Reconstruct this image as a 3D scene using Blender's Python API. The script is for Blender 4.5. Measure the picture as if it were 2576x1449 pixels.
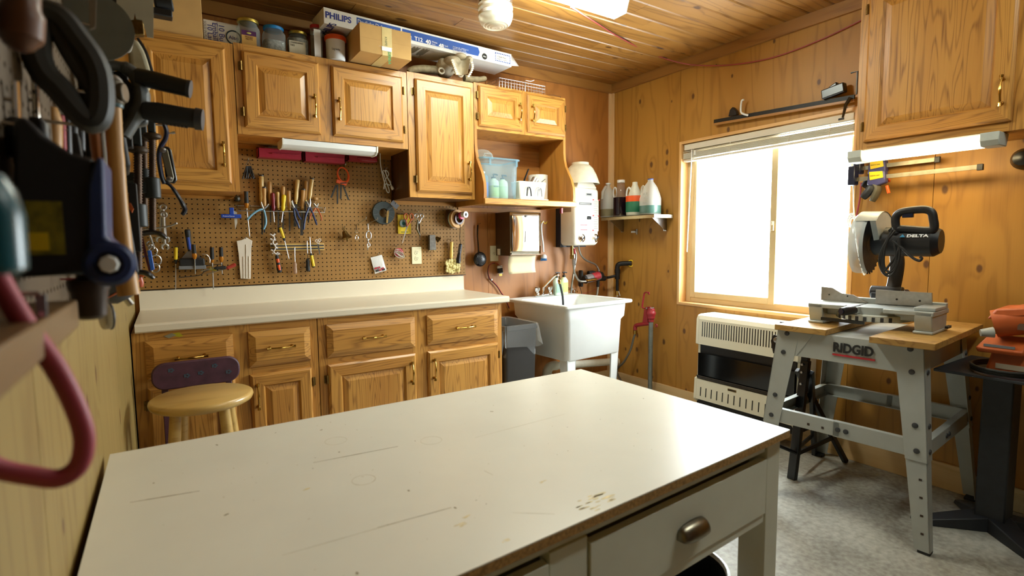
EXPOSURE, SKY, FLUO, UNDER, BULB, REAR = 0.22, 28.0, 78.0, 20.0, 1.5, 26.0
import bpy, bmesh, math, random
from mathutils import Vector, Matrix
for o in list(bpy.data.objects): bpy.data.objects.remove(o)
random.seed(7)
scn = bpy.context.scene
COL = scn.collection
V = Vector
# ------------------------------------------------------------------ camera
CAM = V((.1292, -3.3171, 1.2441))
FPX = 1325.05
_y, _p, _r = [math.radians(a) for a in (-33.189, -4.965, -.613)]
_F = V((-math.sin(_y)*math.cos(_p), math.cos(_y)*math.cos(_p), math.sin(_p)))
_R0 = V((math.cos(_y), math.sin(_y), 0)); _U0 = _R0.cross(_F)
_R = _R0*math.cos(_r) + _U0*math.sin(_r); _U = _U0*math.cos(_r) - _R0*math.sin(_r)
cd = bpy.data.cameras.new('camera'); cam = bpy.data.objects.new('camera', cd); COL.objects.link(cam)
cam.matrix_world = Matrix(((_R.x, _U.x, -_F.x, CAM.x), (_R.y, _U.y, -_F.y, CAM.y), (_R.z, _U.z, -_F.z, CAM.z), (0, 0, 0, 1)))
cd.sensor_width = 36; cd.lens = FPX/2576*36; cd.clip_start = .02; cd.clip_end = 200
cd.dof.use_dof = True; cd.dof.focus_distance = 3.1; cd.dof.aperture_fstop = 3.6
scn.camera = cam
# ------------------------------------------------------------------ world, light, exposure
scn.view_settings.view_transform = 'Standard'; scn.view_settings.look = 'None'
scn.view_settings.exposure = EXPOSURE; scn.view_settings.gamma = 1; scn.view_settings.use_curve_mapping = False
wd = bpy.data.worlds.new('sky'); scn.world = wd; wd.use_nodes = True
_bg = wd.node_tree.nodes['Background']; _bg.inputs[0].default_value = (.91, .97, 1, 1); _bg.inputs[1].default_value = SKY
try:
    scn.cycles.max_bounces = 8; scn.cycles.diffuse_bounces = 4; scn.cycles.glossy_bounces = 4
    scn.cycles.transparent_max_bounces = 16; scn.cycles.transmission_bounces = 6
    scn.cycles.caustics_reflective = False; scn.cycles.caustics_refractive = False
    scn.cycles.sample_clamp_indirect = 6; scn.cycles.use_adaptive_sampling = True; scn.cycles.adaptive_threshold = .03; scn.cycles.use_denoising = True
except Exception: pass
W = 3.313; HC = 2.535; YB = -5.4          # right wall, ceiling height, rear wall
WY0, WY1, WZ0, WZ1 = -.71, -1.905, .769, 1.959   # window opening in the right wall
def portal(name, loc, rot, sx, sy):
    l = bpy.data.lights.new(name, 'AREA'); l.shape = 'RECTANGLE'; l.size = sx; l.size_y = sy
    l.cycles.is_portal = True
    o = bpy.data.objects.new(name, l); COL.objects.link(o); o.location = loc; o.rotation_euler = rot
portal('window_portal', (W+.17, (WY0+WY1)/2, (WZ0+WZ1)/2), (0, math.pi/2, 0), WZ1-WZ0+.1, WY0-WY1+.1)

# ------------------------------------------------------------------ pixel rays onto planes of the room
def _ray(px, py): return _F + _R*((px-1288)/FPX) - _U*((py-724.5)/FPX)
def B(px, py, y=0.): d = _ray(px, py); return CAM + d*((y-CAM.y)/d.y)
def RW(px, py, x=W): d = _ray(px, py); return CAM + d*((x-CAM.x)/d.x)
def FZ(px, py, z=0.): d = _ray(px, py); return CAM + d*((z-CAM.z)/d.z)

# ------------------------------------------------------------------ mesh building
class MB:
    def __init__(s): s.v = []; s.f = []; s.m = []; s.mi = 0
    def add(s, vs, fs):
        b = len(s.v); s.v += [V(p) for p in vs]
        for f in fs: s.f.append([b+i for i in f]); s.m.append(s.mi)
        return s
    def hexa(s, p):   # 4 bottom ccw, 4 top
        return s.add(p, [(3,2,1,0),(4,5,6,7),(0,1,5,4),(1,2,6,5),(2,3,7,6),(3,0,4,7)])
    def box(s, x0, x1, y0, y1, z0, z1):
        x0, x1 = min(x0,x1), max(x0,x1); y0, y1 = min(y0,y1), max(y0,y1); z0, z1 = min(z0,z1), max(z0,z1)
        return s.hexa([(x0,y0,z0),(x1,y0,z0),(x1,y1,z0),(x0,y1,z0),(x0,y0,z1),(x1,y0,z1),(x1,y1,z1),(x0,y1,z1)])
    def obox(s, c, ax, ay, az, hx, hy, hz):  # oriented box
        c = V(c); ax, ay, az = [V(a).normalized() for a in (ax, ay, az)]
        P = [c+ax*(i*hx)+ay*(j*hy)+az*(k*hz) for k in (-1,1) for i,j in ((-1,-1),(1,-1),(1,1),(-1,1))]
        return s.hexa(P)
    def bar(s, a, b, w, h, up=(0,0,1)):   # rectangular bar from a to b, w across, h along up
        a, b = V(a), V(b); d = (b-a); L = d.length; d.normalize(); u = V(up); u = (u-d*u.dot(d)).normalized(); r = d.cross(u)
        return s.obox((a+b)/2, d, r, u, L/2, w/2, h/2)
    def prism(s, poly, e):  # planar polygon extruded by e
        e = V(e); n = len(poly); P = [V(p) for p in poly]
        return s.add(P+[p+e for p in P], [tuple(reversed(range(n))), tuple(range(n, 2*n))]+[(i, (i+1)%n, n+(i+1)%n, n+i) for i in range(n)])
    @staticmethod
    def _frame(d):
        d = V(d).normalized(); t = V((0,0,1)) if abs(d.z) < .9 else V((1,0,0))
        a = d.cross(t).normalized(); return a, d.cross(a).normalized()
    def cyl(s, a, b, r1, r2=None, n=16, cap=True):
        a, b = V(a), V(b); r2 = r1 if r2 is None else r2; u, w = s._frame(b-a)
        P = []
        for c, r in ((a, r1), (b, r2)):
            for i in range(n):
                t = 2*math.pi*i/n; P.append(c+u*(r*math.cos(t))+w*(r*math.sin(t)))
        F = [(i, (i+1)%n, n+(i+1)%n, n+i) for i in range(n)]
        if cap: F += [tuple(reversed(range(n))), tuple(range(n, 2*n))]
        return s.add(P, F)
    def lathe(s, o, prof, d=(0,0,1), n=20, cap=True, sq=None):
        o = V(o); d = V(d).normalized(); u, w = s._frame(d); P = []; k = len(prof)
        for r, h in prof:
            for i in range(n):
                t = 2*math.pi*i/n; c, q = math.cos(t), math.sin(t)
                if sq:  # superellipse section for squarish bodies
                    c = math.copysign(abs(c)**sq, c); q = math.copysign(abs(q)**sq, q)
                P.append(o+d*h+u*(r*c)+w*(r*q))
        F = [(j*n+i, j*n+(i+1)%n, (j+1)*n+(i+1)%n, (j+1)*n+i) for j in range(k-1) for i in range(n)]
        if cap: F += [tuple(reversed(range(n))), tuple(range((k-1)*n, k*n))]
        return s.add(P, F)
    def tube(s, pts, r, n=8, closed=False, cap=True, flat=None):
        P = [V(p) for p in pts]; k = len(P); rr = r if isinstance(r, (list, tuple)) else [r]*k
        out = []; up = None
        for i in range(k):
            if closed: d = P[(i+1)%k]-P[i-1]
            else: d = P[min(i+1,k-1)]-P[max(i-1,0)]
            d.normalize()
            if up is None: up, _ = s._frame(d)
            up = (up-d*up.dot(d)); up = up.normalized() if up.length > 1e-6 else s._frame(d)[0]
            w = d.cross(up)
            for j in range(n):
                t = 2*math.pi*j/n; out.append(P[i]+up*(rr[i]*math.cos(t))+w*(rr[i]*math.sin(t)*(flat or 1)))
        m = k if closed else k-1
        F = [(i*n+j, i*n+(j+1)%n, ((i+1)%k)*n+(j+1)%n, ((i+1)%k)*n+j) for i in range(m) for j in range(n)]
        if cap and not closed: F += [tuple(reversed(range(n))), tuple(range((k-1)*n, k*n))]
        return s.add(out, F)
    def sph(s, c, r, n=16, m=10, sc=(1,1,1)):
        c = V(c); P = []
        for j in range(1, m):
            a = math.pi*j/m
            for i in range(n):
                t = 2*math.pi*i/n; P.append(c+V((r*sc[0]*math.sin(a)*math.cos(t), r*sc[1]*math.sin(a)*math.sin(t), r*sc[2]*math.cos(a))))
        k = len(P); P += [c+V((0,0,r*sc[2])), c-V((0,0,r*sc[2]))]
        F = [(j*n+(i+1)%n, j*n+i, (j+1)*n+i, (j+1)*n+(i+1)%n) for j in range(m-2) for i in range(n)]
        F += [(i, (i+1)%n, k) for i in range(n)] + [((m-2)*n+(i+1)%n, (m-2)*n+i, k+1) for i in range(n)]
        return s.add(P, F)
    def grid(s, fn, nu, nv, closed_u=False):
        P = [fn(i/(nu if closed_u else nu-1), j/(nv-1)) for j in range(nv) for i in range(nu)]
        mu = nu if closed_u else nu-1
        return s.add(P, [(j*nu+i, j*nu+(i+1)%nu, (j+1)*nu+(i+1)%nu, (j+1)*nu+i) for j in range(nv-1) for i in range(mu)])
def smooth_pts(pts, k=6, closed=False):   # Catmull-Rom
    P = [V(p) for p in pts]; n = len(P); out = []
    for i in range(n if closed else n-1):
        g = (lambda j: P[j % n]) if closed else (lambda j: P[max(0, min(n-1, j))])
        p0, p1, p2, p3 = g(i-1), g(i), g(i+1), g(i+2)
        for q in range(k):
            t = q/k; out.append(.5*((2*p1)+(p2-p0)*t+(2*p0-5*p1+4*p2-p3)*t*t+(3*p1-p0-3*p2+p3)*t**3))
    if not closed: out.append(P[-1])
    return out
def arc(c, u, w, r, a0, a1, n=10, r2=None):
    c, u, w = V(c), V(u), V(w); r2 = r2 or r
    return [c+u*(r*math.cos(a0+(a1-a0)*i/n))+w*(r2*math.sin(a0+(a1-a0)*i/n)) for i in range(n+1)]

def part(name, mb, mats, parent=None, bevel=0, seg=2, ang=35, local=False, solid=0, label=None):
    me = bpy.data.meshes.new(name)
    off = V((0,0,0))
    if parent is not None and not local and not parent.get('_local'):
        off = origin(parent)
    me.from_pydata([tuple(p-off) for p in mb.v], [], mb.f)
    mats = mats if isinstance(mats, (list, tuple)) else [mats]
    for m in mats: me.materials.append(m)
    if len(mats) > 1: me.polygons.foreach_set('material_index', mb.m)
    bm = bmesh.new(); bm.from_mesh(me); bmesh.ops.recalc_face_normals(bm, faces=bm.faces); bm.to_mesh(me); bm.free()
    me.polygons.foreach_set('use_smooth', [True]*len(me.polygons))
    me.set_sharp_from_angle(angle=math.radians(ang)); me.update()
    o = bpy.data.objects.new(name, me); COL.objects.link(o)
    if solid:
        md = o.modifiers.new('solid', 'SOLIDIFY'); md.thickness = solid; md.offset = 0
    if bevel:
        md = o.modifiers.new('bevel', 'BEVEL'); md.width = bevel; md.segments = seg; md.limit_method = 'ANGLE'; md.angle_limit = math.radians(40)
        md.harden_normals = False
    if parent is not None: o.parent = parent
    if label: o['label'] = label
    return o
def origin(o):
    p = V((0,0,0))
    while o is not None: p += o.location; o = o.parent
    return p
def thing(name, label, cat, loc=(0,0,0), rotz=0, group=None, local=False):
    o = bpy.data.objects.new(name, None); COL.objects.link(o); o.location = loc; o.rotation_euler = (0,0,rotz)
    o.empty_display_size = .05
    o['label'] = label; o['category'] = cat
    if group: o['group'] = group
    if local or rotz: LOCAL.add(o.name)
    return o
LOCAL = set()
_part0 = part
def is_local(o):
    while o is not None:
        if o.name in LOCAL: return True
        o = o.parent
    return False
def part(name, mb, mats, parent=None, **k):
    k.setdefault('local', parent is not None and is_local(parent))
    return _part0(name, mb, mats, parent, **k)
def solo(name, mb, mats, label, cat, group=None, **k):
    o = part(name, mb, mats, None, **k); o['label'] = label; o['category'] = cat
    if group: o['group'] = group
    return o
def struct(name, mb, mats, parent=None, **k):
    o = part(name, mb, mats, parent, **k)
    if parent is None: o['kind'] = 'structure'
    return o
def text(name, s, size, o, xd, yd, mat, parent, ext=.0006, bold=0, sx=1., align='LEFT', shear=0):
    cu = bpy.data.curves.new(name, 'FONT'); cu.body = s; cu.size = size; cu.extrude = ext/2; cu.offset = bold; cu.resolution_u = 3; cu.align_x = align; cu.shear = shear
    t = bpy.data.objects.new('tmp_text', cu); COL.objects.link(t)
    dg = bpy.context.evaluated_depsgraph_get(); me = bpy.data.meshes.new_from_object(t.evaluated_get(dg))
    bpy.data.objects.remove(t)
    xd, yd = V(xd).normalized(), V(yd).normalized(); zd = xd.cross(yd); o = V(o)
    off = V((0,0,0)) if is_local(parent) else origin(parent)
    for v in me.vertices: v.co = o-off+xd*(v.co.x*sx)+yd*v.co.y+zd*v.co.z
    me.materials.clear(); me.materials.append(mat); me.name = name
    ob = bpy.data.objects.new(name, me); COL.objects.link(ob); ob.parent = parent
    return ob
def copy_tree(o, parent=None):
    c = o.copy(); COL.objects.link(c); c.parent = parent
    if o.name in LOCAL: LOCAL.add(c.name)
    for ch in [x for x in bpy.data.objects if x.parent is o]: copy_tree(ch, c)
    return c

# ------------------------------------------------------------------ materials
def lin(h):
    h = h.lstrip('#'); c = [int(h[i:i+2], 16)/255 for i in (0,2,4)]
    return tuple((x/12.92 if x <= .04045 else ((x+.055)/1.055)**2.4) for x in c)+(1,)
def nodes(name):
    m = bpy.data.materials.new(name); m.use_nodes = True; nt = m.node_tree; b = nt.nodes['Principled BSDF']
    return m, nt, b
def nd(nt, t, **k):
    n = nt.nodes.new(t)
    for a, v in k.items():
        if a.startswith('i_'):
            key = a[2:]; key = int(key) if key.isdigit() else key.replace('_', ' ')
            n.inputs[key].default_value = v
        else: setattr(n, a, v)
    return n
def M(name, hexc, rough=.5, metal=0, var=.06, vs=30, bump=0, bs=200, spec=.5, coat=0, **kw):
    m, nt, b = nodes(name); c = lin(hexc)
    tc = nd(nt, 'ShaderNodeTexCoord'); no = nd(nt, 'ShaderNodeTexNoise', i_Scale=vs, i_Detail=3.)
    nt.links.new(tc.outputs['Object'], no.inputs['Vector'])
    rp = nd(nt, 'ShaderNodeValToRGB'); rp.color_ramp.elements[0].position = .3; rp.color_ramp.elements[1].position = .7
    rp.color_ramp.elements[0].color = tuple(x*(1-var) for x in c[:3])+(1,); rp.color_ramp.elements[1].color = tuple(min(1, x*(1+var)) for x in c[:3])+(1,)
    nt.links.new(no.outputs['Fac'], rp.inputs['Fac']); nt.links.new(rp.outputs['Color'], b.inputs['Base Color'])
    b.inputs['Roughness'].default_value = rough; b.inputs['Metallic'].default_value = metal; b.inputs['Specular IOR Level'].default_value = spec
    b.inputs['Coat Weight'].default_value = coat
    if bump:
        n2 = nd(nt, 'ShaderNodeTexNoise', i_Scale=bs, i_Detail=2.); nt.links.new(tc.outputs['Object'], n2.inputs['Vector'])
        bp = nd(nt, 'ShaderNodeBump', i_Strength=bump, i_Distance=.002); nt.links.new(n2.outputs['Fac'], bp.inputs['Height']); nt.links.new(bp.outputs['Normal'], b.inputs['Normal'])
    for k, v in kw.items(): b.inputs[k.replace('_', ' ')].default_value = v
    return m
def clear(name, hexc, alpha=.35, rough=.08):   # thin clear or translucent plastic and glass
    m, nt, b = nodes(name); b.inputs['Base Color'].default_value = lin(hexc); b.inputs['Roughness'].default_value = rough
    tr = nd(nt, 'ShaderNodeBsdfTransparent'); tr.inputs[0].default_value = tuple(.5+.5*x for x in lin(hexc)[:3])+(1,)
    fr = nd(nt, 'ShaderNodeLayerWeight', i_Blend=.5); pw = nd(nt, 'ShaderNodeMath', operation='POWER'); pw.inputs[1].default_value = 4.; nt.links.new(fr.outputs['Facing'], pw.inputs[0])
    mx = nd(nt, 'ShaderNodeMath', operation='MULTIPLY_ADD', use_clamp=True); mx.inputs[1].default_value = .75*(1-alpha); mx.inputs[2].default_value = alpha
    nt.links.new(pw.outputs[0], mx.inputs[0])
    mix = nd(nt, 'ShaderNodeMixShader'); nt.links.new(mx.outputs[0], mix.inputs[0]); nt.links.new(tr.outputs[0], mix.inputs[1]); nt.links.new(b.outputs[0], mix.inputs[2])
    nt.links.new(mix.outputs[0], nt.nodes['Material Output'].inputs['Surface'])
    return m
def emit(name, hexc, s):
    m, nt, b = nodes(name); b.inputs['Base Color'].default_value = lin(hexc); b.inputs['Emission Color'].default_value = lin(hexc); b.inputs['Emission Strength'].default_value = s
    no = nd(nt, 'ShaderNodeTexNoise', i_Scale=3.); rr = nd(nt, 'ShaderNodeMapRange', i_3=.35, i_4=.45); nt.links.new(no.outputs['Fac'], rr.inputs[0]); nt.links.new(rr.outputs[0], b.inputs['Roughness'])
    return m
def wood(name, c0, c1, cd_, axis='Z', s=1., along=.11, bands=9., knots=0, kscale=3.2, rough=.42, fine=.5, coat=.0, kdark='#4a2a14', plane='Y', contrast=.75, ksize=(.06, .15)):
    """grain runs along `axis`; contour bands of a stretched noise give cathedral figure"""
    m, nt, b = nodes(name); L = nt.links.new
    tc = nd(nt, 'ShaderNodeTexCoord'); oi = nd(nt, 'ShaderNodeObjectInfo')
    mul = nd(nt, 'ShaderNodeMath', operation='MULTIPLY'); mul.inputs[1].default_value = 53.
    L(oi.outputs['Random'], mul.inputs[0])
    add = nd(nt, 'ShaderNodeVectorMath', operation='ADD'); L(tc.outputs['Object'], add.inputs[0]); L(mul.outputs[0], add.inputs[1])
    sc = {'X': (along,1,1), 'Y': (1,along,1), 'Z': (1,1,along)}[axis]
    mp = nd(nt, 'ShaderNodeVectorMath', operation='MULTIPLY'); mp.inputs[1].default_value = tuple(x*s for x in sc); L(add.outputs[0], mp.inputs[0])
    n1 = nd(nt, 'ShaderNodeTexNoise', i_Scale=7., i_Detail=1.5, i_Roughness=.4); L(mp.outputs[0], n1.inputs['Vector'])
    val = n1.outputs['Fac']
    if knots:
        vsc = {'X': (.45,1,1), 'Y': (1,.45,1), 'Z': (1,1,.6)}[axis]
        kp = nd(nt, 'ShaderNodeVectorMath', operation='MULTIPLY'); kp.inputs[1].default_value = tuple(x*kscale for x in vsc); L(add.outputs[0], kp.inputs[0])
        fl = nd(nt, 'ShaderNodeVectorMath', operation='MULTIPLY'); fl.inputs[1].default_value = {'X': (0,1,1), 'Y': (1,0,1), 'Z': (1,1,0)}[plane]; L(kp.outputs[0], fl.inputs[0])
        sx_ = nd(nt, 'ShaderNodeSeparateXYZ'); L(fl.outputs[0], sx_.inputs[0]); cx_ = nd(nt, 'ShaderNodeCombineXYZ'); o2 = {'X': (1, 2), 'Y': (0, 2), 'Z': (0, 1)}[plane]; L(sx_.outputs[o2[0]], cx_.inputs[0]); L(sx_.outputs[o2[1]], cx_.inputs[1])
        vo = nd(nt, 'ShaderNodeTexVoronoi', voronoi_dimensions='2D', i_Scale=1.); vo.inputs['Randomness'].default_value = 1.; L(cx_.outputs[0], vo.inputs['Vector'])
        nk = nd(nt, 'ShaderNodeTexNoise', i_Scale=28., i_Detail=2.); L(add.outputs[0], nk.inputs['Vector'])
        dk = nd(nt, 'ShaderNodeMath', operation='MULTIPLY_ADD'); dk.inputs[1].default_value = .03; L(nk.outputs['Fac'], dk.inputs[0]); L(vo.outputs['Distance'], dk.inputs[2])
        sep = nd(nt, 'ShaderNodeSeparateColor'); L(vo.outputs['Color'], sep.inputs[0])
        # size of a knot differs from cell to cell, most cells have none
        s0 = nd(nt, 'ShaderNodeMapRange', i_1=1-knots, i_2=1., i_3=ksize[0], i_4=ksize[1]); L(sep.outputs[0], s0.inputs[0])
        gt = nd(nt, 'ShaderNodeMath', operation='GREATER_THAN'); gt.inputs[1].default_value = 1-knots; L(sep.outputs[0], gt.inputs[0])
        sz = nd(nt, 'ShaderNodeMath', operation='MULTIPLY'); L(s0.outputs[0], sz.inputs[0]); L(gt.outputs[0], sz.inputs[1])
        half = nd(nt, 'ShaderNodeMath', operation='ADD'); half.inputs[1].default_value = .001; L(sz.outputs[0], half.inputs[0])
        inn = nd(nt, 'ShaderNodeMath', operation='MULTIPLY'); inn.inputs[1].default_value = .5; L(half.outputs[0], inn.inputs[0])
        kn = nd(nt, 'ShaderNodeMapRange', interpolation_type='SMOOTHSTEP'); L(dk.outputs[0], kn.inputs[0]); L(half.outputs[0], kn.inputs[2]); L(inn.outputs[0], kn.inputs[1])
        kn.inputs[3].default_value = 1.; kn.inputs[4].default_value = 0.
        w1 = nd(nt, 'ShaderNodeMath', operation='MULTIPLY'); w1.inputs[1].default_value = .9; L(sz.outputs[0], w1.inputs[0])
        fo = nd(nt, 'ShaderNodeMapRange', i_1=0., i_2=.5, i_3=1., i_4=0., interpolation_type='SMOOTHERSTEP'); L(vo.outputs['Distance'], fo.inputs[0])
        w2 = nd(nt, 'ShaderNodeMath', operation='MULTIPLY_ADD'); L(fo.outputs[0], w2.inputs[0]); L(w1.outputs[0], w2.inputs[1]); L(n1.outputs['Fac'], w2.inputs[2])
        val = w2.outputs[0]
    mm = nd(nt, 'ShaderNodeMath', operation='MULTIPLY'); mm.inputs[1].default_value = bands*6.283; L(val, mm.inputs[0])
    sn = nd(nt, 'ShaderNodeMath', operation='SINE'); L(mm.outputs[0], sn.inputs[0])
    r1 = nd(nt, 'ShaderNodeMapRange', i_1=-1., i_2=1., i_3=0., i_4=1.); L(sn.outputs[0], r1.inputs[0])
    pw = nd(nt, 'ShaderNodeMath', operation='POWER'); pw.inputs[1].default_value = 5.; L(r1.outputs[0], pw.inputs[0])
    # fine pores
    fp = nd(nt, 'ShaderNodeVectorMath', operation='MULTIPLY'); fp.inputs[1].default_value = {'X': (4,190,190), 'Y': (190,4,190), 'Z': (190,190,4)}[axis]; L(add.outputs[0], fp.inputs[0])
    n2 = nd(nt, 'ShaderNodeTexNoise', i_Scale=1., i_Detail=2.); L(fp.outputs[0], n2.inputs['Vector'])
    r2 = nd(nt, 'ShaderNodeMapRange', i_1=.5, i_2=.72, i_3=0., i_4=fine); L(n2.outputs['Fac'], r2.inputs[0])
    # broad tone
    n3 = nd(nt, 'ShaderNodeTexNoise', i_Scale=2.3, i_Detail=1.); L(mp.outputs[0], n3.inputs['Vector'])
    cA = nd(nt, 'ShaderNodeMix', data_type='RGBA'); cA.inputs[6].default_value = lin(c0); cA.inputs[7].default_value = lin(c1); 
    r3 = nd(nt, 'ShaderNodeMapRange', i_1=.35, i_2=.65); L(n3.outputs['Fac'], r3.inputs[0]); L(r3.outputs[0], cA.inputs[0])
    cB = nd(nt, 'ShaderNodeMix', data_type='RGBA'); cB.inputs[7].default_value = lin(cd_); L(cA.outputs[2], cB.inputs[6])
    mx = nd(nt, 'ShaderNodeMath', operation='MULTIPLY'); mx.inputs[1].default_value = contrast; L(pw.outputs[0], mx.inputs[0])
    # pores show most inside the dark bands
    pm = nd(nt, 'ShaderNodeMath', operation='MULTIPLY_ADD'); pm.inputs[1].default_value = .7; pm.inputs[2].default_value = .3; L(pw.outputs[0], pm.inputs[0])
    pq = nd(nt, 'ShaderNodeMath', operation='MULTIPLY'); L(pm.outputs[0], pq.inputs[0]); L(r2.outputs[0], pq.inputs[1])
    ad = nd(nt, 'ShaderNodeMath', operation='ADD', use_clamp=True); L(mx.outputs[0], ad.inputs[0]); L(pq.outputs[0], ad.inputs[1]); L(ad.outputs[0], cB.inputs[0])
    out = cB.outputs[2]
    if knots:
        cK = nd(nt, 'ShaderNodeMix', data_type='RGBA'); cK.inputs[7].default_value = lin(kdark); L(out, cK.inputs[6])
        km = nd(nt, 'ShaderNodeMath', operation='MULTIPLY'); km.inputs[1].default_value = .9; L(kn.outputs[0], km.inputs[0]); L(km.outputs[0], cK.inputs[0]); out = cK.outputs[2]
    L(out, b.inputs['Base Color'])
    b.inputs['Roughness'].default_value = rough; b.inputs['Coat Weight'].default_value = coat; b.inputs['Coat Roughness'].default_value = .25
    bp = nd(nt, 'ShaderNodeBump', i_Strength=.15, i_Distance=.001); L(ad.outputs[0], bp.inputs['Height']); bp.invert = True; L(bp.outputs['Normal'], b.inputs['Normal'])
    return m
oak_v = wood('oak_upright', '#c58f42', '#b98138', '#7c4c1a', 'Z', s=2.4, along=.07, bands=14, coat=.25, rough=.4, contrast=.5)
oak_h = wood('oak_level', '#c58f42', '#b98138', '#7c4c1a', 'X', s=2.4, along=.07, bands=14, coat=.25, rough=.4, contrast=.5)
oak_in = wood('oak_interior', '#b88036', '#ae762e', '#85561f', 'Z', s=1., bands=5, contrast=.4, rough=.5)
oak_in_h = wood('oak_interior_level', '#b88036', '#ae762e', '#85561f', 'X', s=1., bands=5, contrast=.4, rough=.5)
oak_shaded = wood('oak_shadow_side', '#5e3c1c', '#543418', '#3c2410', 'Z', s=1., bands=5, contrast=.5, rough=.35)  # shade painted into the oak of a cabinet side; also darkens the rear wall
ply_back = wood('plywood_fir', '#ab7034', '#a2672a', '#82501e', 'Z', s=1., along=.16, bands=7, knots=.2, kscale=7., rough=.5, fine=.25, contrast=.4, plane='Y', kdark='#6b3f1c')
ply_right = wood('plywood_pine', '#a9782f', '#b08036', '#84561f', 'Z', s=1., along=.14, bands=6, knots=.36, kscale=7., rough=.5, fine=.25, contrast=.35, plane='X', kdark='#54331a')
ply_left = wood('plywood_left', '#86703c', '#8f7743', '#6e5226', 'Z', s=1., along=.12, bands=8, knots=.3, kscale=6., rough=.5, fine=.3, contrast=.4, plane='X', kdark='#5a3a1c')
pine_x = wood('ceiling_pine', '#96692e', '#a27538', '#6c461b', 'X', s=1.2, along=.1, bands=7, knots=.4, kscale=6., rough=.42, fine=.4, contrast=.5, plane='Z', coat=.15, kdark='#43260f')
pine_trim_x = wood('trim_pine_level', '#a8763c', '#996a32', '#7c5024', 'X', s=1., bands=5, contrast=.4)
pine_trim_y = wood('trim_pine_cross', '#a8763c', '#996a32', '#7c5024', 'Y', s=1., bands=5, contrast=.4)
pale_trim = wood('pale_fir', '#e0bd8c', '#d8b27c', '#c09560', 'Z', s=1., bands=4, contrast=.3)
pale_trim_y = wood('pale_fir_cross', '#d9b987', '#d2ae78', '#b58e58', 'Y', s=1., bands=5, contrast=.35, knots=.25, kscale=5, plane='X', kdark='#7a5228')
pale_trim_x = wood('pale_fir_level', '#d9b987', '#d2ae78', '#b58e58', 'X', s=1., bands=5, contrast=.35)
jamb_v = wood('jamb_pine', '#e3b77c', '#dbab6c', '#c08a4c', 'Z', s=1., bands=4, contrast=.3)
jamb_y = wood('jamb_pine_cross', '#e3b77c', '#dbab6c', '#c08a4c', 'Y', s=1., bands=4, contrast=.3)
birch = wood('stool_birch', '#cdab68', '#c4a05a', '#a98446', 'X', s=1.2, bands=5, contrast=.3, rough=.3, coat=.4)
ash_v = wood('handle_ash', '#b98c4e', '#a97b40', '#7d5526', 'Z', s=2., bands=5, contrast=.45, rough=.45)
osb = wood('board_top', '#b9924f', '#a8803f', '#80582a', 'Y', s=3., along=.4, bands=6, contrast=.5, rough=.6)
hardboard = M('hardboard', '#90682d', .62, var=.07, vs=9, bump=.1, bs=500)
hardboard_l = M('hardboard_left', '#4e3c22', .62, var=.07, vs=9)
laminate = M('cream_laminate', '#ddd3bd', .32, var=.02, vs=4, spec=.5)
white_lam = M('white_laminate', '#e6e4d6', .3, var=.025, vs=6, spec=.5)
particle = M('particle_board_edge', '#b08a55', .8, var=.35, vs=160, bump=.5, bs=300)
white_paint = M('white_paint', '#e0e2d4', .42, var=.03, vs=12, bump=.05, bs=60)
white_pl = M('white_plastic', '#e6e8e6', .38, var=.02, vs=8)
white_gl = M('white_enamel', '#e4e2d6', .28, var=.02)
cream = M('cream_enamel', '#ebe6d5', .3, var=.02, vs=10)
heater_cream = M('heater_enamel', '#dcd7c2', .35, var=.02, vs=10)
black = M('black_plastic', '#17171a', .45, var=.15)
blacksat = M('black_enamel', '#101012', .3, var=.15)
charcoal = M('charcoal_plastic', '#35363a', .5, var=.1)
greypl = M('grey_plastic', '#6e7074', .5, var=.06)
greymet = M('grey_painted_steel', '#a3a7a3', .42, var=.04, vs=15)
castgrey = M('cast_grey', '#a9aeab', .4, var=.05, vs=30, metal=0.2)
alu = M('brushed_aluminium', '#b9b6b0', .38, metal=.9, var=.08, vs=60)
steel = M('steel', '#b4b4b4', .28, metal=1, var=.08, vs=60)
darksteel = M('dark_steel', '#4a4642', .45, metal=.8, var=.2, vs=50)
blacksteel = M('black_iron', '#1e1c1b', .5, metal=.4, var=.25, vs=50)
chrome = M('chrome', '#e0e0e0', .06, metal=1, var=.02)
brass = M('brass', '#b8924a', .22, metal=1, var=.1, vs=80)
antique = M('antique_brass', '#7a6136', .35, metal=1, var=.25, vs=80)
pewter = M('pewter', '#8f8878', .3, metal=1, var=.1, vs=80)
red = M('red_paint', '#8c2026', .4, var=.1)
redpl = M('red_plastic', '#a1283a', .4, var=.05)
orange = M('orange_plastic', '#e2571c', .4, var=.05)
orangep = M('orange_paint', '#b4541f', .5, var=.08)
yellow = M('yellow_plastic', '#e0c01c', .4, var=.06)
blue = M('blue_plastic', '#1c3f9a', .4, var=.08)
navy = M('navy_plastic', '#161c34', .3, var=.1)
bluepaint = M('blue_paint', '#223566', .42, var=.12)
teal = M('teal_plastic', '#174e58', .25, var=.1)
rubber = M('black_rubber', '#1a1a1a', .6, var=.1)
redrubber = M('red_rubber', '#9a3846', .5, var=.08)
card = M('cardboard', '#c29a5c', .75, var=.05, vs=14, bump=.05)
cardd = M('cardboard_shadow', '#b58c50', .75, var=.05, vs=14)
whitecard = M('white_card', '#e9e8e2', .5, var=.02)
ink_blue = M('blue_ink', '#1d4fa0', .5, var=.02)
ink_navy = M('navy_ink', '#1a2f8c', .5, var=.02)
ink_black = M('black_ink', '#141414', .6, var=.02)
ink_red = M('red_ink', '#b3202a', .5, var=.02)
ink_green = M('green_ink', '#2d8a45', .5, var=.02)
ink_white = M('white_ink', '#f2f2f2', .5, var=.01)
ink_grey = M('grey_ink', '#85857d', .6, var=.02)
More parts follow.
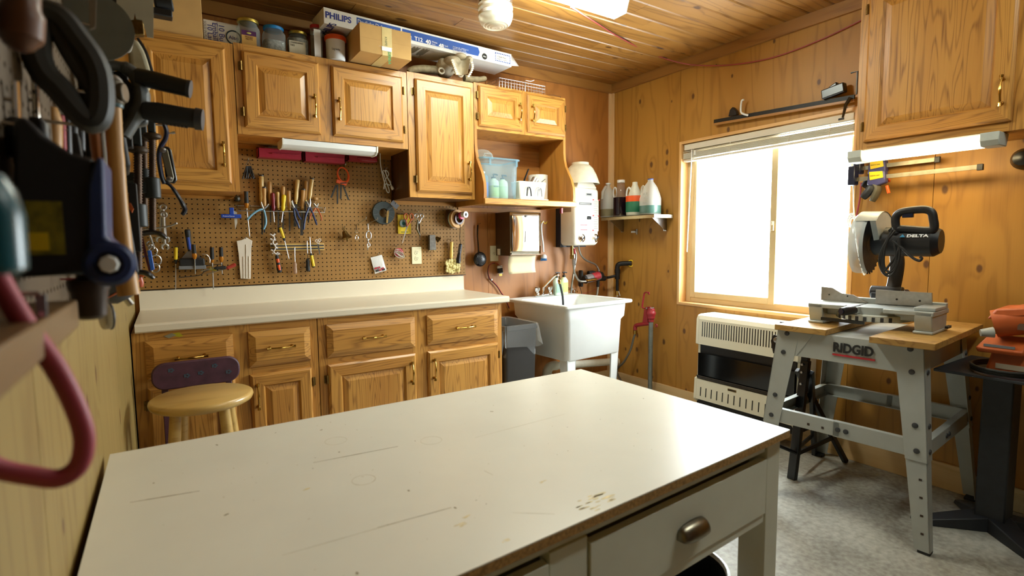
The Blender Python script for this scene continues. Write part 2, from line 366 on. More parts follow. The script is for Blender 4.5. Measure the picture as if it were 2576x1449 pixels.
paper = M('brown_paper', '#d3c4a0', .8, var=.03)
bone = M('bone', '#bdb299', .6, var=.18, vs=25, bump=.4, bs=60)
horn = M('horn', '#968a6c', .65, var=.3, vs=40, bump=.4, bs=90)
sponge = M('sponge_cloth', '#dccf94', .9, var=.15, vs=60, bump=1., bs=120)
clear_pl = clear('clear_plastic', '#dfe6e4', .16, .12)
clear_tub = clear('clear_tub', '#b4d6e4', .2, .15)
clear_bag = clear('clear_bag', '#e8e8e8', .22, .15)
frost_jug = clear('frosted_jug', '#e8e8e0', .42, .35)
glass = clear('glass', '#eef4f2', .1, .03)
pane_glass = clear('window_glass', '#f6fbfb', .02, .02)
vinyl = M('window_vinyl', '#c9b68c', .5, var=.03, vs=10)
blind_w = M('blind_white', '#dcd6c6', .55, var=.02)
concrete = None
def make_concrete():
    m, nt, b = nodes('concrete'); L = nt.links.new
    tc = nd(nt, 'ShaderNodeTexCoord'); n1 = nd(nt, 'ShaderNodeTexNoise', i_Scale=2.2, i_Detail=6., i_Roughness=.6); L(tc.outputs['Object'], n1.inputs['Vector'])
    n2 = nd(nt, 'ShaderNodeTexNoise', i_Scale=45., i_Detail=4.); L(tc.outputs['Object'], n2.inputs['Vector'])
    mx = nd(nt, 'ShaderNodeMix', data_type='FLOAT'); mx.inputs[0].default_value = .35; L(n1.outputs['Fac'], mx.inputs[2]); L(n2.outputs['Fac'], mx.inputs[3])
    rp = nd(nt, 'ShaderNodeValToRGB'); e = rp.color_ramp.elements; e[0].position = .36; e[0].color = lin('#706a5e'); e[1].position = .62; e[1].color = lin('#b4b3a9')
    L(mx.outputs[0], rp.inputs[0]); L(rp.outputs[0], b.inputs['Base Color'])
    rr = nd(nt, 'ShaderNodeMapRange', i_3=.45, i_4=.65); L(n1.outputs['Fac'], rr.inputs[0]); L(rr.outputs[0], b.inputs['Roughness'])
    bp = nd(nt, 'ShaderNodeBump', i_Strength=.15, i_Distance=.003); L(n2.outputs['Fac'], bp.inputs['Height']); L(bp.outputs[0], b.inputs['Normal'])
    return m
concrete = make_concrete()
lamp_white = emit('fluorescent_diffuser', '#f4fbec', FLUO)
lamp_rear = emit('rear_diffuser', '#eefaf2', REAR)
lamp_warm = emit('under_cabinet_diffuser', '#ffe6ae', UNDER)
lamp_bulb = M('opal_bulb', '#efece2', .3)
# ================================================================== the room
def floor_():
    m = MB(); m.box(-.15, W+.2, YB-.15, .15, -.12, 0)
    struct('floor', m, concrete)
floor_()
XL = -.02                                    # face of the left wall
def panel_wall(name, mat, rects, plane, at, thick, outer):
    """a wall core with plywood sheets as its panels; rects are (a0,a1,z0,z1) along the wall"""
    core = MB()
    for a0, a1, z0, z1 in outer:
        if plane == 'Y': core.box(a0, a1, at+thick*.12, at+thick, z0, z1)
        else: core.box(at+thick*.12, at+thick, a0, a1, z0, z1)
    w = struct(name, core, mat)
    for a0, a1, z0, z1 in rects:
        p = MB(); g = .0012
        if plane == 'Y': p.box(a0+g, a1-g, at, at+thick*.12, z0, z1)
        else: p.box(at, at+thick*.12, a0+g, a1-g, z0, z1)
        struct('panel', p, mat, w)
    return w
wb = panel_wall('wall_back', ply_back, [(W-1.22*(i+1) if i < 2 else XL-.1, W-1.22*i if i else W+.02, 0, HC) for i in range(3)], 'Y', 0., .14, [(XL-.14, W+.14, 0, HC)])
sheet = [(0, WY0)] + [(WY0-1.22*(i+1), WY0-1.22*i) for i in range(1, 4)]
RR = [(-.71, 0, 0, HC), (WY1, WY0, 0, WZ0), (WY1, WY0, WZ1, HC), (-2.258, WY1, 0, HC), (-3.478, -2.258, 0, HC), (-4.698, -3.478, 0, HC), (YB, -4.698, 0, HC)]
wr = panel_wall('wall_right', ply_right, RR, 'X', W, .14, [(WY0, .14, 0, HC), (WY1, WY0, 0, WZ0), (WY1, WY0, WZ1, HC), (YB-.14, WY1, 0, HC)])
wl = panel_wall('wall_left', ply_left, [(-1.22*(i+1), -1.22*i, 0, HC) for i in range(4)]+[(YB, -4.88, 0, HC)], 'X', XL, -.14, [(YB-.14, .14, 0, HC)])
m = MB(); m.box(XL-.14, W+.14, YB, YB-.14, 0, HC)
struct('wall_rear', m, oak_shaded)
def ceiling_():
    m = MB(); m.box(XL-.14, W+.14, YB-.14, .14, HC+.02, HC+.12)
    c = struct('ceiling', m, pine_trim_x)
    r = random.Random(3); y = .02; pw = .137; k = 0
    while y > YB:
        joints = sorted([r.uniform(.5, 2.9) for _ in range(1 if k % 2 else 2)]); xs = [XL-.02]+joints+[W+.02]
        for a, b in zip(xs, xs[1:]):
            p = MB(); z = HC+r.uniform(-.0008, .0008)
            y0, y1 = y-pw+.002, y-.002; bv = .006
            p.hexa([(a+.0006, y0+bv, z), (b-.0006, y0+bv, z), (b-.0006, y1-bv, z), (a+.0006, y1-bv, z), (a+.0006, y0, z+bv), (b-.0006, y0, z+bv), (b-.0006, y1, z+bv), (a+.0006, y1, z+bv)])
            p.box(a+.0006, b-.0006, y0, y1, z+bv, z+.018)
            struct('plank', p, pine_x, c, ang=20)
        y -= pw; k += 1
ceiling_()
# trims
m = MB(); m.box(XL, W, -.02, 0, 2.464, HC); struct('trim_1', m, pine_trim_x)
m = MB(); m.box(W-.02, W, YB, -.02, 2.464, HC); struct('trim_2', m, pine_trim_y)
m = MB(); m.box(W-.035, W, -.012, 0, .13, 2.464); m.box(W-.012, W, -.035, -.012, .13, 2.464); struct('trim_3', m, pale_trim)
m = MB(); m.box(1.9, W, -.02, 0, 0, .13); struct('baseboard_back', m, pale_trim_x, bevel=.002)
m = MB(); m.box(W-.02, W, -2.47, -.02, 0, .13); struct('baseboard_right', m, pale_trim_y, bevel=.002)
m = MB(); m.box(W-.016, W, YB, -2.475, 0, .105); m.box(W-.024, W-.016, YB, -2.475, 0, .085); struct('baseboard_right_rear', m, M('baseboard_paint', '#cfc9b0', .5), bevel=.003)
# window
def window_():
    xo = W+.125
    j = MB(); t = .018
    j.box(W-.004, xo, WY0, WY0-t, WZ0, WZ1); j.box(W-.004, xo, WY1, WY1+t, WZ0, WZ1)
    w = MB()
    fx0, fx1 = W+.075, W+.125; y0, y1, z0, z1 = WY0-t, WY1+t, WZ0+t, WZ1-t
    fw = .045
    w.box(fx0, fx1, y0, y0-fw, z0, z1); w.box(fx0, fx1, y1, y1+fw, z0, z1); w.box(fx0, fx1, y0-fw, y1+fw, z0, z0+fw); w.box(fx0, fx1, y0-fw, y1+fw, z1-fw, z1)
    win = struct('window_1', w, vinyl, bevel=.003)
    part('jamb', j, jamb_v, win)
    s = MB(); s.box(W-.006, xo, WY0-t, WY1+t, WZ0, WZ0+t); part('sill', s, jamb_y, win)
    s = MB(); s.box(W-.004, xo, WY0-t, WY1+t, WZ1-t, WZ1); part('head_jamb', s, jamb_y, win)
    # sliding sash on the left, fixed light on the right
    ym = -1.40
    a0, a1, b0, b1 = y0-fw*.9, ym-.02, z0+fw*.8, z1-fw*.8; q = .042; x0, x1 = W+.08, W+.105
    s = MB(); s.box(x0-.012, x1-.012, a0, a0-q, b0, b1); s.box(x0-.012, x1-.012, a1+q, a1, b0, b1); s.box(x0-.012, x1-.012, a0-q, a1+q, b0, b0+q); s.box(x0-.012, x1-.012, a0-q, a1+q, b1-q, b1)
    sa = part('sash', s, vinyl, win, bevel=.003)
    g = MB(); g.box(x0-.002, x0+.002, a0-q, a1+q, b0+q, b1-q); part('pane', g, pane_glass, sa)
    l = MB(); l.box(x0-.026, x0-.012, a1+.012, a1+.028, 1.30, 1.36); l.box(x0-.034, x0-.026, a1+.016, a1+.024, 1.335, 1.36); part('latch', l, vinyl, sa, bevel=.002)
    g = MB(); g.box(W+.11, W+.114, ym+.02, y1+fw, z0+fw, z1-fw); part('pane', g, pane_glass, win)
window_()
def blind_():
    t = thing('window_blind', 'white slatted window blind pulled up to the window head', 'blind', (W+.03, WY0-.03, 1.86))
    y0, y1 = WY0-.03, WY1+.03
    m = MB(); m.box(W+.012, W+.052, y0, y1, 1.895, 1.935); part('head_rail', m, blind_w, t, bevel=.003)
    z = 1.882
    for i in range(9):
        s = MB(); dz = .004
        tilt = .004 if i else .012
        s.hexa([(W+.008, y0+.004, z), (W+.056, y0+.004, z+tilt*.4), (W+.056, y1-.004, z+tilt*.4), (W+.008, y1-.004, z), (W+.008, y0+.004, z+.003), (W+.056, y0+.004, z+.003+tilt*.4), (W+.056, y1-.004, z+.003+tilt*.4), (W+.008, y1-.004, z+.003)])
        part('slat', s, blind_w, t); z -= .0052 if i else .012
    m = MB(); m.box(W+.01, W+.054, y0+.002, y1-.002, z-.016, z-.001); part('bottom_rail', m, blind_w, t, bevel=.003)
    for yy in (y0-.09, y0-.38, y0-.78, y1+.12):
        m = MB(); m.tube([(W+.004, yy, 1.90), (W+.003, yy-.004, 1.87), (W+.004, yy+.004, 1.85), (W+.004, yy, z-.012)], .0016, 5); part('ladder_cord', m, blind_w, t)
    m = MB(); m.tube([(W+.004, y0-.075, 1.89), (W+.0, y0-.06, 1.45), (W+.0, y0-.05, 1.16)], .0045, 8); part('wand', m, white_pl, t)
    m = MB(); m.tube([(W+.004, y0-.10, 1.88), (W+.004, y0-.10, 1.85)], .008, 8); part('wand_hook', m, white_pl, t)
    m = MB(); m.box(W+.009, W+.011, y1+.05, y1+.08, 1.905, 1.915); part('maker_label', m, ink_black, t)
blind_()

# ================================================================== cabinets (local frame: x along the front, -y is the front, z up)
def pull(length, axis, c, out):
    """bow handle: axis 'x' or 'z', c centre on the face, out = direction away from the face"""
    c, out = V(c), V(out); a = V((1,0,0)) if axis == 'x' else V((0,0,1)); h = length/2
    m = MB()
    for s in (-1, 1):
        e = c+a*(s*h)
        m.cyl(e, e+out*.008, .0085, .006, 10); m.cyl(e+out*.006, e+out*.022, .0045, .005, 8)
        m.sph(e+out*.020, .0065, 10, 6)
        m.cyl(e+out*.02-a*(s*.0), e+out*.02+a*(s*.014), .006, .0075, 10)
    P = [c+a*(h*t)+out*(.02+.011*math.cos(t*math.pi/2)) for t in [-1+.2*i for i in range(11)]]
    m.tube(P, [.0048, .0044, .004, .0042, .0048, .0054, .0048, .0042, .004, .0044, .0048], 8)
    return m
def door(parent, x0, x1, z0, z1, y, hinge, handle, hz=None, hl=.095, nohinge=False):
    """raised panel door whose back lies at y; thickness 20 mm towards -y"""
    t = .02; fr = min(.062, (x1-x0)*.2); lip = .010
    m = MB()
    def rail(p):  # quad (outer a, outer b, inner b, inner a) on the face, with sloping outer lip
        return p
    O = [(x0,z0),(x1,z0),(x1,z1),(x0,z1)]; I1 = [(x0+lip,z0+lip),(x1-lip,z0+lip),(x1-lip,z1-lip),(x0+lip,z1-lip)]
    I2 = [(x0+fr,z0+fr),(x1-fr,z0+fr),(x1-fr,z1-fr),(x0+fr,z1-fr)]; I3 = [(x0+fr+.008,z0+fr+.008),(x1-fr-.008,z0+fr+.008),(x1-fr-.008,z1-fr-.008),(x0+fr+.008,z1-fr-.008)]
    for k in range(4):
        a, b = k, (k+1) % 4; m.mi = 1 if k in (0, 2) else 0
        q = lambda L, i, yy: (L[i][0], yy, L[i][1])
        P = [q(O,a,y), q(O,b,y), q(O,a,y-t*.55), q(O,b,y-t*.55), q(I1,a,y-t), q(I1,b,y-t), q(I2,a,y-t), q(I2,b,y-t), q(I3,a,y-t*.45), q(I3,b,y-t*.45)]
        m.add(P, [(0,1,3,2),(2,3,5,4),(4,5,7,6),(6,7,9,8)])
    m.mi = 0
    m.add([(x0,y,z0),(x1,y,z0),(x1,y,z1),(x0,y,z1)], [(0,1,2,3)])
    d = part('door', m, [oak_v, oak_h], parent, ang=20)
    # raised panel
    p = MB(); a0, a1, c0, c1 = x0+fr+.008, x1-fr-.008, z0+fr+.008, z1-fr-.008; s = .028
    p.hexa([(a0,y-t*.45,c1),(a0,y-t*.45,c0),(a1,y-t*.45,c0),(a1,y-t*.45,c1),(a0+s,y-t*.9,c1-s),(a0+s,y-t*.9,c0+s),(a1-s,y-t*.9,c0+s),(a1-s,y-t*.9,c1-s)])
    part('panel', p, oak_v, d, ang=10)
    if handle is not None:
        hx = x1-fr*.5 if handle == 'r' else x0+fr*.5
        hh = hz if hz is not None else z0+.14
        part('handle', pull(hl, 'z', (hx, y-t, hh), (0,-1,0)), brass, d)
    if not nohinge:
        for zz in (z0+.075, z1-.075) if z1-z0 > .3 else (z0+.06, z1-.06):
            h = MB(); hx = x0-.006 if hinge == 'l' else x1+.006
            h.cyl((hx, y-.012, zz-.022), (hx, y-.012, zz+.022), .005, n=8)
            h.box(hx-.012, hx+.002, y-.004, y+.001, zz-.02, zz+.02) if hinge == 'l' else h.box(hx-.002, hx+.012, y-.004, y+.001, zz-.02, zz+.02)
            part('hinge', h, antique, d)
    return d
def drawer(parent, x0, x1, z0, z1, y, hl=.1):
    t = .02; s = .03; m = MB()
    m.hexa([(x0,y,z1),(x0,y,z0),(x1,y,z0),(x1,y,z1),(x0,y-t*.5,z1),(x0,y-t*.5,z0),(x1,y-t*.5,z0),(x1,y-t*.5,z1)])
    m.hexa([(x0,y-t*.5,z1),(x0,y-t*.5,z0),(x1,y-t*.5,z0),(x1,y-t*.5,z1),(x0+s,y-t,z1-s),(x0+s,y-t,z0+s),(x1-s,y-t,z0+s),(x1-s,y-t,z1-s)])
    d = part('drawer', m, oak_h, parent, ang=10)
    part('handle', pull(hl, 'x', ((x0+x1)/2, y-t, (z0+z1)/2), (0,-1,0)), brass, d)
    return d
def carcass(root, x0, x1, y0, y1, z0, z1, openings, side=oak_in, toe=0):
    """box with a face frame; openings (a0,a1,c0,c1) cut through the frame at the front y1"""
    t = .016; m = MB()
    m.box(x0, x0+t, y0, y1+.019, z0, z1); m.box(x1-t, x1, y0, y1+.019, z0, z1); m.box(x0+t, x1-t, y0, y1+.019, z1-t, z1); m.box(x0+t, x1-t, y0, y1+.019, z0+toe, z0+toe+t)
    m.box(x0+t, x1-t, y0, y0-.006, z0, z1-t)
    part('body', m, side, root)
    xs = sorted({x0, x1}|{o[0] for o in openings}|{o[1] for o in openings}); zs = sorted({z0, z1}|{o[2] for o in openings}|{o[3] for o in openings})
    f = MB()
    # stiles run the full height, rails fill between
    cols = [(a, b) for a, b in zip(xs, xs[1:])]
    for a, b in cols:
        op = sorted([(o[2], o[3]) for o in openings if o[0] <= a+1e-6 and o[1] >= b-1e-6])
        if not op: f.mi = 0; f.box(a, b, y1, y1+.019, z0, z1); continue
        f.mi = 1; z = z0
        for c, d in op: f.box(a, b, y1, y1+.019, z, c); z = d
        f.box(a, b, y1, y1+.019, z, z1)
    part('face_frame', f, [oak_v, oak_h], root, ang=20)

# ---- base cabinets under the worktop
YF = -.585
def base_unit(x0, x1, label, pairs):
    t = thing('base_cabinet', label, 'cabinet', (x0, 0, 0), local=False, group='oak base cabinets')
    ops = []
    for a, b, *_ in pairs: ops += [(a+.012, b-.012, .12, .625), (a+.012, b-.012, .665, .835)]
    carcass(t, x0, x1, -.01, YF, .0, .874, ops, toe=.1)
    for a, b, hs in pairs:
        drawer(t, a, b, .668, .838, YF)
        door(t, a, b, .11, .632, YF, 'l' if hs == 'r' else 'r', hs, hz=.53, hl=.1)
base_unit(XL+.005, .742, 'oak base cabinet at the left wall, half hidden by the two stools', [(.03, .365, 'r'), (.428, .705, 'l')])
base_unit(.746, 1.836, 'oak base cabinet beside the rubbish bin and the utility sink', [(.785, 1.262, 'r'), (1.335, 1.802, 'l')])
def worktop_():
    m = MB(); x0, x1, yf = 0.0, 1.8796, -.612
    prof = [(-.0, .876), (yf+.006, .876), (yf, .882), (yf, .905), (yf+.003, .911), (yf+.011, .915), (yf+.02, .914), (-.03, .914), (-.022, .918), (-.019, .926), (-.019, 1.006), (-.015, 1.012), (-.008, 1.014), (-.0, 1.014)]
    m.prism([(x0, y, z) for y, z in prof], (x1-x0, 0, 0))
    solo('countertop', m, laminate, 'cream laminate worktop with rolled front edge and upstand on the oak base cabinets', 'countertop', ang=25)
worktop_()

# ---- wall cabinets on the back wall
YU = -.302
def wall_unit(x0, x1, z0, z1, label, doors, y=YU, hz=.14, side=oak_in):
    t = thing('wall_cabinet', label, 'cabinet', (x0, 0, z0), group='oak wall cabinets')
    carcass(t, x0, x1, -.001, y, z0, z1, [(a+.012, b-.012, c+.012, d-.012) for a, b, c, d, *_ in doors], side=side)
    for a, b, c, d, hs in doors: door(t, a, b, c, d, y, 'l' if hs == 'r' else 'r', hs, hz=c+hz)
    return t
wall_unit(XL+.004, .462, 1.513, 2.238, 'tall oak wall cabinet in the left corner, behind the hanging clamps', [(.06, .425, 1.55, 2.205, 'r')])
wall_unit(.466, 1.372, 1.803, 2.247, 'wide two-door oak wall cabinet above the unlit white strip light', [(.50, .868, 1.838, 2.212, 'r'), (.935, 1.34, 1.838, 2.212, 'l')])
wall_unit(1.376, 1.822, 1.522, 2.255, 'tall oak wall cabinet under the animal skull', [(1.42, 1.80, 1.555, 2.22, 'r')], side=oak_shaded)
def shelf_unit():
    x0, x1 = 1.826, 2.574; t = thing('wall_cabinet', 'oak cabinet with two small doors above an open shelf with scrolled sides', 'cabinet', (x0, 0, 1.48), group='oak wall cabinets')
    carcass(t, x0, x1, -.001, YU, 1.972, 2.262, [(1.865, 2.18, 2.005, 2.235), (2.245, 2.54, 2.005, 2.235)])
    door(t, 1.853, 2.192, 1.993, 2.245, YU, 'l', 'r', hz=2.11, hl=.09); door(t, 2.235, 2.56, 1.993, 2.245, YU, 'r', 'l', hz=2.115, hl=.09)
    prof = [(-.001, 1.49), (-.405, 1.49), (-.413, 1.56), (-.408, 1.62), (-.385, 1.68), (-.352, 1.73), (-.322, 1.78), (-.308, 1.83), (YU, 1.88), (YU, 1.972), (-.001, 1.972)]
    for a in (x0, x1-.02):
        m = MB(); m.prism([(a, y, z) for y, z in prof], (.02, 0, 0)); part('scrolled_side', m, oak_in, t, ang=25)
    m = MB(); m.box(x0+.02, x1-.02, -.001, -.415, 1.508, 1.526); m.box(x0-.002, x1+.002, -.40, -.424, 1.486, 1.524); part('shelf', m, oak_h, t, bevel=.004)
    m = MB(); m.box(x0+.02, x1-.02, -.001, -.008, 1.526, 1.972); part('back_panel', m, wood('back_panel_oak', '#b98143', '#ab7336', '#8a5826', 'X', s=1.2, bands=7, contrast=.5), t)
    m = MB(); m.box(x0+.02, x1-.02, -.001, -.02, 1.46, 1.49); part('mounting_rail', m, oak_in_h, t)
shelf_unit()
# ---- wall cabinet on the right wall (turned to face the room)
def right_unit():
    t = thing('wall_cabinet', 'large oak wall cabinet on the window wall above the lit strip light', 'cabinet', (W-.001, -2.03, 0), rotz=-math.pi/2, group='oak wall cabinets')
    x1 = 1.3; z0, z1 = 1.672, 2.44
    carcass(t, 0, x1, 0, -.302, z0, z1, [(.05, .565, z0+.05, z1-.05), (.655, 1.24, z0+.05, z1-.05)])
    door(t, .038, .577, z0+.038, z1-.03, -.302, 'l', 'r', hz=1.83); door(t, .643, 1.25, z0+.038, z1-.03, -.302, 'r', 'l', hz=1.83)
right_unit()

# ================================================================== pegboards
def pegboard(cells, to3, depth):
    """cells: list of (u,v) hole centres; every cell is a 1 inch square with a round hole through it"""
    m = MB(); I = .0254; h = I/2; r = .0037; n = 8
    sq = [(h,0),(h,h),(0,h),(-h,h),(-h,0),(-h,-h),(0,-h),(h,-h)]
    for u, v in cells:
        P = []
        for i in range(n): P.append(to3(u+sq[i][0], v+sq[i][1], 0))
        for i in range(n): t = 2*math.pi*i/n; P.append(to3(u+r*math.cos(t), v+r*math.sin(t), 0))
        for i in range(n): t = 2*math.pi*i/n; P.append(to3(u+r*math.cos(t), v+r*math.sin(t), depth))
        m.add(P, [(i, (i+1)%n, n+(i+1)%n, n+i) for i in range(n)]+[(n+i, n+(i+1)%n, 2*n+(i+1)%n, 2*n+i) for i in range(n)])
    return m
def back_peg():
    t = thing('pegboard', 'brown perforated hardboard on the back wall above the worktop, hung with hand tools', 'pegboard', (.9, 0, 1.02))
    I = .0254; cells = []
    for i in range(-60, 60):
        for j in range(-60, 60):
            u, v = 1.1731+i*I, 1.744+j*I
            if u-I/2 < -.012 or u+I/2 > 1.90 or v-I/2 < 1.008: continue
            top = 1.79 if .47 < u < 1.37 else 1.515
            if v+I/2 > top: continue
            cells.append((u, v))
    m = pegboard(cells, lambda u, v, d: (u, -.014+d, v), .004)
    part('perforated_sheet', m, hardboard, t, ang=60)
    f = MB(); f.box(-.01, 1.89, -.0005, -.002, 1.02, 1.51); f.box(.47, 1.37, -.0005, -.002, 1.51, 1.785); part('hole_shade_sheet', f, blacksat, t)  # black sheet added so that the holes look dark inside
    f = MB(); f.box(-.012, 1.9, -.001, -.0095, 1.016, 1.03); f.box(-.012, 1.9, -.001, -.0095, 1.49, 1.512); f.box(.47, 1.37, -.001, -.0095, 1.77, 1.79); part('batten', f, blacksat, t)
    f = MB(); f.box(-.012, .462, -.001, -.018, 1.497, 1.512); f.box(1.376, 1.822, -.001, -.018, 1.497, 1.521); f.box(.47, 1.37, -.001, -.02, 1.778, 1.802); part('top_rail', f, oak_in_h, t)
back_peg()
def left_peg():
    t = thing('pegboard', 'perforated hardboard on the left wall behind the foreground tools', 'pegboard', (XL, -2., 1.1))
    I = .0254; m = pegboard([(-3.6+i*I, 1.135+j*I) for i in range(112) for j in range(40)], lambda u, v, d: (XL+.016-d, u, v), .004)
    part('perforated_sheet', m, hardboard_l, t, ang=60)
    f = MB()
    for z in (1.13, 1.6, 2.1): f.box(XL+.001, XL+.011, -3.6, -.78, z, z+.03)
    part('batten', f, blacksat, t)
left_peg()
# ================================================================== lamps
def ceiling_fixture(name, x0, x1, yc, label, group, lamp=None):
    t = thing(name, label, 'light fixture', ((x0+x1)/2, yc, HC), group=group)
    m = MB(); m.box(x0, x1, yc-.055, yc+.055, HC-.03, HC-.002); part('housing', m, white_gl, t, bevel=.004)
    d = MB(); d.hexa([(x0+.004, yc-.045, HC-.085), (x1-.004, yc-.045, HC-.085), (x1-.004, yc+.045, HC-.085), (x0+.004, yc+.045, HC-.085), (x0+.004, yc-.066, HC-.03), (x1-.004, yc-.066, HC-.03), (x1-.004, yc+.066, HC-.03), (x0+.004, yc+.066, HC-.03)])
    part('diffuser', d, lamp or lamp_white, t)
    for x, s in ((x0, -1), (x1, 1)):
        e = MB(); e.prism([(x, yc-.047, HC-.087), (x, yc+.047, HC-.087), (x, yc+.068, HC-.028), (x, yc+.068, HC-.002), (x, yc-.068, HC-.002), (x, yc-.068, HC-.028)], (s*.005, 0, 0)); part('end_cap', e, white_gl, t)
ceiling_fixture('fluorescent_light', 1.56, 2.24, -1.175, 'bright fluorescent strip light on the board ceiling near the round lamp', 'ceiling strip lights')
ceiling_fixture('fluorescent_light', 1.5, 2.72, -3.3, 'fluorescent strip light on the ceiling behind the camera', 'ceiling strip lights', lamp_rear)
def round_lamp():
    c = V((1.66, -.845, HC)); t = thing('ceiling_lamp', 'round pressed-glass ceiling lamp with a chrome base', 'light fixture', c)
    m = MB(); m.lathe(c, [(.088, -.001), (.094, -.012), (.09, -.022), (.096, -.03), (.092, -.042), (.08, -.044)], n=36); part('base', m, chrome, t)
    g = MB(); prof = [(.084, -.040), (.09, -.05), (.091, -.075), (.091, -.1), (.088, -.118), (.08, -.135), (.066, -.147), (.06, -.1452), (.052, -.152), (.046, -.1502), (.038, -.156), (.032, -.1542), (.022, -.159), (.012, -.157), (.002, -.16)]
    g.lathe(c, prof, n=36, cap=False); part('glass_shade', g, clear('pressed_glass', '#f2eee0', .3, .12), t)
    b = MB(); b.lathe(c, [(.0905, -.052), (.0925, -.054), (.0925, -.064), (.0905, -.066)], n=36, cap=False); b.lathe(c, [(.0905, -.082), (.0925, -.084), (.0925, -.1), (.0905, -.102)], n=36, cap=False); part('frosted_band', b, M('frosted_band', '#f2f0e8', .35), t)
    u = MB(); u.lathe(c, [(.012, -.044), (.014, -.06), (.03, -.085), (.03, -.1), (.018, -.118), (.004, -.122)], n=16); part('bulb', u, lamp_bulb, t)
round_lamp()
def strip_off():
    t = thing('strip_light', 'unlit white strip light under the two-door wall cabinet', 'light fixture', (1.0, -.27, 1.78))
    m = MB(); m.prism([(.68, y, z) for y, z in ((-.30, 1.80), (-.16, 1.80), (-.16, 1.775), (-.2, 1.758), (-.27, 1.758), (-.295, 1.772))], (.50, 0, 0)); part('diffuser', m, white_pl, t, ang=50)
    for x in (.672, 1.18):
        m = MB(); m.prism([(x, y, z) for y, z in ((-.303, 1.802), (-.157, 1.802), (-.157, 1.772), (-.198, 1.755), (-.272, 1.755), (-.298, 1.77))], (.008, 0, 0)); part('end_cap', m, white_gl, t)
strip_off()
def strip_on():
    yA, yB = -2.018, -2.585; t = thing('strip_light', 'lit strip light with grey ends under the right-hand wall cabinet', 'light fixture', (2.98, (yA+yB)/2, 1.66))
    x0, z1 = 2.958, 1.671
    m = MB(); m.box(x0+.012, x0+.12, yA-.04, yB+.04, z1-.018, z1-.001); part('housing', m, greypl, t)
    m = MB(); m.prism([(x0+.11, yA-.05, z1-.018), (x0+.004, yA-.05, z1-.008), (x0+.001, yA-.05, z1-.032), (x0+.014, yA-.05, z1-.05), (x0+.09, yA-.05, z1-.052)], (0, yB-yA+.1, 0)); part('diffuser', m, lamp_warm, t, ang=50)
    gr = M('strip_end_grey', '#b9beb6', .45)
    for a, b in ((yA, yA-.062), (yB+.062, yB)):
        m = MB(); m.prism([(x0+.12, a, z1-.001), (x0-.002, a, z1-.001), (x0-.003, a, z1-.034), (x0+.012, a, z1-.056), (x0+.095, a, z1-.056)], (0, b-a, 0)); part('end_cap', m, gr, t, bevel=.003)
strip_on()

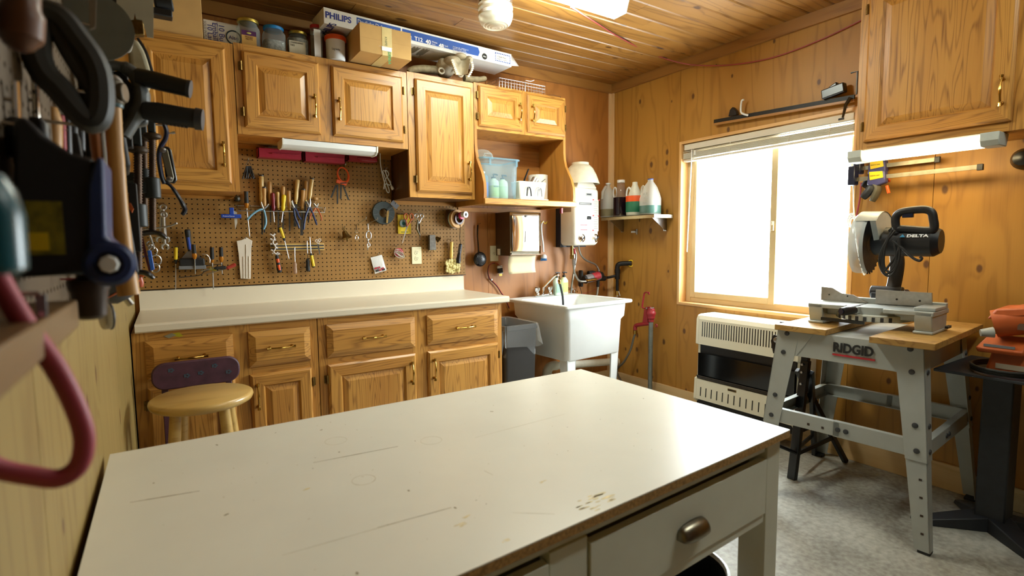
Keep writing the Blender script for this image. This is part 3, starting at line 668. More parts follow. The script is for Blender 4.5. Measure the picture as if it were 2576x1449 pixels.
# ================================================================== the white work table in the foreground
def work_table():
    zt = .757; c = [FZ(273, 1148, zt), FZ(1453, 928, zt), FZ(1985.5, 1082.5, zt), None]
    x0, x1 = -.008, 1.44; yb, yfr, yfl = -1.795, -2.605, -2.68
    t = thing('work_table', 'white topped wooden work table with drawers, filling the foreground', 'table', (.7, -2.2, 0))
    m = MB()
    top = [(x0, yb+.004), (x0, yfl), (x1+.003, yfr), (x1-.006, yb-.004)]
    m.prism([(x, y, zt-.0195) for x, y in top], (0, 0, .017)); part('board', m, particle, t)
    m = MB(); m.prism([(x, y, zt-.0025) for x, y in top], (0, 0, .0025)); lam = part('tabletop', m, white_lam, t)
    # marks on the laminate: thin burnt and scratched lines, cup rings, specks
    mk = M('table_mark', '#95896c', .6); mk2 = M('table_mark_pale', '#cfc8b2', .5); ye = M('table_stain', '#dccb94', .4, var=.3, vs=60)
    def line(p, q, w, mat):
        a, b = FZ(*p, zt), FZ(*q, zt); d = (b-a); n = V((-d.y, d.x, 0)).normalized(); mm = MB(); k = 9
        for i in range(k):
            s, e = i/k, (i+1)/k; ws = w*(.35+.65*math.sin(math.pi*min(1, max(0, (s+.02)))))*random.uniform(.75, 1.1); we = ws
            P = [a+d*s-n*ws, a+d*e-n*we, a+d*e+n*we, a+d*s+n*ws]
            mm.prism([(p.x, p.y, zt-.0001) for p in P], (0, 0, .0003))
        part('scratch', mm, mat, lam)
    line((327, 1264), (502, 1235), .0016, mk); line((788, 1164), (1001, 1123), .0014, mk); line((710, 1397), (1135, 1276), .0008, mk2); line((1195, 1101), (1420, 1042), .0008, mk2); line((950, 1327), (1136, 1277), .0006, mk)
    line((1218, 1184), (1240, 1195), .0008, mk2); line((1290, 1290), (1395, 1293), .0006, mk2)
    for (px, py, r, w) in ((845, 1109, .026, .0014), (1085, 1108, .026, .0012), (915, 1207, .0235, .0024)):
        c = FZ(px, py, zt); mm = MB(); n = 28
        for k in range(n):
            a0, a1 = 2*math.pi*k/n, 2*math.pi*(k+1)/n; ww = w*random.uniform(.4, 1.)
            P = [c+V((math.cos(a), math.sin(a), 0))*(r+s*ww) for a, s in ((a0, -.5), (a1, -.5), (a1, .5), (a0, .5))]
            mm.prism([(p.x, p.y, zt-.0001) for p in P], (0, 0, .0003))
        part('cup_ring', mm, mk2, lam)
    r = random.Random(5)
    dark = MB(); pale = MB()
    for k in range(110):
        x, y = r.uniform(.05, 1.4), r.uniform(-2.58, -1.85); s = r.uniform(.0005, .0013) if k % 12 else .0022; a = r.uniform(0, 3); e = r.uniform(1, 2.6)
        P = [V((x, y, 0))+V((math.cos(a), math.sin(a), 0))*(s*e*math.cos(q))+V((-math.sin(a), math.cos(a), 0))*(s*math.sin(q)) for q in [i*1.047 for i in range(6)]]
        (dark if k % 3 == 0 else pale).prism([(p.x, p.y, zt-.0001) for p in P], (0, 0, .0003))
    for mm, mat in ((dark, mk), (pale, mk2)): part('specks', mm, mat, lam)['kind'] = 'stuff'
    mm = MB()
    for (px, py, sx) in ((1480, 1256, .02), (1515, 1250, .022), (1545, 1254, .012), (1462, 1276, .012), (1500, 1278, .01), (1365, 1212, .007), (1160, 1320, .008), (1175, 1300, .006), (770, 1232, .008), (1270, 1360, .006)):
        c = FZ(px, py, zt)
        for k in range(5):
            a = r.uniform(0, 6.28); s = sx*r.uniform(.15, .4); cc = c+V((r.uniform(-sx, sx), r.uniform(-sx*.6, sx*.6), 0)); e = r.uniform(1.2, 3)
            P = [cc+V((s*e*math.cos(q), s*.5*math.sin(q), 0)) for q in [i*.785 for i in range(8)]]
            mm.prism([(p.x, p.y, zt-.0001) for p in P], (0, 0, .0003))
    part('yellow_stain', mm, ye, lam)['kind'] = 'stuff'
    # frame below: its front line follows the top
    def fy(x): return yfl+.018+(yfr-yfl)*(x-x0)/(x1-x0)
    zb = zt-.0195; dr = (V((x1, yfr, 0))-V((x0, yfl, 0))).normalized()
    lx = .056
    def leg(xa, ya, sx, sy):
        m = MB(); m.box(xa, xa+sx, ya, ya+sy, 0, zb); part('leg', m, white_paint, t, bevel=.002)
    leg(x1-.012-lx, fy(x1)-.002, lx, .075); leg(x1-.012-lx, yb-.085, lx, .07); leg(x0+.012, fy(x0)-.002, lx, .075); leg(x0+.012, yb-.085, lx, .07)
    def front(name, xa, xb, za, zc, dy, th, mat=white_paint, par=t, bev=.0015):
        m = MB(); P = [(xa, fy(xa)+dy), (xb, fy(xb)+dy), (xb, fy(xb)+dy+th), (xa, fy(xa)+dy+th)]
        m.prism([(x, y, za) for x, y in P], (0, 0, zc-za)); return part(name, m, mat, par, bevel=bev)
    xr0, xr1 = x0+.012+lx, x1-.012-lx
    front('apron_rail', xr0, xr1, zb-.03, zb, .008, .018); front('bottom_rail', xr0, xr1, zb-.215, zb-.19, .006, .02)
    mid = .70; front('divider', mid-.045, mid+.045, zb-.19, zb-.03, .004, .03)
    front('drawer_back', xr0, xr1, zb-.19, zb-.03, .05, .012, M('drawer_gap', '#8a8168', .8))
    for a, b, lab in ((mid+.05, xr1-.004, 'r'), (xr0+.004, mid-.05, 'l')):
        d = front('drawer', a, b, zb-.188, zb-.046, .0, .02)
        cx = a+(b-a)*(.49 if lab == 'r' else .5); cy = fy(cx)-.001; cz = zb-.118
        h = MB(); n = dr.cross(V((0, 0, 1)))
        def cup(u, v, cx=cx, cy=cy, cz=cz):
            a_ = math.pi*u; b_ = v*math.pi/2*.98; w = .047*math.sin(b_)**.6 if v > 0 else 0.
            dx = -.047*math.cos(a_)*(.55+.45*math.sin(b_)) ; q = math.sin(a_)
            return V((cx, cy, cz))+dr*(-.047*math.cos(a_))+n*(.026*math.cos(b_)*(q**.35))+V((0, 0, -.012+.030*math.sin(b_)*(q**.35)))
        h.grid(cup, 17, 9); part('cup_pull', h, pewter, d, solid=.003)
    for xa in (x0+.02, x1-.03):
        m = MB(); m.box(xa, xa+.018, yb-.02, fy(x1)+.07, zb-.19, zb); part('side_rail', m, white_paint, t)
    m = MB(); m.box(xr0, xr1, yb-.03, yb-.045, zb-.19, zb); part('back_rail', m, white_paint, t)
work_table()
def bin_under():
    c = V((1.27, -2.40, 0)); t = thing('bucket', 'dark round bin with a white rim under the work table', 'bin', c)
    m = MB(); m.lathe(c, [(.10, 0), (.125, .30), (.13, .335), (.126, .335), (.12, .30), (.095, .012)], n=32, cap=True); part('body', m, black, t)
    m = MB(); m.lathe(c, [(.131, .33), (.136, .335), (.136, .345), (.128, .347), (.126, .335)], n=32, cap=False); part('rim', m, white_pl, t)
bin_under()
# ================================================================== stools
def stool(c, zt, rad, mat, label, lmat, phase, seat_t=.034, rungs=True):
    t = thing('stool', label, 'stool', (c[0], c[1], 0), group='round stools')
    m = MB(); m.lathe((c[0], c[1], 0), [(rad*.9, zt-seat_t), (rad*.97, zt-seat_t*.8), (rad, zt-seat_t*.45), (rad*.985, zt-seat_t*.15), (rad*.94, zt), (.002, zt+.0005)], n=48, cap=False); m.lathe((c[0], c[1], 0), [(rad*.9, zt-seat_t), (.002, zt-seat_t)], n=48, cap=False); part('seat', m, mat, t, ang=60)
    L = []
    for k in range(4):
        a = phase+k*math.pi/2; u = V((math.cos(a), math.sin(a), 0)); top = V((c[0], c[1], zt-seat_t+.004))+u*(rad*.62); bot = V((c[0], c[1], 0))+u*(rad*1.04); L.append((top, bot))
        m = MB(); m.tube([top, top.lerp(bot, .3), top.lerp(bot, .6), bot], [.019, .021, .02, .014], 14); part('leg', m, lmat, t)
    if rungs:
        for k in range(4):
            z = .55 if k % 2 else .45
            a = L[k][0].lerp(L[k][1], z); b = L[(k+1) % 4][0].lerp(L[(k+1) % 4][1], z); m = MB(); m.tube([a, a.lerp(b, .5), b], [.009, .012, .009], 10); part('rung', m, lmat, t)
purple = M('purple_paint', '#4a2a38', .55, var=.25, vs=20)
stool((.213, -1.06), .688, .172, birch, 'pale birch round stool in front of the base cabinet', birch, .62)
def purple_chair():
    y = -.70; a, b, top = B(379, 940, y), B(604, 930, y), B(490, 906, y)
    x0, x1, zt = a.x, b.x, top.z; zb = zt-.115
    fb = M('faded_blue', '#3a4a58', .6)
    t = thing('painted_chair', 'small purple painted chair with faded blue dabs, pushed against the base cabinet', 'chair', ((x0+x1)/2, y, 0))
    r = .05; m = MB()
    P = []
    for cx, cz, a0 in ((x1-r, zb+r, -math.pi/2), (x1-r, zt-r, 0), (x0+r, zt-r, math.pi/2), (x0+r, zb+r, math.pi)):
        for k in range(7): q = a0+k*math.pi/12; P.append((cx+r*math.cos(q), y, cz+r*math.sin(q)))
    m.prism(P, (0, .022, 0)); br = part('backrest', m, purple, t, bevel=.006)
    for px, py in ((505, 938), (540, 920), (430, 932), (470, 945), (575, 935)):
        c = B(px, py, y-.0005); fl = MB()
        for k in range(5):
            q = k*1.257; fl.prism([(c.x+.008*math.cos(q)+.005*math.cos(s), y-.0008, c.z+.006*math.sin(q)+.004*math.sin(s)) for s in (0, 1.05, 2.1, 3.14, 4.2, 5.2)], (0, .001, 0))
        part('painted_dab', fl, fb, br)
    for x in (x0+.045, x1-.045):
        m = MB(); m.bar((x, y+.03, 0), (x, y+.03, zt-.02), .024, .024, (0, 1, 0)); part('back_post', m, purple, t, bevel=.003)
        m = MB(); m.bar((x, y-.14, 0), (x, y-.14, .34), .026, .026, (0, 1, 0)); part('front_leg', m, purple, t, bevel=.003)
    m = MB(); m.box(x0+.02, x1-.02, y-.16, y+.04, .34, .362); part('seat', m, purple, t, bevel=.006)
    for z in (.12, .2):
        m = MB(); m.bar((x0+.045, y-.14, z), (x1-.045, y-.14, z), .016, .016); part('rung', m, purple, t)

purple_chair()
def PLN(px, py, o, n):  # pixel ray on a plane through o with normal n
    d = _ray(px, py); o, n = V(o), V(n); return CAM+d*((o-CAM).dot(n)/d.dot(n))
def simple_box(name, label, cat, x0, x1, y0, y1, z0, z1, mat, group=None, bevel=.002):
    t = thing(name, label, cat, ((x0+x1)/2, (y0+y1)/2, z0), group=group)
    m = MB(); m.box(x0, x1, y0, y1, z0, z1); b = part('carton', m, mat, t, bevel=bevel); return t, b
ZC = 2.2565
# ================================================================== on top of the wall cabinets
def tops():
    # cardboard carton in the corner
    xr = B(508, 40, -.29).x
    t, b = simple_box('cardboard_box', 'cardboard carton in the left corner on the tall wall cabinet', 'box', .13, xr, -.29, -.03, 2.239, 2.47, card)
    m = MB(); m.box(.13, xr, -.2905, -.2895, 2.455, 2.47); m.box(xr-.001, xr+.0005, -.29, -.03, 2.455, 2.47); part('flap', m, cardd, t)
    # white carton of lamps standing behind the jars
    y = -.15; x0, x1 = B(511, 60, y).x, B(604, 80, y).x; zt = B(512, 47, y).z
    t, b = simple_box('bulb_carton', 'white carton with blue lettering turned on its side, behind the nut jar', 'box', x0, x1, y, y+.1, 2.2485, zt, whitecard)
    f = y-.0012
    for s, px, py, sz in (('10 Bulbs', 550, 60, .036), ('Emballage', 534, 56, .034), ('10 Lampes', 521, 58, .034)):
        p = B(px, py, f); text('lettering', s, sz, p, (0, 0, -1), (1, 0, 0), ink_navy, t)
    p = B(546, 56, f); m = MB(); m.box(p.x-.001, p.x+.0005, f, f+.001, 2.26, p.z); part('ruled_line', m, ink_navy, t)
    p = B(512, 52, f); text('small_print', 'SOLD IN FULL', .016, p, (0, 0, -1), (1, 0, 0), ink_grey, t)
    c = B(588, 95, f); m = MB(); m.tube([(c.x+.034*math.cos(a), f, c.z+.034*math.sin(a)) for a in [i*.2618 for i in range(24)]], .0035, 6, closed=True); part('round_emblem', m, M('emblem_ink', '#1f3a4a', .5), t)
    text('emblem_letters', 'Alto', .026, (c.x-.024, f, c.z-.01), (1, 0, 0), (0, 0, 1), ink_navy, t)
    # jars
    def jar(name, pl, pr, ltop, y, lid, body, label, cat, lid_h=.016, sq=None, z0=2.2495, rim=1.0, fill=None):
        cx = (B(pl, ltop, y).x+B(pr, ltop+10, y).x)/2; r = (B(pr, ltop+10, y).x-B(pl, ltop, y).x)/2*.93; zt = B((pl+pr)/2, ltop+2, y-r*.3).z
        t = thing(name, label, cat, (cx, y, z0), group='jars along the cabinet tops'); h = zt-z0
        m = MB(); m.lathe((cx, y, z0), [(r*.9, 0), (r, .008), (r, h*.62), (r*.97, h*.72), (r*.8, h*.82), (r*.74, h-lid_h)], n=28, sq=sq); part('jar_body', m, body, t, ang=50)
        m = MB(); m.lathe((cx, y, z0), [(r*.8*rim, h-lid_h), (r*.82*rim, h-lid_h+.002), (r*.82*rim, h-.003), (r*.78*rim, h), (.002, h+.0004)], n=32); part('lid', m, lid, t)
        if fill:
            m = MB(); m.lathe((cx, y, z0), [(r*.86, .004), (r*.94, .012), (r*.94, h*fill), (.003, h*fill)], n=24, sq=sq); part('contents', m, M('jar_contents', '#8d8a80', .7, var=.4, vs=90), t)
        return t, cx, r, zt
    gold = M('gold_lid', '#a8903c', .35, metal=.7, var=.1)
    t, cx, r, zt = jar('nut_jar', 590, 655, 47, -.2, gold, clear_pl, 'clear plastic nut jar with a gold lid and a purple and tan label', 'jar', rim=1.12)
    yl = -.2-r-.0006; p0, p1, p2, p3 = B(607, 74, yl), B(644, 78, yl), B(607, 86, yl), B(607, 105, yl)
    m = MB(); m.box(p0.x, p1.x, yl, yl+.001, p2.z, p0.z); part('purple_label', m, M('purple_label', '#4a1a4a', .5), t)
    m = MB(); m.box(p0.x, p1.x, yl, yl+.001, 2.26, p2.z); part('tan_label', m, M('tan_label', '#c49a50', .5), t)
    for s, dz in (('MIXED', .012), ('NUTS', .022)): text('lettering', s, .0125, ((p0.x+p1.x)/2, yl-.0006, p2.z-dz), (1, 0, 0), (0, 0, 1), M('label_ink', '#5a3014', .5), t, align='CENTER')
    m = MB(); m.sph(((p0.x+p1.x)/2, yl-.001, (p0.z+p2.z)/2), .009, 10, 6, (1.3, .15, .5)); part('printed_nut', m, M('nut_print', '#b9b85a', .5), t)
    jar('lidded_jar', 656, 718, 65, -.2, M('blue_lid', '#1478b8', .4), clear_pl, 'clear square jar with a bright blue lid', 'jar', sq=.55, rim=1.1, fill=.45)
    t, cx, r, zt = jar('screw_jar', 719, 777, 78, -.2, gold, glass, 'short glass jar with a gold lid and hand-lettered paper label', 'jar', rim=1.05, fill=.7)
    yl = -.2-r-.0006; q0, q1 = B(727, 100, yl), B(768, 108, yl); m = MB(); m.box(q0.x, q1.x, yl, yl+.001, 2.252, q0.z); part('paper_label', m, M('aged_paper', '#b5ad94', .8), t)
    text('handwriting', 'LANDSCAPING', .0115, (q0.x+.004, yl-.0006, q0.z-.013), (1, 0, 0), (0, 0, 1), ink_black, t, sx=.85); text('handwriting', 'TIES', .013, (q0.x+.004, yl-.0006, q0.z-.028), (1, 0, 0), (0, 0, 1), ink_black, t)
    y = -.25; cx = (B(776, 70, y).x+B(813, 75, y).x)/2; r = .03; zt = B(795, 60, y-.03).z; z0 = 2.2495
    t = thing('tall_jar', 'tall narrow clear jar with a red lid and long white label', 'jar', (cx, y, z0), group='jars along the cabinet tops')
    m = MB(); m.lathe((cx, y, z0), [(r*.92, 0), (r, .006), (r, zt-z0-.02), (r*.95, zt-z0-.016)], n=24); part('jar_body', m, clear_pl, t, ang=50)
    m = MB(); m.lathe((cx, y, z0), [(r*1.0, zt-z0-.018), (r*1.03, zt-z0-.016), (r*1.03, zt-z0-.002), (r*.97, zt-z0), (.002, zt-z0)], n=24); part('lid', m, M('red_lid', '#a81c24', .4), t)
    m = MB(); m.box(cx-.019, cx+.015, y-r-.0016, y-r-.0004, z0+.004, zt-.028); part('paper_label', m, whitecard, t)
    y = -.27; cx = (B(814, 95, y).x+B(872, 105, y).x)/2; r = .054; zt = B(842, 84, y-.054).z
    t = thing('bolt_tub', 'white plastic tub with a ribbed orange lid, hand-lettered', 'tub', (cx, y, z0), group='jars along the cabinet tops')
    m = MB(); h = zt-z0; m.lathe((cx, y, z0), [(r*.9, 0), (r*.93, .005), (r*.95, h-.022)], n=32); part('tub_body', m, white_pl, t)
    m = MB(); P = []
    m.lathe((cx, y, z0), [(r*1.02, h-.024), (r*1.04, h-.022), (r*1.04, h-.004), (r*1., h), (.002, h)], n=32)
    for k in range(40):
        a = k*math.pi/20; m.obox((cx+r*1.04*math.cos(a), y+r*1.04*math.sin(a), z0+h-.013), (math.cos(a), math.sin(a), 0), (-math.sin(a), math.cos(a), 0), (0, 0, 1), .0014, .0016, .009)
    part('lid', m, orange, t)
    text('handwriting', 'Lag bolts', .015, (cx-.034, y-r*.95-.0008, z0+.045), (1, 0, 0), (0, 0, 1), ink_black, t, sx=.8)
    # cardboard carton with tape, overhanging the cabinet front
    yf, yb_ = -.485, -.13; x0, x1 = B(906, 128, yf).x, B(1035.4, 150, yf).x; z0 = 2.2565; zt = B(905, 55, yf).z
    t, b = simple_box('parcel_box', 'taped cardboard parcel jutting over the two-door cabinet', 'box', x0, x1, yf, yb_, z0, zt, card)
    tp = M('packing_tape', '#d8c283', .35); tx0, tx1 = B(960, 70, yf).x, B(985, 76, yf).x
    m = MB(); m.box(tx0, tx1, yf-.0012, yf-.0002, z0, zt); m.box(tx0, tx1, yf, yb_, z0-.0012, z0-.0002); part('tape', m, tp, t)
    p = B(968, 92, yf-.002); text('tape_lettering', 'KNIFE', .018, p, (0, 0, -1), (1, 0, 0), M('tape_ink', '#5f6a48', .5), t)
    p = B(976, 129, yf-.002); text('tape_lettering', 'SIERRA', .022, p, (0, 0, -1), (1, 0, 0), ink_green, t, bold=.0006)
    a_, b_ = B(953, 112, yf-.003), B(988, 125, yf-.003)
    m = MB(); m.box(a_.x, b_.x, yf-.0028, yf-.0014, b_.z+.006, a_.z-.006); m.box(a_.x+.016, b_.x-.006, yf-.0032, yf-.0026, b_.z-.014, b_.z+.008); part('address_label', m, ink_white, t)
    m = MB(); m.box(x0, x1, yf-.0006, yf, (z0+zt)/2, (z0+zt)/2+.0006); part('crease', m, cardd, t)
    # long carton of fluorescent tubes lying on the parcel
    zb = zt+.0035; a = FZ(815, 58, zb); bq = FZ(1284, 168, zb); a.z = bq.z = zb; xd = (bq-a).normalized(); nd_ = xd.cross(V((0, 0, 1))); L = (bq-a).length+.01; h = .083; dep = .2
    t = thing('tube_carton', 'long white and blue carton of fluorescent tubes laid across the cabinet tops', 'box', a)
    m = MB(); bk = -nd_*dep; up = V((0, 0, h))
    m.hexa([a, a+xd*L, a+xd*L+bk, a+bk, a+up, a+xd*L+up, a+xd*L+bk+up, a+bk+up]); part('carton', m, whitecard, t, bevel=.002)
    fo = a+nd_*.0012
    def uv(px, py): p = PLN(px, py, fo, nd_); return (p-fo).dot(xd), (p-fo).z
    def quad(name, u0, u1, v0, v1, mat, dz=0, par=t, round_=0):
        m = MB(); o = fo+nd_*dz; P = [(u0, v0), (u1, v0)]
        if round_: P += [(u1+.012, v0+(v1-v0)*.5)]
        P += [(u1, v1), (u0, v1)]
        m.prism([o+xd*u+V((0, 0, v)) for u, v in P], -nd_*.001); return part(name, m, mat, par)
    u0 = uv(897, 45)[0]; u1 = uv(1008, 70)[0]; u2 = uv(1012, 70)[0]; u3 = uv(1203, 140)[0]
    vb = h*.23; vt = h*.86
    quad('blue_band', u0, u1, vb, vt, ink_blue); quad('blue_band', u2, u3, vb, vt, ink_blue, round_=1)
    up1 = V((0, 0, 1))
    def tx(s, px, py, size, mat, sx=1., bold=0, dz=.0008):
        u, v = uv(px, py); text('lettering', s, size, fo+nd_*dz+xd*u+up1*v, xd, up1, mat, t, sx=sx, bold=bold)
    tx('PHILIPS', 818, 43, .044, ink_navy, 1.0, .0012)
    tx('Daylight Deluxe', 899, 58, .03, ink_white, .95); tx('Lumiere du Jour de Luxe', 958, 71, .018, ink_white, .9)
    tx('T12', 1043, 101, .031, ink_white, 1.05, .0008); tx('40', 1071, 109, .034, ink_white, 1, .0012); tx('Watts', 1086, 107, .015, ink_white); tx('Watts', 1086, 112, .01, ink_white)
    tx('48', 1104, 119, .034, ink_white, 1, .0012); tx('Inch', 1118, 117, .015, ink_white); tx('Pouces', 1118, 122, .011, ink_white)
    for k, s in enumerate(('Average Life  20000 hours', 'Lumens 34.000 / 2325', 'Mercury inside dispose', 'Light output  lumens  84', 'Energy used watts  40000')): u, v = uv(1139, 118); text('small_print', s, .0085, fo+nd_*.0008+xd*u+up1*(v-.0085*k), xd, up1, ink_white, t, sx=1.25)
    # lamp pictogram
    u, v = uv(1023, 89); m = MB(); o = fo+nd_*.0015
    pts = [(-.03, -.006), (-.02, .008), (.02, .008), (.03, -.006)]; m.tube([o+xd*(u+x)+up1*(v+z) for x, z in pts], .0022, 6); m.tube([o+xd*(u+x)+up1*(v+z-.012) for x, z in pts], .0022, 6); part('pictogram', m, ink_white, t)
    u, v = uv(1219, 142); m = MB(); m.cyl(fo+xd*u+up1*v, fo+xd*u+up1*v+nd_*.001, .019, n=24); part('round_seal', m, ink_black, t); text('seal_letters', 'Alto', .013, fo+nd_*.002+xd*(u-.012)+up1*(v-.005), xd, up1, ink_white, t)
    ua, va = uv(1246, 143); ub, vb2 = uv(1284, 160); va, vb2 = h*.84, h*.2
    for k in range(9):
        f = k/9; quad('stamp_dash', ua+(ub-ua)*f, ua+(ub-ua)*(f+.06), va-.006, va, ink_blue); quad('stamp_dash', ua+(ub-ua)*f, ua+(ub-ua)*(f+.06), vb2, vb2+.006, ink_blue)
    for k in range(5):
        f = k/5; quad('stamp_dash', ua, ua+.005, vb2+(va-vb2)*f, vb2+(va-vb2)*(f+.1), ink_blue); quad('stamp_dash', ub-.005, ub, vb2+(va-vb2)*f, vb2+(va-vb2)*(f+.1), ink_blue)
    text('stamp_lettering', '12 Bulb Pack', .0145, fo+nd_*.0008+xd*(ua+.012)+up1*(h*.5), xd, up1, ink_grey, t); text('stamp_lettering', 'Emballage de 12 ampoules', .0075, fo+nd_*.0008+xd*(ua+.012)+up1*(h*.36), xd, up1, ink_grey, t)
    e = a+xd*L; m = MB(); m.add([e+up*.9, e-nd_*.09+up*.75, e+xd*.075-nd_*.02+up*.3, e+up*.1], [(0, 1, 2, 3)]); part('end_flap', m, whitecard, t, solid=.0015)
    for k in range(4):
        o = a+xd*(.42+.06*k)-nd_*.03-up1*.0012; m = MB()
        for j in range(7): m.obox(o+xd*(j*.004*1.6)-nd_*(.05+.01*(j % 3)), xd, nd_, up1, .0012, .05+.008*(j % 2), .0006)
        part('underside_print', m, ink_grey, t)['kind'] = 'stuff'
    o = a+xd*.06-nd_*.15-up1*.0012; text('underside_lettering', 'PHILIPS', .055, o, nd_, -xd, ink_navy, t, bold=.001)
tops()
def skull():
    z0 = 2.2565; c = B(1148, 176, -.25); t = thing('animal_skull', 'weathered horned animal skull with two rows of teeth on the tall cabinet', 'skull', (c.x, -.25, z0))
    q = lambda px, py, y=-.27: B(px, py, y)
    def blob(specs):
        bm = bmesh.new()
        me = MB()
        for p, r, sc in specs: me.sph(p, r, 16, 10, sc)
        return me
    cr = q(1120, 172, -.22); sn = q(1150, 160, -.30)
    m = MB()
    m.sph(cr, .06, 18, 12, (1.0, 1.2, 1.0)); m.sph(q(1136, 158, -.27), .05, 18, 12, (1.1, 1.5, .75)); m.sph(q(1112, 158, -.24), .028, 14, 8, (.9, 1.2, 1))
    # palate: a shallow trough between the tooth rows
    a, b = q(1150, 168, -.33), q(1172, 178, -.36)
    m.grid(lambda u, v: q(1143+34*u+12*(1-v)*(u-.5), 148+38*v+3*math.sin(math.pi*u), -.37+.06*math.sin(math.pi*u)-.02*v), 9, 9)
    m.sph(q(1178, 152, -.32), .032, 14, 8, (.8, 1.3, .8)); m.sph(q(1158, 143, -.31), .035, 14, 8, (1.2, 1.2, .6))
    sk = part('cranium', m, bone, t, ang=70)
    s = MB(); 
    for px, py in ((1110, 178), (1158, 186)): s.tube([q(px, py, -.30)+V((.018*math.cos(k*.5236), 0, .016*math.sin(k*.5236))) for k in range(12)], .006, 8, closed=True)
    part('eye_socket', s, bone, sk)
    for k in range(8):
        f = k/7
        for px, py in ((1135+12*(1-f)+2, 186-34*f), (1178+10*math.sin(f*2.2), 192-34*f)):
            p = q(px, py, -.385); tm = MB(); tm.obox(p, (1, 0, .25), (0, 1, 0), (-.25, 0, 1), .009, .006, .0048); part('tooth', tm, M('tooth_ivory', '#e6dcc0', .4) if 'tooth_ivory' not in bpy.data.materials else bpy.data.materials['tooth_ivory'], t, bevel=.002)
    for pts, rr in (([(1104, 178), (1082, 175), (1058, 173), (1036, 176), (1028, 182)], [.026, .024, .022, .019, .016]), ([(1168, 197), (1188, 200), (1206, 200), (1222, 197)], [.022, .02, .017, .012])):
        m = MB(); m.tube(smooth_pts([q(*p, -.21) for p in pts], 4), [rr[min(len(rr)-1, int(i/4))] for i in range(4*(len(pts)-1)+1)], 12); part('horn', m, horn, t)
skull()
def wire_basket():
    x0, x1 = 2.03, 2.405; yf, yb_ = -.285, -.05; z0 = 2.2635; z1 = z0+.062
    t = thing('wire_basket', 'small galvanised wire basket on the two-small-door cabinet', 'basket', ((x0+x1)/2, -.16, z0))
    m = MB(); w = .0011; k = 14
    for i in range(17):
        x = x0+(x1-x0)*i/16; m.tube([(x, yf, z1), (x, yf, z0), (x, yb_, z0), (x, yb_, z1)], w, 4)
    for i in range(11):
        y = yf+(yb_-yf)*i/10; m.tube([(x0, y, z1), (x0, y, z0), (x1, y, z0), (x1, y, z1)], w, 4)
    for j in range(4):
        z = z0+(z1-z0)*j/3; m.tube([(x0, yf, z), (x1, yf, z), (x1, yb_, z), (x0, yb_, z)], w*1.1, 4, closed=True)
    part('wire_mesh', m, steel, t)['kind'] = 'stuff'
    m = MB(); m.tube([(x0, yf, z1), (x1, yf, z1), (x1, yb_, z1), (x0, yb_, z1)], .0022, 6, closed=True); part('rim', m, steel, t)
    m = MB(); m.tube([(2.235, yf-.003, z0), (2.235, yf-.003, z1+.008), (2.24, yf-.003, z1+.014), (2.28, yf-.003, z1+.014), (2.31, yf-.003, z1+.026)], .0022, 6); part('hook', m, steel, t)
    m = MB(); a, b = V((2.41, -.29, 2.264)), V((2.54, -.29, 2.272)); m.tube([a, a.lerp(b, .5)+V((0, 0, .006)), b, b-V((0, 0, .006))], .0012, 5); m.cyl((2.54, -.29, 2.2625), (2.54, -.29, 2.272), .0014, n=5)
    solo('thin_wire', m, darksteel, 'short bent wire lying beside the wire basket', 'wire')
wire_basket()
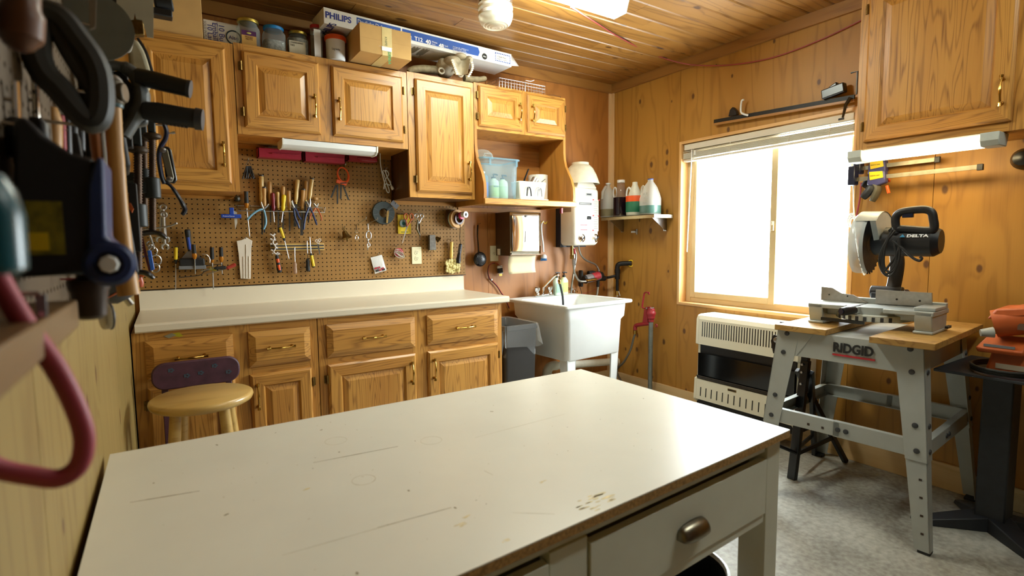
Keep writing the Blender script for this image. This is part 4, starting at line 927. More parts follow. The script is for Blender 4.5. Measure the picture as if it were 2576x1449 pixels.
# ================================================================== on the open shelf
def shelf_things():
    z0 = 1.5265; y = -.25
    # clear tub with bottles
    x0, x1 = B(1212, 450, -.34).x, B(1305, 450, -.34).x; zt = B(1260, 398, -.34).z
    t = thing('storage_tub', 'pale blue clear plastic tub on the left of the open shelf', 'tub', ((x0+x1)/2, y, z0))
    m = MB()
    def ring(e, z): # rounded rectangle
        P = []; r = .035; a0, a1, b0, b1 = x0+e, x1-e, -.345+e, -.12-e
        for cx, cy, s in ((a1-r, b0+r, -1.5708), (a1-r, b1-r, 0), (a0+r, b1-r, 1.5708), (a0+r, b0+r, 3.1416)):
            for k in range(6): q = s+k*.31416; P.append(V((cx+r*math.cos(q), cy+r*math.sin(q), z)))
        return P
    rings = [ring(.012, z0), ring(.008, z0+.01), ring(-.0, zt-.012), ring(-.008, zt-.01), ring(-.008, zt)]; n = 24
    m.add([p for r in rings for p in r], [(j*n+i, j*n+(i+1) % n, (j+1)*n+(i+1) % n, (j+1)*n+i) for j in range(4) for i in range(n)]+[tuple(range(n))]); part('tub_wall', m, clear_tub, t, ang=50)
    m = MB(); R = ring(-.010, zt-.006); m.tube(R, .005, 6, closed=True); part('rim', m, clear_tub, t)
    for xx in (x0+.05, x1-.03):
        m = MB(); m.box(xx, xx+.012, -.357, -.350, zt-.05, zt-.004); part('clip', m, clear_tub, t)
    def bottle(name, cx, cy, zb, r, h, body, cap, lab, label, pump=True, txt=None, sq=.75, cat='bottle', rot=0):
        b = thing(name, label, cat, (cx, cy, zb))
        m = MB(); m.lathe((cx, cy, zb), [(r*.9, 0), (r, .005), (r, h*.68), (r*.9, h*.78), (r*.45, h*.86), (r*.4, h*.9)], n=24, sq=sq); part('bottle_body', m, body, b, ang=50)
        m = MB(); m.lathe((cx, cy, zb), [(r*.46, h*.88), (r*.46, h*.94), (r*.2, h*.96)], n=16)
        if pump: m.cyl((cx, cy, zb+h*.94), (cx, cy, zb+h*1.05), r*.14, n=10); m.tube([(cx-r*.12, cy, zb+h*1.05), (cx, cy, zb+h*1.06), (cx+r*.5, cy-.004, zb+h*1.06), (cx+r*.85, cy-.006, zb+h*1.035)], r*.15, 8)
        part('pump' if pump else 'cap', m, cap, b)
        if lab:
            m = MB(); m.lathe((cx, cy, zb), [(r*1.015, h*.1), (r*1.02, h*.11), (r*1.02, h*.56), (r*1.015, h*.57)], n=24, sq=sq, cap=False); part('wrap_label', m, lab, b)
        if txt: text('label_lettering', txt[0], txt[1], (cx, cy-r*1.05, zb+h*txt[2]), (1, 0, 0), (0, 0, 1), ink_navy, b, align='CENTER')
        return b
    g1 = M('soap_label_green', '#b9d28a', .5); pal = M('soap_label_pale', '#c8dcb0', .5)
    bl = clear('bottle_clear_blue', '#b8ccd8', .4, .15)
    bottle('spray_bottle', x0+.05, -.27, z0+.004, .032, .19, bl, white_pl, M('blue_label', '#5a6cb0', .5), 'clear bottle with a blue label inside the shelf tub', pump=False)
    bottle('soap_bottle', x0+.125, -.28, z0+.004, .033, .155, M('soap_pale', '#d5dcc2', .4), charcoal, g1, 'soap pump bottle with a green label, middle of the shelf tub', txt=("MEYER'S", .012, .5))
    bottle('soap_bottle', x0+.205, -.265, z0+.004, .033, .155, M('soap_pale2', '#dbe6c0', .4), charcoal, pal, 'soap pump bottle with a pale label, right end of the shelf tub')
    m = MB(); c = V(((x0+.04), -.2, zt+.0)); m.lathe((x0+.075, -.22, zt-.004), [(.075, 0), (.076, .012), (.068, .04), (.045, .062), (.02, .07), (.002, .072)], n=28, cap=False)
    m.tube([(x0+.045, -.29, zt+.0), (x0+.05, -.297, zt+.03), (x0+.1, -.297, zt+.03), (x0+.11, -.29, zt+.0)], .004, 6)
    solo('clear_dome', m, clear_pl, 'clear plastic dome on top of the shelf tub', 'lid', ang=60)
    # white caddy with two hooks
    xa, xb = B(1305, 480, -.33).x, B(1374, 480, -.33).x; zt2 = B(1330, 456, -.33).z
    t = thing('white_caddy', 'white plastic caddy with a black and a silver arch on its front', 'caddy', ((xa+xb)/2, -.28, z0))
    m = MB(); m.hexa([(xa+.012, -.325, z0+.012), (xb-.012, -.325, z0+.012), (xb-.012, -.24, z0+.012), (xa+.012, -.24, z0+.012), (xa, -.335, zt2), (xb, -.335, zt2), (xb, -.225, zt2), (xa, -.225, zt2)]); part('caddy_body', m, white_gl, t, bevel=.008)
    m = MB(); m.box(xa-.004, xb-.0, -.36, -.23, z0, z0+.012); part('foot_tray', m, white_gl, t, bevel=.004)
    for f, mt in ((.33, blacksat), (.72, steel)):
        cx = xa+(xb-xa)*f; m = MB(); yy = -.337; m.tube([(cx-.018, yy-.006, z0+.03), (cx-.014, yy-.004, z0+.07)]+arc((cx, yy-.003, z0+.078), (1, 0, 0), (0, 0, 1), .0125, math.pi, 0, 8)+[(cx+.015, yy-.004, z0+.07), (cx+.018, yy-.006, z0+.03)], .004, 8); part('arch_hook', m, mt, t)
    m = MB(); cc = B(1318, 452, -.27); m.tube([(cc.x-.006, -.27, zt2-.04), (cc.x, -.275, zt2+.015), (cc.x+.03, -.285, zt2+.09)], [.008, .009, .007], 10, flat=.6); solo('brush_handle', m, blacksat, 'black handled brush standing in the white caddy', 'brush')
    m = MB(); cc = B(1340, 448, -.26); m.cyl((cc.x-.02, -.27, zt2-.02), (cc.x+.022, -.262, zt2+.026), .02, .026, 20); solo('putty_scoop', m, alu, 'round metal scoop in the white caddy', 'scoop')
    p = B(1368, 452, -.32); m = MB(); m.bar((p.x-.045, -.31, zt2-.02), (p.x+.014, -.317, p.z+.004), .014, .004, (0, .3, 1)); solo('cabinet_scraper', m, darksteel, 'thin steel scraper leaning out of the white caddy', 'scraper', bevel=.001)
    # paper roll
    cx = (B(1334, 470, -.2).x+B(1390, 470, -.2).x)/2; r = .072; zr = B(1362, 438, -.16-r).z
    m = MB(); m.lathe((cx, -.155, z0), [(.02, 0), (r, 0), (r, zr-z0), (.02, zr-z0), (.02, 0)], n=40, cap=False)
    solo('paper_roll', m, M('paper_white', '#e6e2d6', .8, var=.02), 'white roll of paper towels standing at the right of the open shelf', 'paper roll', ang=50)
shelf_things()
# ================================================================== on the back wall by the sink
def dispenser():
    a, b = B(1283, 535, -.2), B(1361, 640, -.2); x0, x1, z0, z1 = a.x, b.x, 1.148, 1.458
    t = thing('towel_dispenser', 'chrome fronted paper towel dispenser with dark sides', 'dispenser', ((x0+x1)/2, 0, z0))
    m = MB(); m.box(x0, x1, -.195, -.001, z0, z1); part('cabinet', m, M('dispenser_side', '#5a4630', .35, metal=.5), t, bevel=.003)
    f = MB()
    def face(u, v):
        x = x0+(x1-x0)*u; z = z0+.01+(z1-z0-.014)*v; return V((x, -.1975-.004*math.sin(math.pi*u)**.4*math.sin(math.pi*v)**.4, z))
    f.grid(face, 13, 13); part('polished_front', f, M('mirror_steel', '#d9d2c6', .07, metal=1, var=.01), t, solid=.002)
    m = MB(); m.cyl(((x0+x1)/2, -.203, z1-.03), ((x0+x1)/2, -.208, z1-.03), .008, n=14); part('lock', m, darksteel, t)
    m = MB(); m.prism([((x0+x1)/2-.012+dx, -.2035, (z0+z1)/2-.06+dz) for dx, dz in ((0, 0), (.006, 0), (.01, .075), (.004, .085))], (0, -.001, 0)); part('level_slot', m, darksteel, t)
    m = MB(); m.box(x0-.010, x0-.002, -.07, -.04, z0+.005, z0+.05); part('side_tab', m, cream, t)
    p = MB(); zz = B(1320, 688, -.17).z
    p.grid(lambda u, v: V((x0+.008+(x1-x0-.03)*u, -.165+.012*math.sin(3*v), z0+.002-(z0-zz)*v+.004*(u-.5)*v)), 7, 7)
    solo('paper_towel', p, paper, 'brown paper towel hanging from the chrome dispenser', 'paper towel', solid=.0012)
dispenser()
def ladle():
    y = -.02; a = B(1205, 570, y); c = B(1206, 652, y-.02)
    t = thing('skimmer_ladle', 'black slotted plastic ladle hung on a nail beside the pegboard', 'ladle', (a.x, y, c.z))
    m = MB(); b = B(1204, 630, y); m.tube(smooth_pts([B(1202, 566, y), B(1201, 590, y), B(1203, 615, y), b, c+V((0, 0, .03))], 4), [.007]*5+[.006]*8+[.008]*4, 8, flat=.6); part('handle', m, blacksat, t)
    m = MB(); r = .052
    m.grid(lambda u, v: c+V((r*math.cos(6.2832*u)*math.sin(v*1.45), -.006-.022*math.cos(v*1.45), r*math.sin(6.2832*u)*math.sin(v*1.45))), 28, 8, closed_u=True); part('bowl', m, blacksat, t, solid=.003)
    m = MB()
    for i in range(-4, 5):
        for j in range(-4, 5):
            if i*i+j*j < 19:
                x, z = i*.0095, j*.0095; d = math.hypot(x, z); q = c+V((x, -.0305+.0085*(d/.04)**2, z)); m.obox(q, (1, 0, 1), (0, 1, 0), (-1, 0, 1), .0016, .001, .0016)
    part('perforations', m, M('ladle_slot', '#3a3a3c', .5), t)['kind'] = 'stuff'
    m = MB(); p = B(1203, 563, 0); m.tube([(p.x, -.001, p.z), (p.x, -.03, p.z), (p.x, -.034, p.z+.006)], .0018, 6); solo('wall_nail', m, antique, 'nail holding up the black ladle', 'nail')
ladle()
def outlet(px0, py0, px1, py1, y, label, duplex=True, tilt=0):
    a, b = B(px0, py0, y), B(px1, py1, y); cx, cz = (a.x+b.x)/2, (a.z+b.z)/2; t = thing('wall_outlet', label, 'outlet', (cx, y, cz), group='cream wall outlets')
    ivory = M('ivory_plate', '#d9d0ac', .4, var=.02); m = MB(); m.box(cx-.035, cx+.035, y-.006, y, cz-.057, cz+.057); part('cover_plate', m, ivory, t, bevel=.002)
    for dz in ((.02, -.02) if duplex else (0,)):
        m = MB(); m.lathe((cx, y-.005, cz+dz), [(.0165, 0), (.016, .003), (.002, .0032)], (0, -1, 0), 24); s = part('socket', m, ivory, t)
        for dx, hh in ((-.006, .008), (.006, .006)):
            k = MB(); k.box(cx+dx-.0011, cx+dx+.0011, y-.0092, y-.0078, cz+dz-hh/2+.003, cz+dz+hh/2+.003); part('slot', k, ink_black, s)
        k = MB(); k.cyl((cx, y-.0092, cz+dz-.008), (cx, y-.0078, cz+dz-.008), .0024, n=10); part('slot', k, ink_black, s)
outlet(1038, 627, 1057, 658, -.018, 'double wall outlet set in the pegboard'); outlet(1233, 618, 1252, 657, 0, 'single wall outlet between the black ladle and the towel dispenser', duplex=False)
def plug_cable():
    y = -.018; P = [B(*p, y) for p in ((1259, 672), (1252, 664), (1241, 661), (1231, 668), (1228, 684), (1232, 700), (1240, 708), (1252, 721), (1262, 737), (1270, 748), (1282, 775))]
    t = thing('power_cable', 'red and black cable with a round plug looping down behind the worktop end', 'cable', (P[0].x, y, P[0].z))
    S = smooth_pts(P, 5); m = MB(); m.tube(S, .0026, 6); part('red_core', m, M('red_wire', '#a02c24', .5), t)
    m = MB(); m.tube([p+V((-.0035, .001, -.003)) for p in S[8:]], .0026, 6); part('black_core', m, rubber, t)
    c = B(1258, 680, y-.012); d = V((.12, 0, -1)).normalized()
    m = MB(); m.cyl(c-d*.028, c+d*.018, .0195, .021, 20); part('plug_body', m, rubber, t)
    m = MB(); m.cyl(c-d*.034, c-d*.018, .0185, .0205, 20); m.cyl(c+d*.018, c+d*.024, .021, .02, 20); part('plug_collar', m, white_pl, t)
    for k in (-1, 0, 1):
        m = MB(); m.bar(c+d*.024+V((k*.009, 0, 0)), c+d*.042+V((k*.009, 0, 0)), .0022, .006); part('prong', m, brass, t)
    m = MB(); p = B(1237, 704, y); m.box(p.x-.006, p.x+.004, y-.005, y+.003, p.z-.004, p.z+.008); part('staple', m, white_pl, t)
plug_cable()
def dish_brush():
    y = -.03; t = thing('dish_brush', 'white handled dish brush with blue bristles hanging by the dispenser', 'brush', B(1366, 656, y))
    m = MB(); m.tube(smooth_pts([B(1368, 556, y), B(1362, 566, y), B(1363, 590, y), B(1366, 615, y), B(1367, 634, y)], 4), [.004]*4+[.006]*5+[.0075]*4+[.007]*4, 8); part('handle', m, white_pl, t)
    m = MB(); m.tube(smooth_pts([B(1376, 557, y), B(1372, 563, y), B(1366, 557, y), B(1362, 562, y)], 4), .0026, 6); part('hook', m, yellow, t)
    c = B(1368, 646, y); m = MB(); m.lathe(c+V((0, 0, .018)), [(.012, 0), (.022, -.01), (.025, -.024), (.022, -.03)], n=18); part('head', m, white_pl, t)
    m = MB(); r = random.Random(2)
    for k in range(70):
        a = r.uniform(0, 6.28); q = r.uniform(.004, .024); p = c+V((q*math.cos(a), q*math.sin(a)*.7, -.004)); m.cyl(p, p+V((q*.35*math.cos(a), 0, -.026)), .0016, .0012, 4)
    part('bristles', m, M('blue_bristle', '#2a80c0', .6), t)['kind'] = 'stuff'
    m = MB(); p = B(1362, 557, 0); m.cyl((p.x, 0, p.z), (p.x, -.034, p.z), .002, n=6); part('nail', m, antique, t)
dish_brush()
# ================================================================== tools on the back pegboard
YP = -.040
def Q(px, py, y=YP): return B(px, py, y)
def hook(px, py, y0=-.016, reach=.035, parent=None):
    p = B(px, py, y0-reach); m = MB(); m.tube([(p.x, y0, p.z+.004), (p.x, y0-reach*.6, p.z), (p.x, y0-reach, p.z), (p.x, y0-reach-.006, p.z+.008)], .0022, 6)
    return m
def lath(m, a, b, prof, n=14):   # profile (r, fraction) from a to b
    a, b = V(a), V(b); d = b-a; L = d.length; m.lathe(a, [(r, f*L) for r, f in prof], d, n)
dark_amber = clear('amber_plastic', '#c07818', .75, .15)
def driver(name, label, a, b, c, hmat, r=.012, shaft=.003, cap=None, group='screwdrivers on the pegboard', tip=True, hprof=None):
    """handle from a (butt) to b, shaft from b to c"""
    t = thing(name, label, 'screwdriver', b, group=group)
    m = MB(); lath(m, a, b, hprof or [(r*.55, 0), (r*.95, .06), (r, .3), (r*.82, .6), (r, .78), (r*.6, .93), (r*.45, 1)], 12); part('handle', m, hmat, t)
    m = MB(); d = (V(c)-V(b)); m.cyl(b, V(b)+d*.94, shaft, n=8); m.cyl(V(b)+d*.94, c, shaft*1.2, shaft*.5, 8); part('shaft', m, steel, t)
    if cap:
        m = MB(); aa, bb = V(a), V(b); m.cyl(aa.lerp(bb, cap[0])+V((0, -r*.3, 0)), aa.lerp(bb, cap[1])+V((0, -r*.3, 0)), r*.86, n=10); part('grip_band', m, cap[2], t)
    return t
def pegtools():
    # --- wire tool rack
    y0, y1 = -.016, -.06
    a, b = B(588, 510, -.02), B(816, 514, -.02); t = thing('tool_rack', 'zinc wire tool rack full of chisels and pliers on the pegboard', 'rack', ((a.x+b.x)/2, -.02, a.z), group='wire racks')
    zr = B(700, 532, y1).z; m = MB()
    x0, x1 = B(600, 530, y1).x, B(816, 530, y1).x
    m.tube([(x0, y0, zr+.02), (x0, y1, zr), (x1, y1, zr), (x1, y0, zr+.02)], .0022, 6); part('front_rail', m, steel, t)
    m = MB(); m.tube([(x0-.01, -.022, zr+.03), (x1, -.022, zr+.03)], .0022, 6); part('rear_rail', m, steel, t)
    for k in range(8):
        x = x0+(x1-x0)*k/7; m = MB(); m.tube([(x, -.022, zr+.03), (x, -.04, zr+.012), (x, y1, zr)], .0016, 5); part('cross_wire', m, steel, t)
    m = MB(); m.tube([(x1-.03, y1, zr), (x1, y1, zr), (x1+.004, y1-.004, zr+.03)], .002, 5); part('end_loop', m, steel, t)
    # --- wooden handled chisels and files in the rack
    W_ = [((657, 440), (659, 520), 590, 7.5, 'tallest wooden chisel handle at the left of the tool rack'), ((664.5, 470), (665, 524), 585, 6.2, 'short stout wooden file handle second in the tool rack'), ((678, 457), (680, 516), 560, 6., 'plain wooden handle between the pale blue pliers and the red driver'),
          ((698.5, 483), (700, 526), 585, 5.4, 'small wooden handle between the red and yellow drivers'), ((712, 469), (712, 522), 575, 6.4, 'wooden handle behind the yellow screwdriver'), ((726.5, 480), (728, 528), 582, 5.6, 'wooden file handle just right of the yellow screwdriver'),
          ((748.5, 452), (744, 512), 570, 7., 'wooden handle with a wide flat blade beside the navy pliers'), ((763, 475), (760, 527), 592, 7., 'dark-ended wooden chisel handle above the navy pliers'), ((771.5, 455), (768, 505), 560, 6.6, 'wooden handle behind the dark-ended chisel'), ((785, 448), (778, 503), 560, 7., 'rightmost tall wooden chisel handle in the tool rack')]
    for k, (p0, p1, yb, hw, lab) in enumerate(W_):
        yy = -.042 if k % 2 else -.034
        a, b = B(*p0, yy), B(*p1, yy); r = hw/6.6*.0075*1.5
        ch = thing('chisel', lab, 'chisel', b, group='wooden handled tools in the rack')
        m = MB(); lath(m, a, b, [(r*.75, 0), (r, .03), (r*1.02, .2), (r*.9, .45), (r*1.02, .7), (r*.8, .9), (r*.62, 1)], 14); part('handle', m, ash_v if k % 3 else birch, ch)
        m = MB(); d = (b-a).normalized()
        if k in (0, 1, 7, 9): lath(m, a-d*.001, a+d*.009, [(r*.8, 0), (r*1.04, .2), (r*1.04, .9), (r*.98, 1)], 14); part('butt_ring', m, darksteel, ch); m = MB()
        lath(m, b-d*.006, b+d*.003, [(r*.72, 0), (r*.7, 1)], 12); part('ferrule', m, brass, ch)
        e = B(p1[0]+(p1[0]-p0[0])*.35, yb, yy); m = MB(); w = .010 if k not in (6, 7) else .02; m.bar(b, e, w*.8, .0035, (0, 1, 0)); part('blade', m, darksteel, ch)
    m = MB(); c = B(793, 500, -.034); m.lathe(c, [(.008, -.012), (.014, -.006), (.015, .006), (.01, .01), (.003, .011)], n=16); m.cyl(c-V((0, 0, .012)), c-V((0, 0, .09)), .0025, n=6); solo('awl', m, ash_v, 'round-headed wooden awl at the right end of the tool rack', 'awl')
    driver('screwdriver', 'black and amber screwdriver at the left end of the tool rack', B(619, 481, -.036), B(620.5, 524, -.036), B(628, 597, -.03), dark_amber, .0135, .0032, (.02, .7, rubber))
    driver('screwdriver', 'dark red screwdriver in the tool rack', B(686, 485, -.046), B(688, 532, -.046), B(690, 560, -.046), M('dark_red_plastic', '#6e1420', .3), .0115)
    driver('screwdriver', 'bright yellow screwdriver in the tool rack', B(714.5, 490, -.05), B(711.5, 532, -.05), B(708, 560, -.05), yellow, .012)
    m = MB(); c = B(597, 500, -.035); m.lathe(c, [(.012, -.012), (.017, 0), (.012, .012)], (1, 0, .3), 14); m2 = m; solo('tape_stub', m2, M('black_yellow', '#2a2618', .5, var=.4, vs=60), 'small black and yellow cutter tucked at the left of the tool rack', 'cutter')
    # --- pliers
    def pliers(lab, piv, jaws, handles, hm, r=.0055):
        pv = B(*piv, -.062); tt = thing('pliers', lab, 'pliers', pv, group='pliers on the tool rack')
        for j in jaws: m = MB(); e = B(*j, -.064); m.tube([pv, pv.lerp(e, .5)+V((.002*(1 if j[0] > piv[0] else -1), 0, 0)), e], [.007, .006, .003], 8); part('jaw', m, steel, tt)
        m = MB(); m.cyl(pv+V((0, .004, 0)), pv-V((0, .005, 0)), .008, n=12); part('pivot', m, steel, tt)
        for h in handles:
            pts = smooth_pts([pv]+[B(*q, -.066) for q in h], 4); m = MB(); m.tube(pts, [r*.8]+[r]*(len(pts)-2)+[r*.7], 8); part('handle', m, hm, tt)
    pale = M('pale_blue_grip', '#6fa0bc', .4)
    pliers('slip-joint pliers with pale blue handles on the tool rack', (663, 526), [(657, 508), (676, 513)], [[(650, 529), (634, 540), (622, 553)], [(668, 545), (669, 562), (663, 577)]], pale)
    pliers('navy handled long-nose pliers in the middle of the tool rack', (739, 522), [(733, 506), (735, 504)], [[(742, 545), (748, 560), (753, 574)], [(746, 530), (752, 545), (757, 552)]], M('navy_grip', '#1c2c58', .4))
    pliers('navy handled diagonal pliers hanging low from the tool rack', (778, 520), [(771, 506), (780, 500)], [[(770, 540), (766, 560), (764, 578)], [(786, 535), (792, 552), (797, 566)]], bpy.data.materials['navy_grip'])
    pliers('small orange handled pliers at the right of the tool rack', (796, 520), [(789, 511), (800, 511)], [[(786, 535), (781, 544), (780, 552)], [(803, 534), (808, 545), (809, 555)]], orangep, .004)
    # --- clip with lettering and jab saw
    a, b = B(555, 535, -.05), B(607, 549, -.05); t = thing('bulldog_clip', 'navy blue clip lettered in white at the left of the tool rack', 'clip', (a.x, -.04, b.z))
    m = MB(); m.box(a.x, b.x, -.056, -.046, b.z, B(580, 539, -.05).z); part('jaw', m, blue, t, bevel=.003)
    m = MB(); q0, q1 = B(576, 522, -.05), B(589, 541, -.05); m.box(q0.x, q1.x, -.053, -.047, q1.z, q0.z); part('grip', m, blue, t, bevel=.004)
    text('lettering', 'Prudential Financial', .0075, (a.x+.01, -.0575, (b.z+B(580, 539, -.05).z)/2-.003), (1, 0, 0), (0, 0, 1), ink_white, t, sx=.95)
    m = MB(); pts = [B(588, 530, -.044), B(596, 534, -.044), B(597, 560, -.044), B(592, 577, -.044)]; m.prism([pts[0], pts[1], pts[2], pts[3], B(590, 555, -.044)], (0, .002, 0)); solo('jab_saw', m, M('pale_blade', '#cfcac0', .4, metal=.5), 'pale toothed saw blade gripped by the navy clip', 'blade')
    # --- hex keys
    c = B(625, 402, -.04); t = thing('hex_key_set', 'bunch of black hex keys on a hook under the wall cabinet', 'hex keys', c)
    part('hook', hook(625, 402), steel, t)
    r = random.Random(4)
    for k in range(9):
        px = 613+k*3.2; a = B(625+(px-625)*.4, 418, -.045); b = B(px, 440+6*math.sin(k), -.045-.003*(k % 3)); e = B(px+(8 if k % 2 else -3), 450, -.05); m = MB(); m.tube([a, a.lerp(b, .6), b, e], .0036, 6); part('hex_key', m, blacksteel, t)
    m = MB(); p0, p1 = B(612, 404, -.045), B(638, 404, -.045); m.cyl(p0, p1, .0016, n=6); m.tube([B(618, 415, -.045), B(625, 404, -.046), B(632, 415, -.045)], .0016, 6); part('ring', m, darksteel, t)
    # --- red bins under the strip light
    for k, (x0p, x1p, zt, zb, lab, cm) in enumerate(((649, 760, 372, 400, 'red tray of steel sockets, left of the three under the strip light', alu), (766, 869, 380, 410, 'red tray with black drill case, middle of the three', blacksteel), (876, 950, 388, 407, 'short red tray with a dark grid of bits, right of the three', charcoal))):
        yb_, yf = -.016, -.085; a, b = B(x0p, zt, yf), B(x1p, zb, yf); z1 = B((x0p+x1p)/2, (zt+3), yf).z; z0 = B((x0p+x1p)/2, zb-2, yf).z
        t = thing('red_tray', lab, 'tray', ((a.x+b.x)/2, -.05, z0), group='red trays under the strip light')
        m = MB(); m.box(a.x, b.x, yb_, yf+.01, z0, z0+.004); m.box(a.x, b.x, yf, yf+.006, z0, z1); m.box(a.x, a.x+.004, yb_, yf, z0, z1); m.box(b.x-.004, b.x, yb_, yf, z0, z1); m.box(a.x, b.x, yb_, yb_-.004, z0, z1+.01); part('tray', m, redpl, t)
        m = MB(); m.box(a.x+.002, b.x-.002, yf-.006, yf, z1-.012, z1-.004); m.box(a.x+(b.x-a.x)*.3, b.x-.01, yf-.009, yf, z0+(z1-z0)*.4, z0+(z1-z0)*.5); part('lip', m, redpl, t, bevel=.001)
        if k == 0:
            for j in range(3): q = MB(); q.cyl((a.x+.04+.02*j, -.05+.012*j, z1+.002+.008*j), (b.x-.035, -.05+.012*j, z1+.004+.008*j), .008, n=12); part('socket_bar', q, cm, t)
        else:
            q = MB(); q.box(a.x+.012, b.x-.012, yb_-.01, yf+.016, z0+.006, z1+.022); part('case', q, cm, t, bevel=.003)
            for j in range(8): g = MB(); xx = a.x+.02+(b.x-a.x-.04)*j/7; g.box(xx-.001, xx+.001, yf+.0148, yf+.0158, z0+.02, z1+.02); part('case_rib', g, greypl, t)
    # --- orange cutter with black tails
    c = B(863, 440, -.05); t = thing('orange_clip', 'orange plastic ratchet clip with black tails on a hook', 'clip', c)
    u, w = V((1, 0, .25)).normalized(), V((-.25, 0, 1)).normalized()
    m = MB(); m.tube([c+u*(.032*math.cos(s))+w*(.045*math.sin(s)) for s in [i*.2618 for i in range(24)]], [.006]*12+[.0085]*12, 8, flat=.8, closed=True); part('ring', m, orange, t)
    m = MB(); a, b = B(846, 455, -.052), B(872, 463, -.052); m.bar(a, b, .012, .022, (0, 0, 1)); part('clamp_block', m, orange, t, bevel=.003)
    m = MB(); a, b = B(856, 461, -.0585), B(872, 460, -.0585); m.bar(a, b, .001, .006); part('print', m, ink_black, t)
    for p, q in (((846, 465), (833, 497)), ((849, 465), (849, 512)), ((858, 465), (857, 500)), ((863, 466), (877, 503))):
        m = MB(); m.bar(B(*p, -.052), B(*q, -.045), .009, .0025, (0, 1, 0)); part('tail', m, rubber, t)
    part('hook', hook(869, 415), steel, t)
    # --- white appliance cord
    y = -.045; t = thing('appliance_cord', 'coiled white cord and plug hanging from the unlit strip light', 'cord', B(965, 480, y))
    pts = [B(955, 366, -.14), B(956, 385, -.08), B(957, 410, y), B(960, 430, y), B(966, 455, y), B(972, 478, y), B(977, 485, y), B(979, 478, y), B(972, 458, y), B(966, 440, y), B(963, 431, y-.004), B(968, 430, y-.004), B(976, 448, y-.004), B(983, 458, y-.004), B(980, 466, y-.004), B(972, 462, y-.004), B(966, 470, y-.006), B(966, 476, y-.006)]
    m = MB(); m.tube(smooth_pts(pts, 4), .0032, 6); part('flex', m, white_pl, t)
    m = MB(); m.tube(smooth_pts([B(966, 476, y-.006), B(968, 455, y-.008), B(978, 438, y-.008), B(970, 428, y-.008), B(974, 445, y-.01), B(985, 466, y-.01)], 4), .0032, 6); part('coil', m, white_pl, t)
    a, b = B(984, 466, y-.01), B(989, 477, y-.01); m = MB(); lath(m, a, b, [(.004, 0), (.008, .3), (.010, .8), (.008, 1)], 10); part('plug', m, white_pl, t)
    for s in (-1, 1): m = MB(); m.bar(b+V((s*.004, 0, 0)), b+V((s*.004+.006, 0, -.014)), .0016, .005); part('prong', m, brass, t)
    part('hook', hook(973, 424), steel, t)
    # --- spool ring
    c = B(964, 536, -.05); t = thing('string_trimmer_spool', 'dark plastic spool ring on a peg hook', 'spool', c)
    m = MB(); n = 40; ro, ri = .073, .029
    m.lathe(c, [(ri, -.012), (ro*.97, -.012), (ro, -.008), (ro, .008), (ro*.97, .012), (ri, .012), (ri, -.012)], (0, 1, 0), n, cap=False); part('ring', m, M('spool_plastic', '#26302e', .5), t, ang=30)
    for k in range(10):
        s = k*.6283+.2; m = MB(); d = V((math.cos(s), 0, math.sin(s))); m.bar(c+d*ri*1.2+V((0, -.0125, 0)), c+d*ro*.95+V((0, -.0125, 0)), .001, .0012, (0, 1, 0)); part('rib', m, greypl, t)
    part('hook', hook(997, 514, reach=.05), steel, t)
    p = B(993, 515, -.066); m = MB(); m.obox(p, (.75, 0, -.65), (0, 1, 0), (.65, 0, .75), .026, .001, .016); solo('grey_tag', m, greypl, 'grey plastic tag clipped at the upper right of the spool ring', 'tag')
    a, b = B(976, 530, -.07), B(973, 561, -.07); t = thing('clothes_peg', 'wooden clothes peg hanging inside the spool ring', 'clothes peg', b)
    for s in (-1, 1): m = MB(); m.bar(a+V((s*.004, 0, 0)), b+V((s*.0025, 0, 0)), .0045, .008, (0, 1, 0)); part('prong', m, birch, t)
    m = MB(); m.tube([a+V((-.009, -.005, -.004)), a+V((.012, -.005, .012)), B(990, 518, -.068)], .0013, 5); part('spring', m, steel, t)
    # --- brass bell
    c = B(869, 590, -.05); t = thing('brass_bell', 'old brass hand bell on a peg hook', 'bell', c); ax = V((.25, -.25, -1)).normalized()
    m = MB(); m.lathe(c-ax*.024, [(.006, 0), (.012, .003), (.016, .014), (.02, .03), (.03, .044), (.032, .048), (.028, .046), (.018, .03)], ax, 24, cap=False); part('bell_cup', m, antique, t)
    m = MB(); m.tube([c+ax*.01, c+ax*.03], .0015, 6); m.sph(c+ax*.036, .006, 10, 6); part('clapper', m, antique, t)
    m = MB(); m.tube([c-ax*.024, c-ax*.034+V((-.006, 0, 0)), c-ax*.042, c-ax*.034+V((.006, 0, 0))], .003, 6, closed=True); part('loop', m, antique, t); part('hook', hook(867, 572, reach=.034), steel, t)
    # --- swivel snap and carabiner, with long slanting pegs
    def longpeg(p, q): m = MB(); a, b = B(*p, -.016), B(*q, -.11); m.tube([a, b, b+V((0, -.004, .01))], .0022, 6); return m
    c = B(897, 590, -.06); t = thing('swivel_snap', 'small chrome swivel snap hook on a peg', 'snap hook', c)
    m = MB(); m.tube([B(896, 566, -.05), B(897, 580, -.055)], .004, 8); m.tube([B(897, 582, -.056)+V((.008*math.cos(s), 0, .008*math.sin(s))) for s in [i*.5236 for i in range(12)]], .002, 6, closed=True); part('swivel', m, chrome, t)
    m = MB(); q = B(897, 598, -.057); m.tube([q+V((.009*math.cos(s), 0, .014*math.sin(s))) for s in [i*.5236 for i in range(12)]], .003, 8, closed=True); part('ring', m, chrome, t); part('hook', longpeg((895, 566), (921, 550)), steel, t)
    t = thing('carabiner_chain', 'steel carabiner with chain links on a peg', 'carabiner', B(927, 610, -.06))
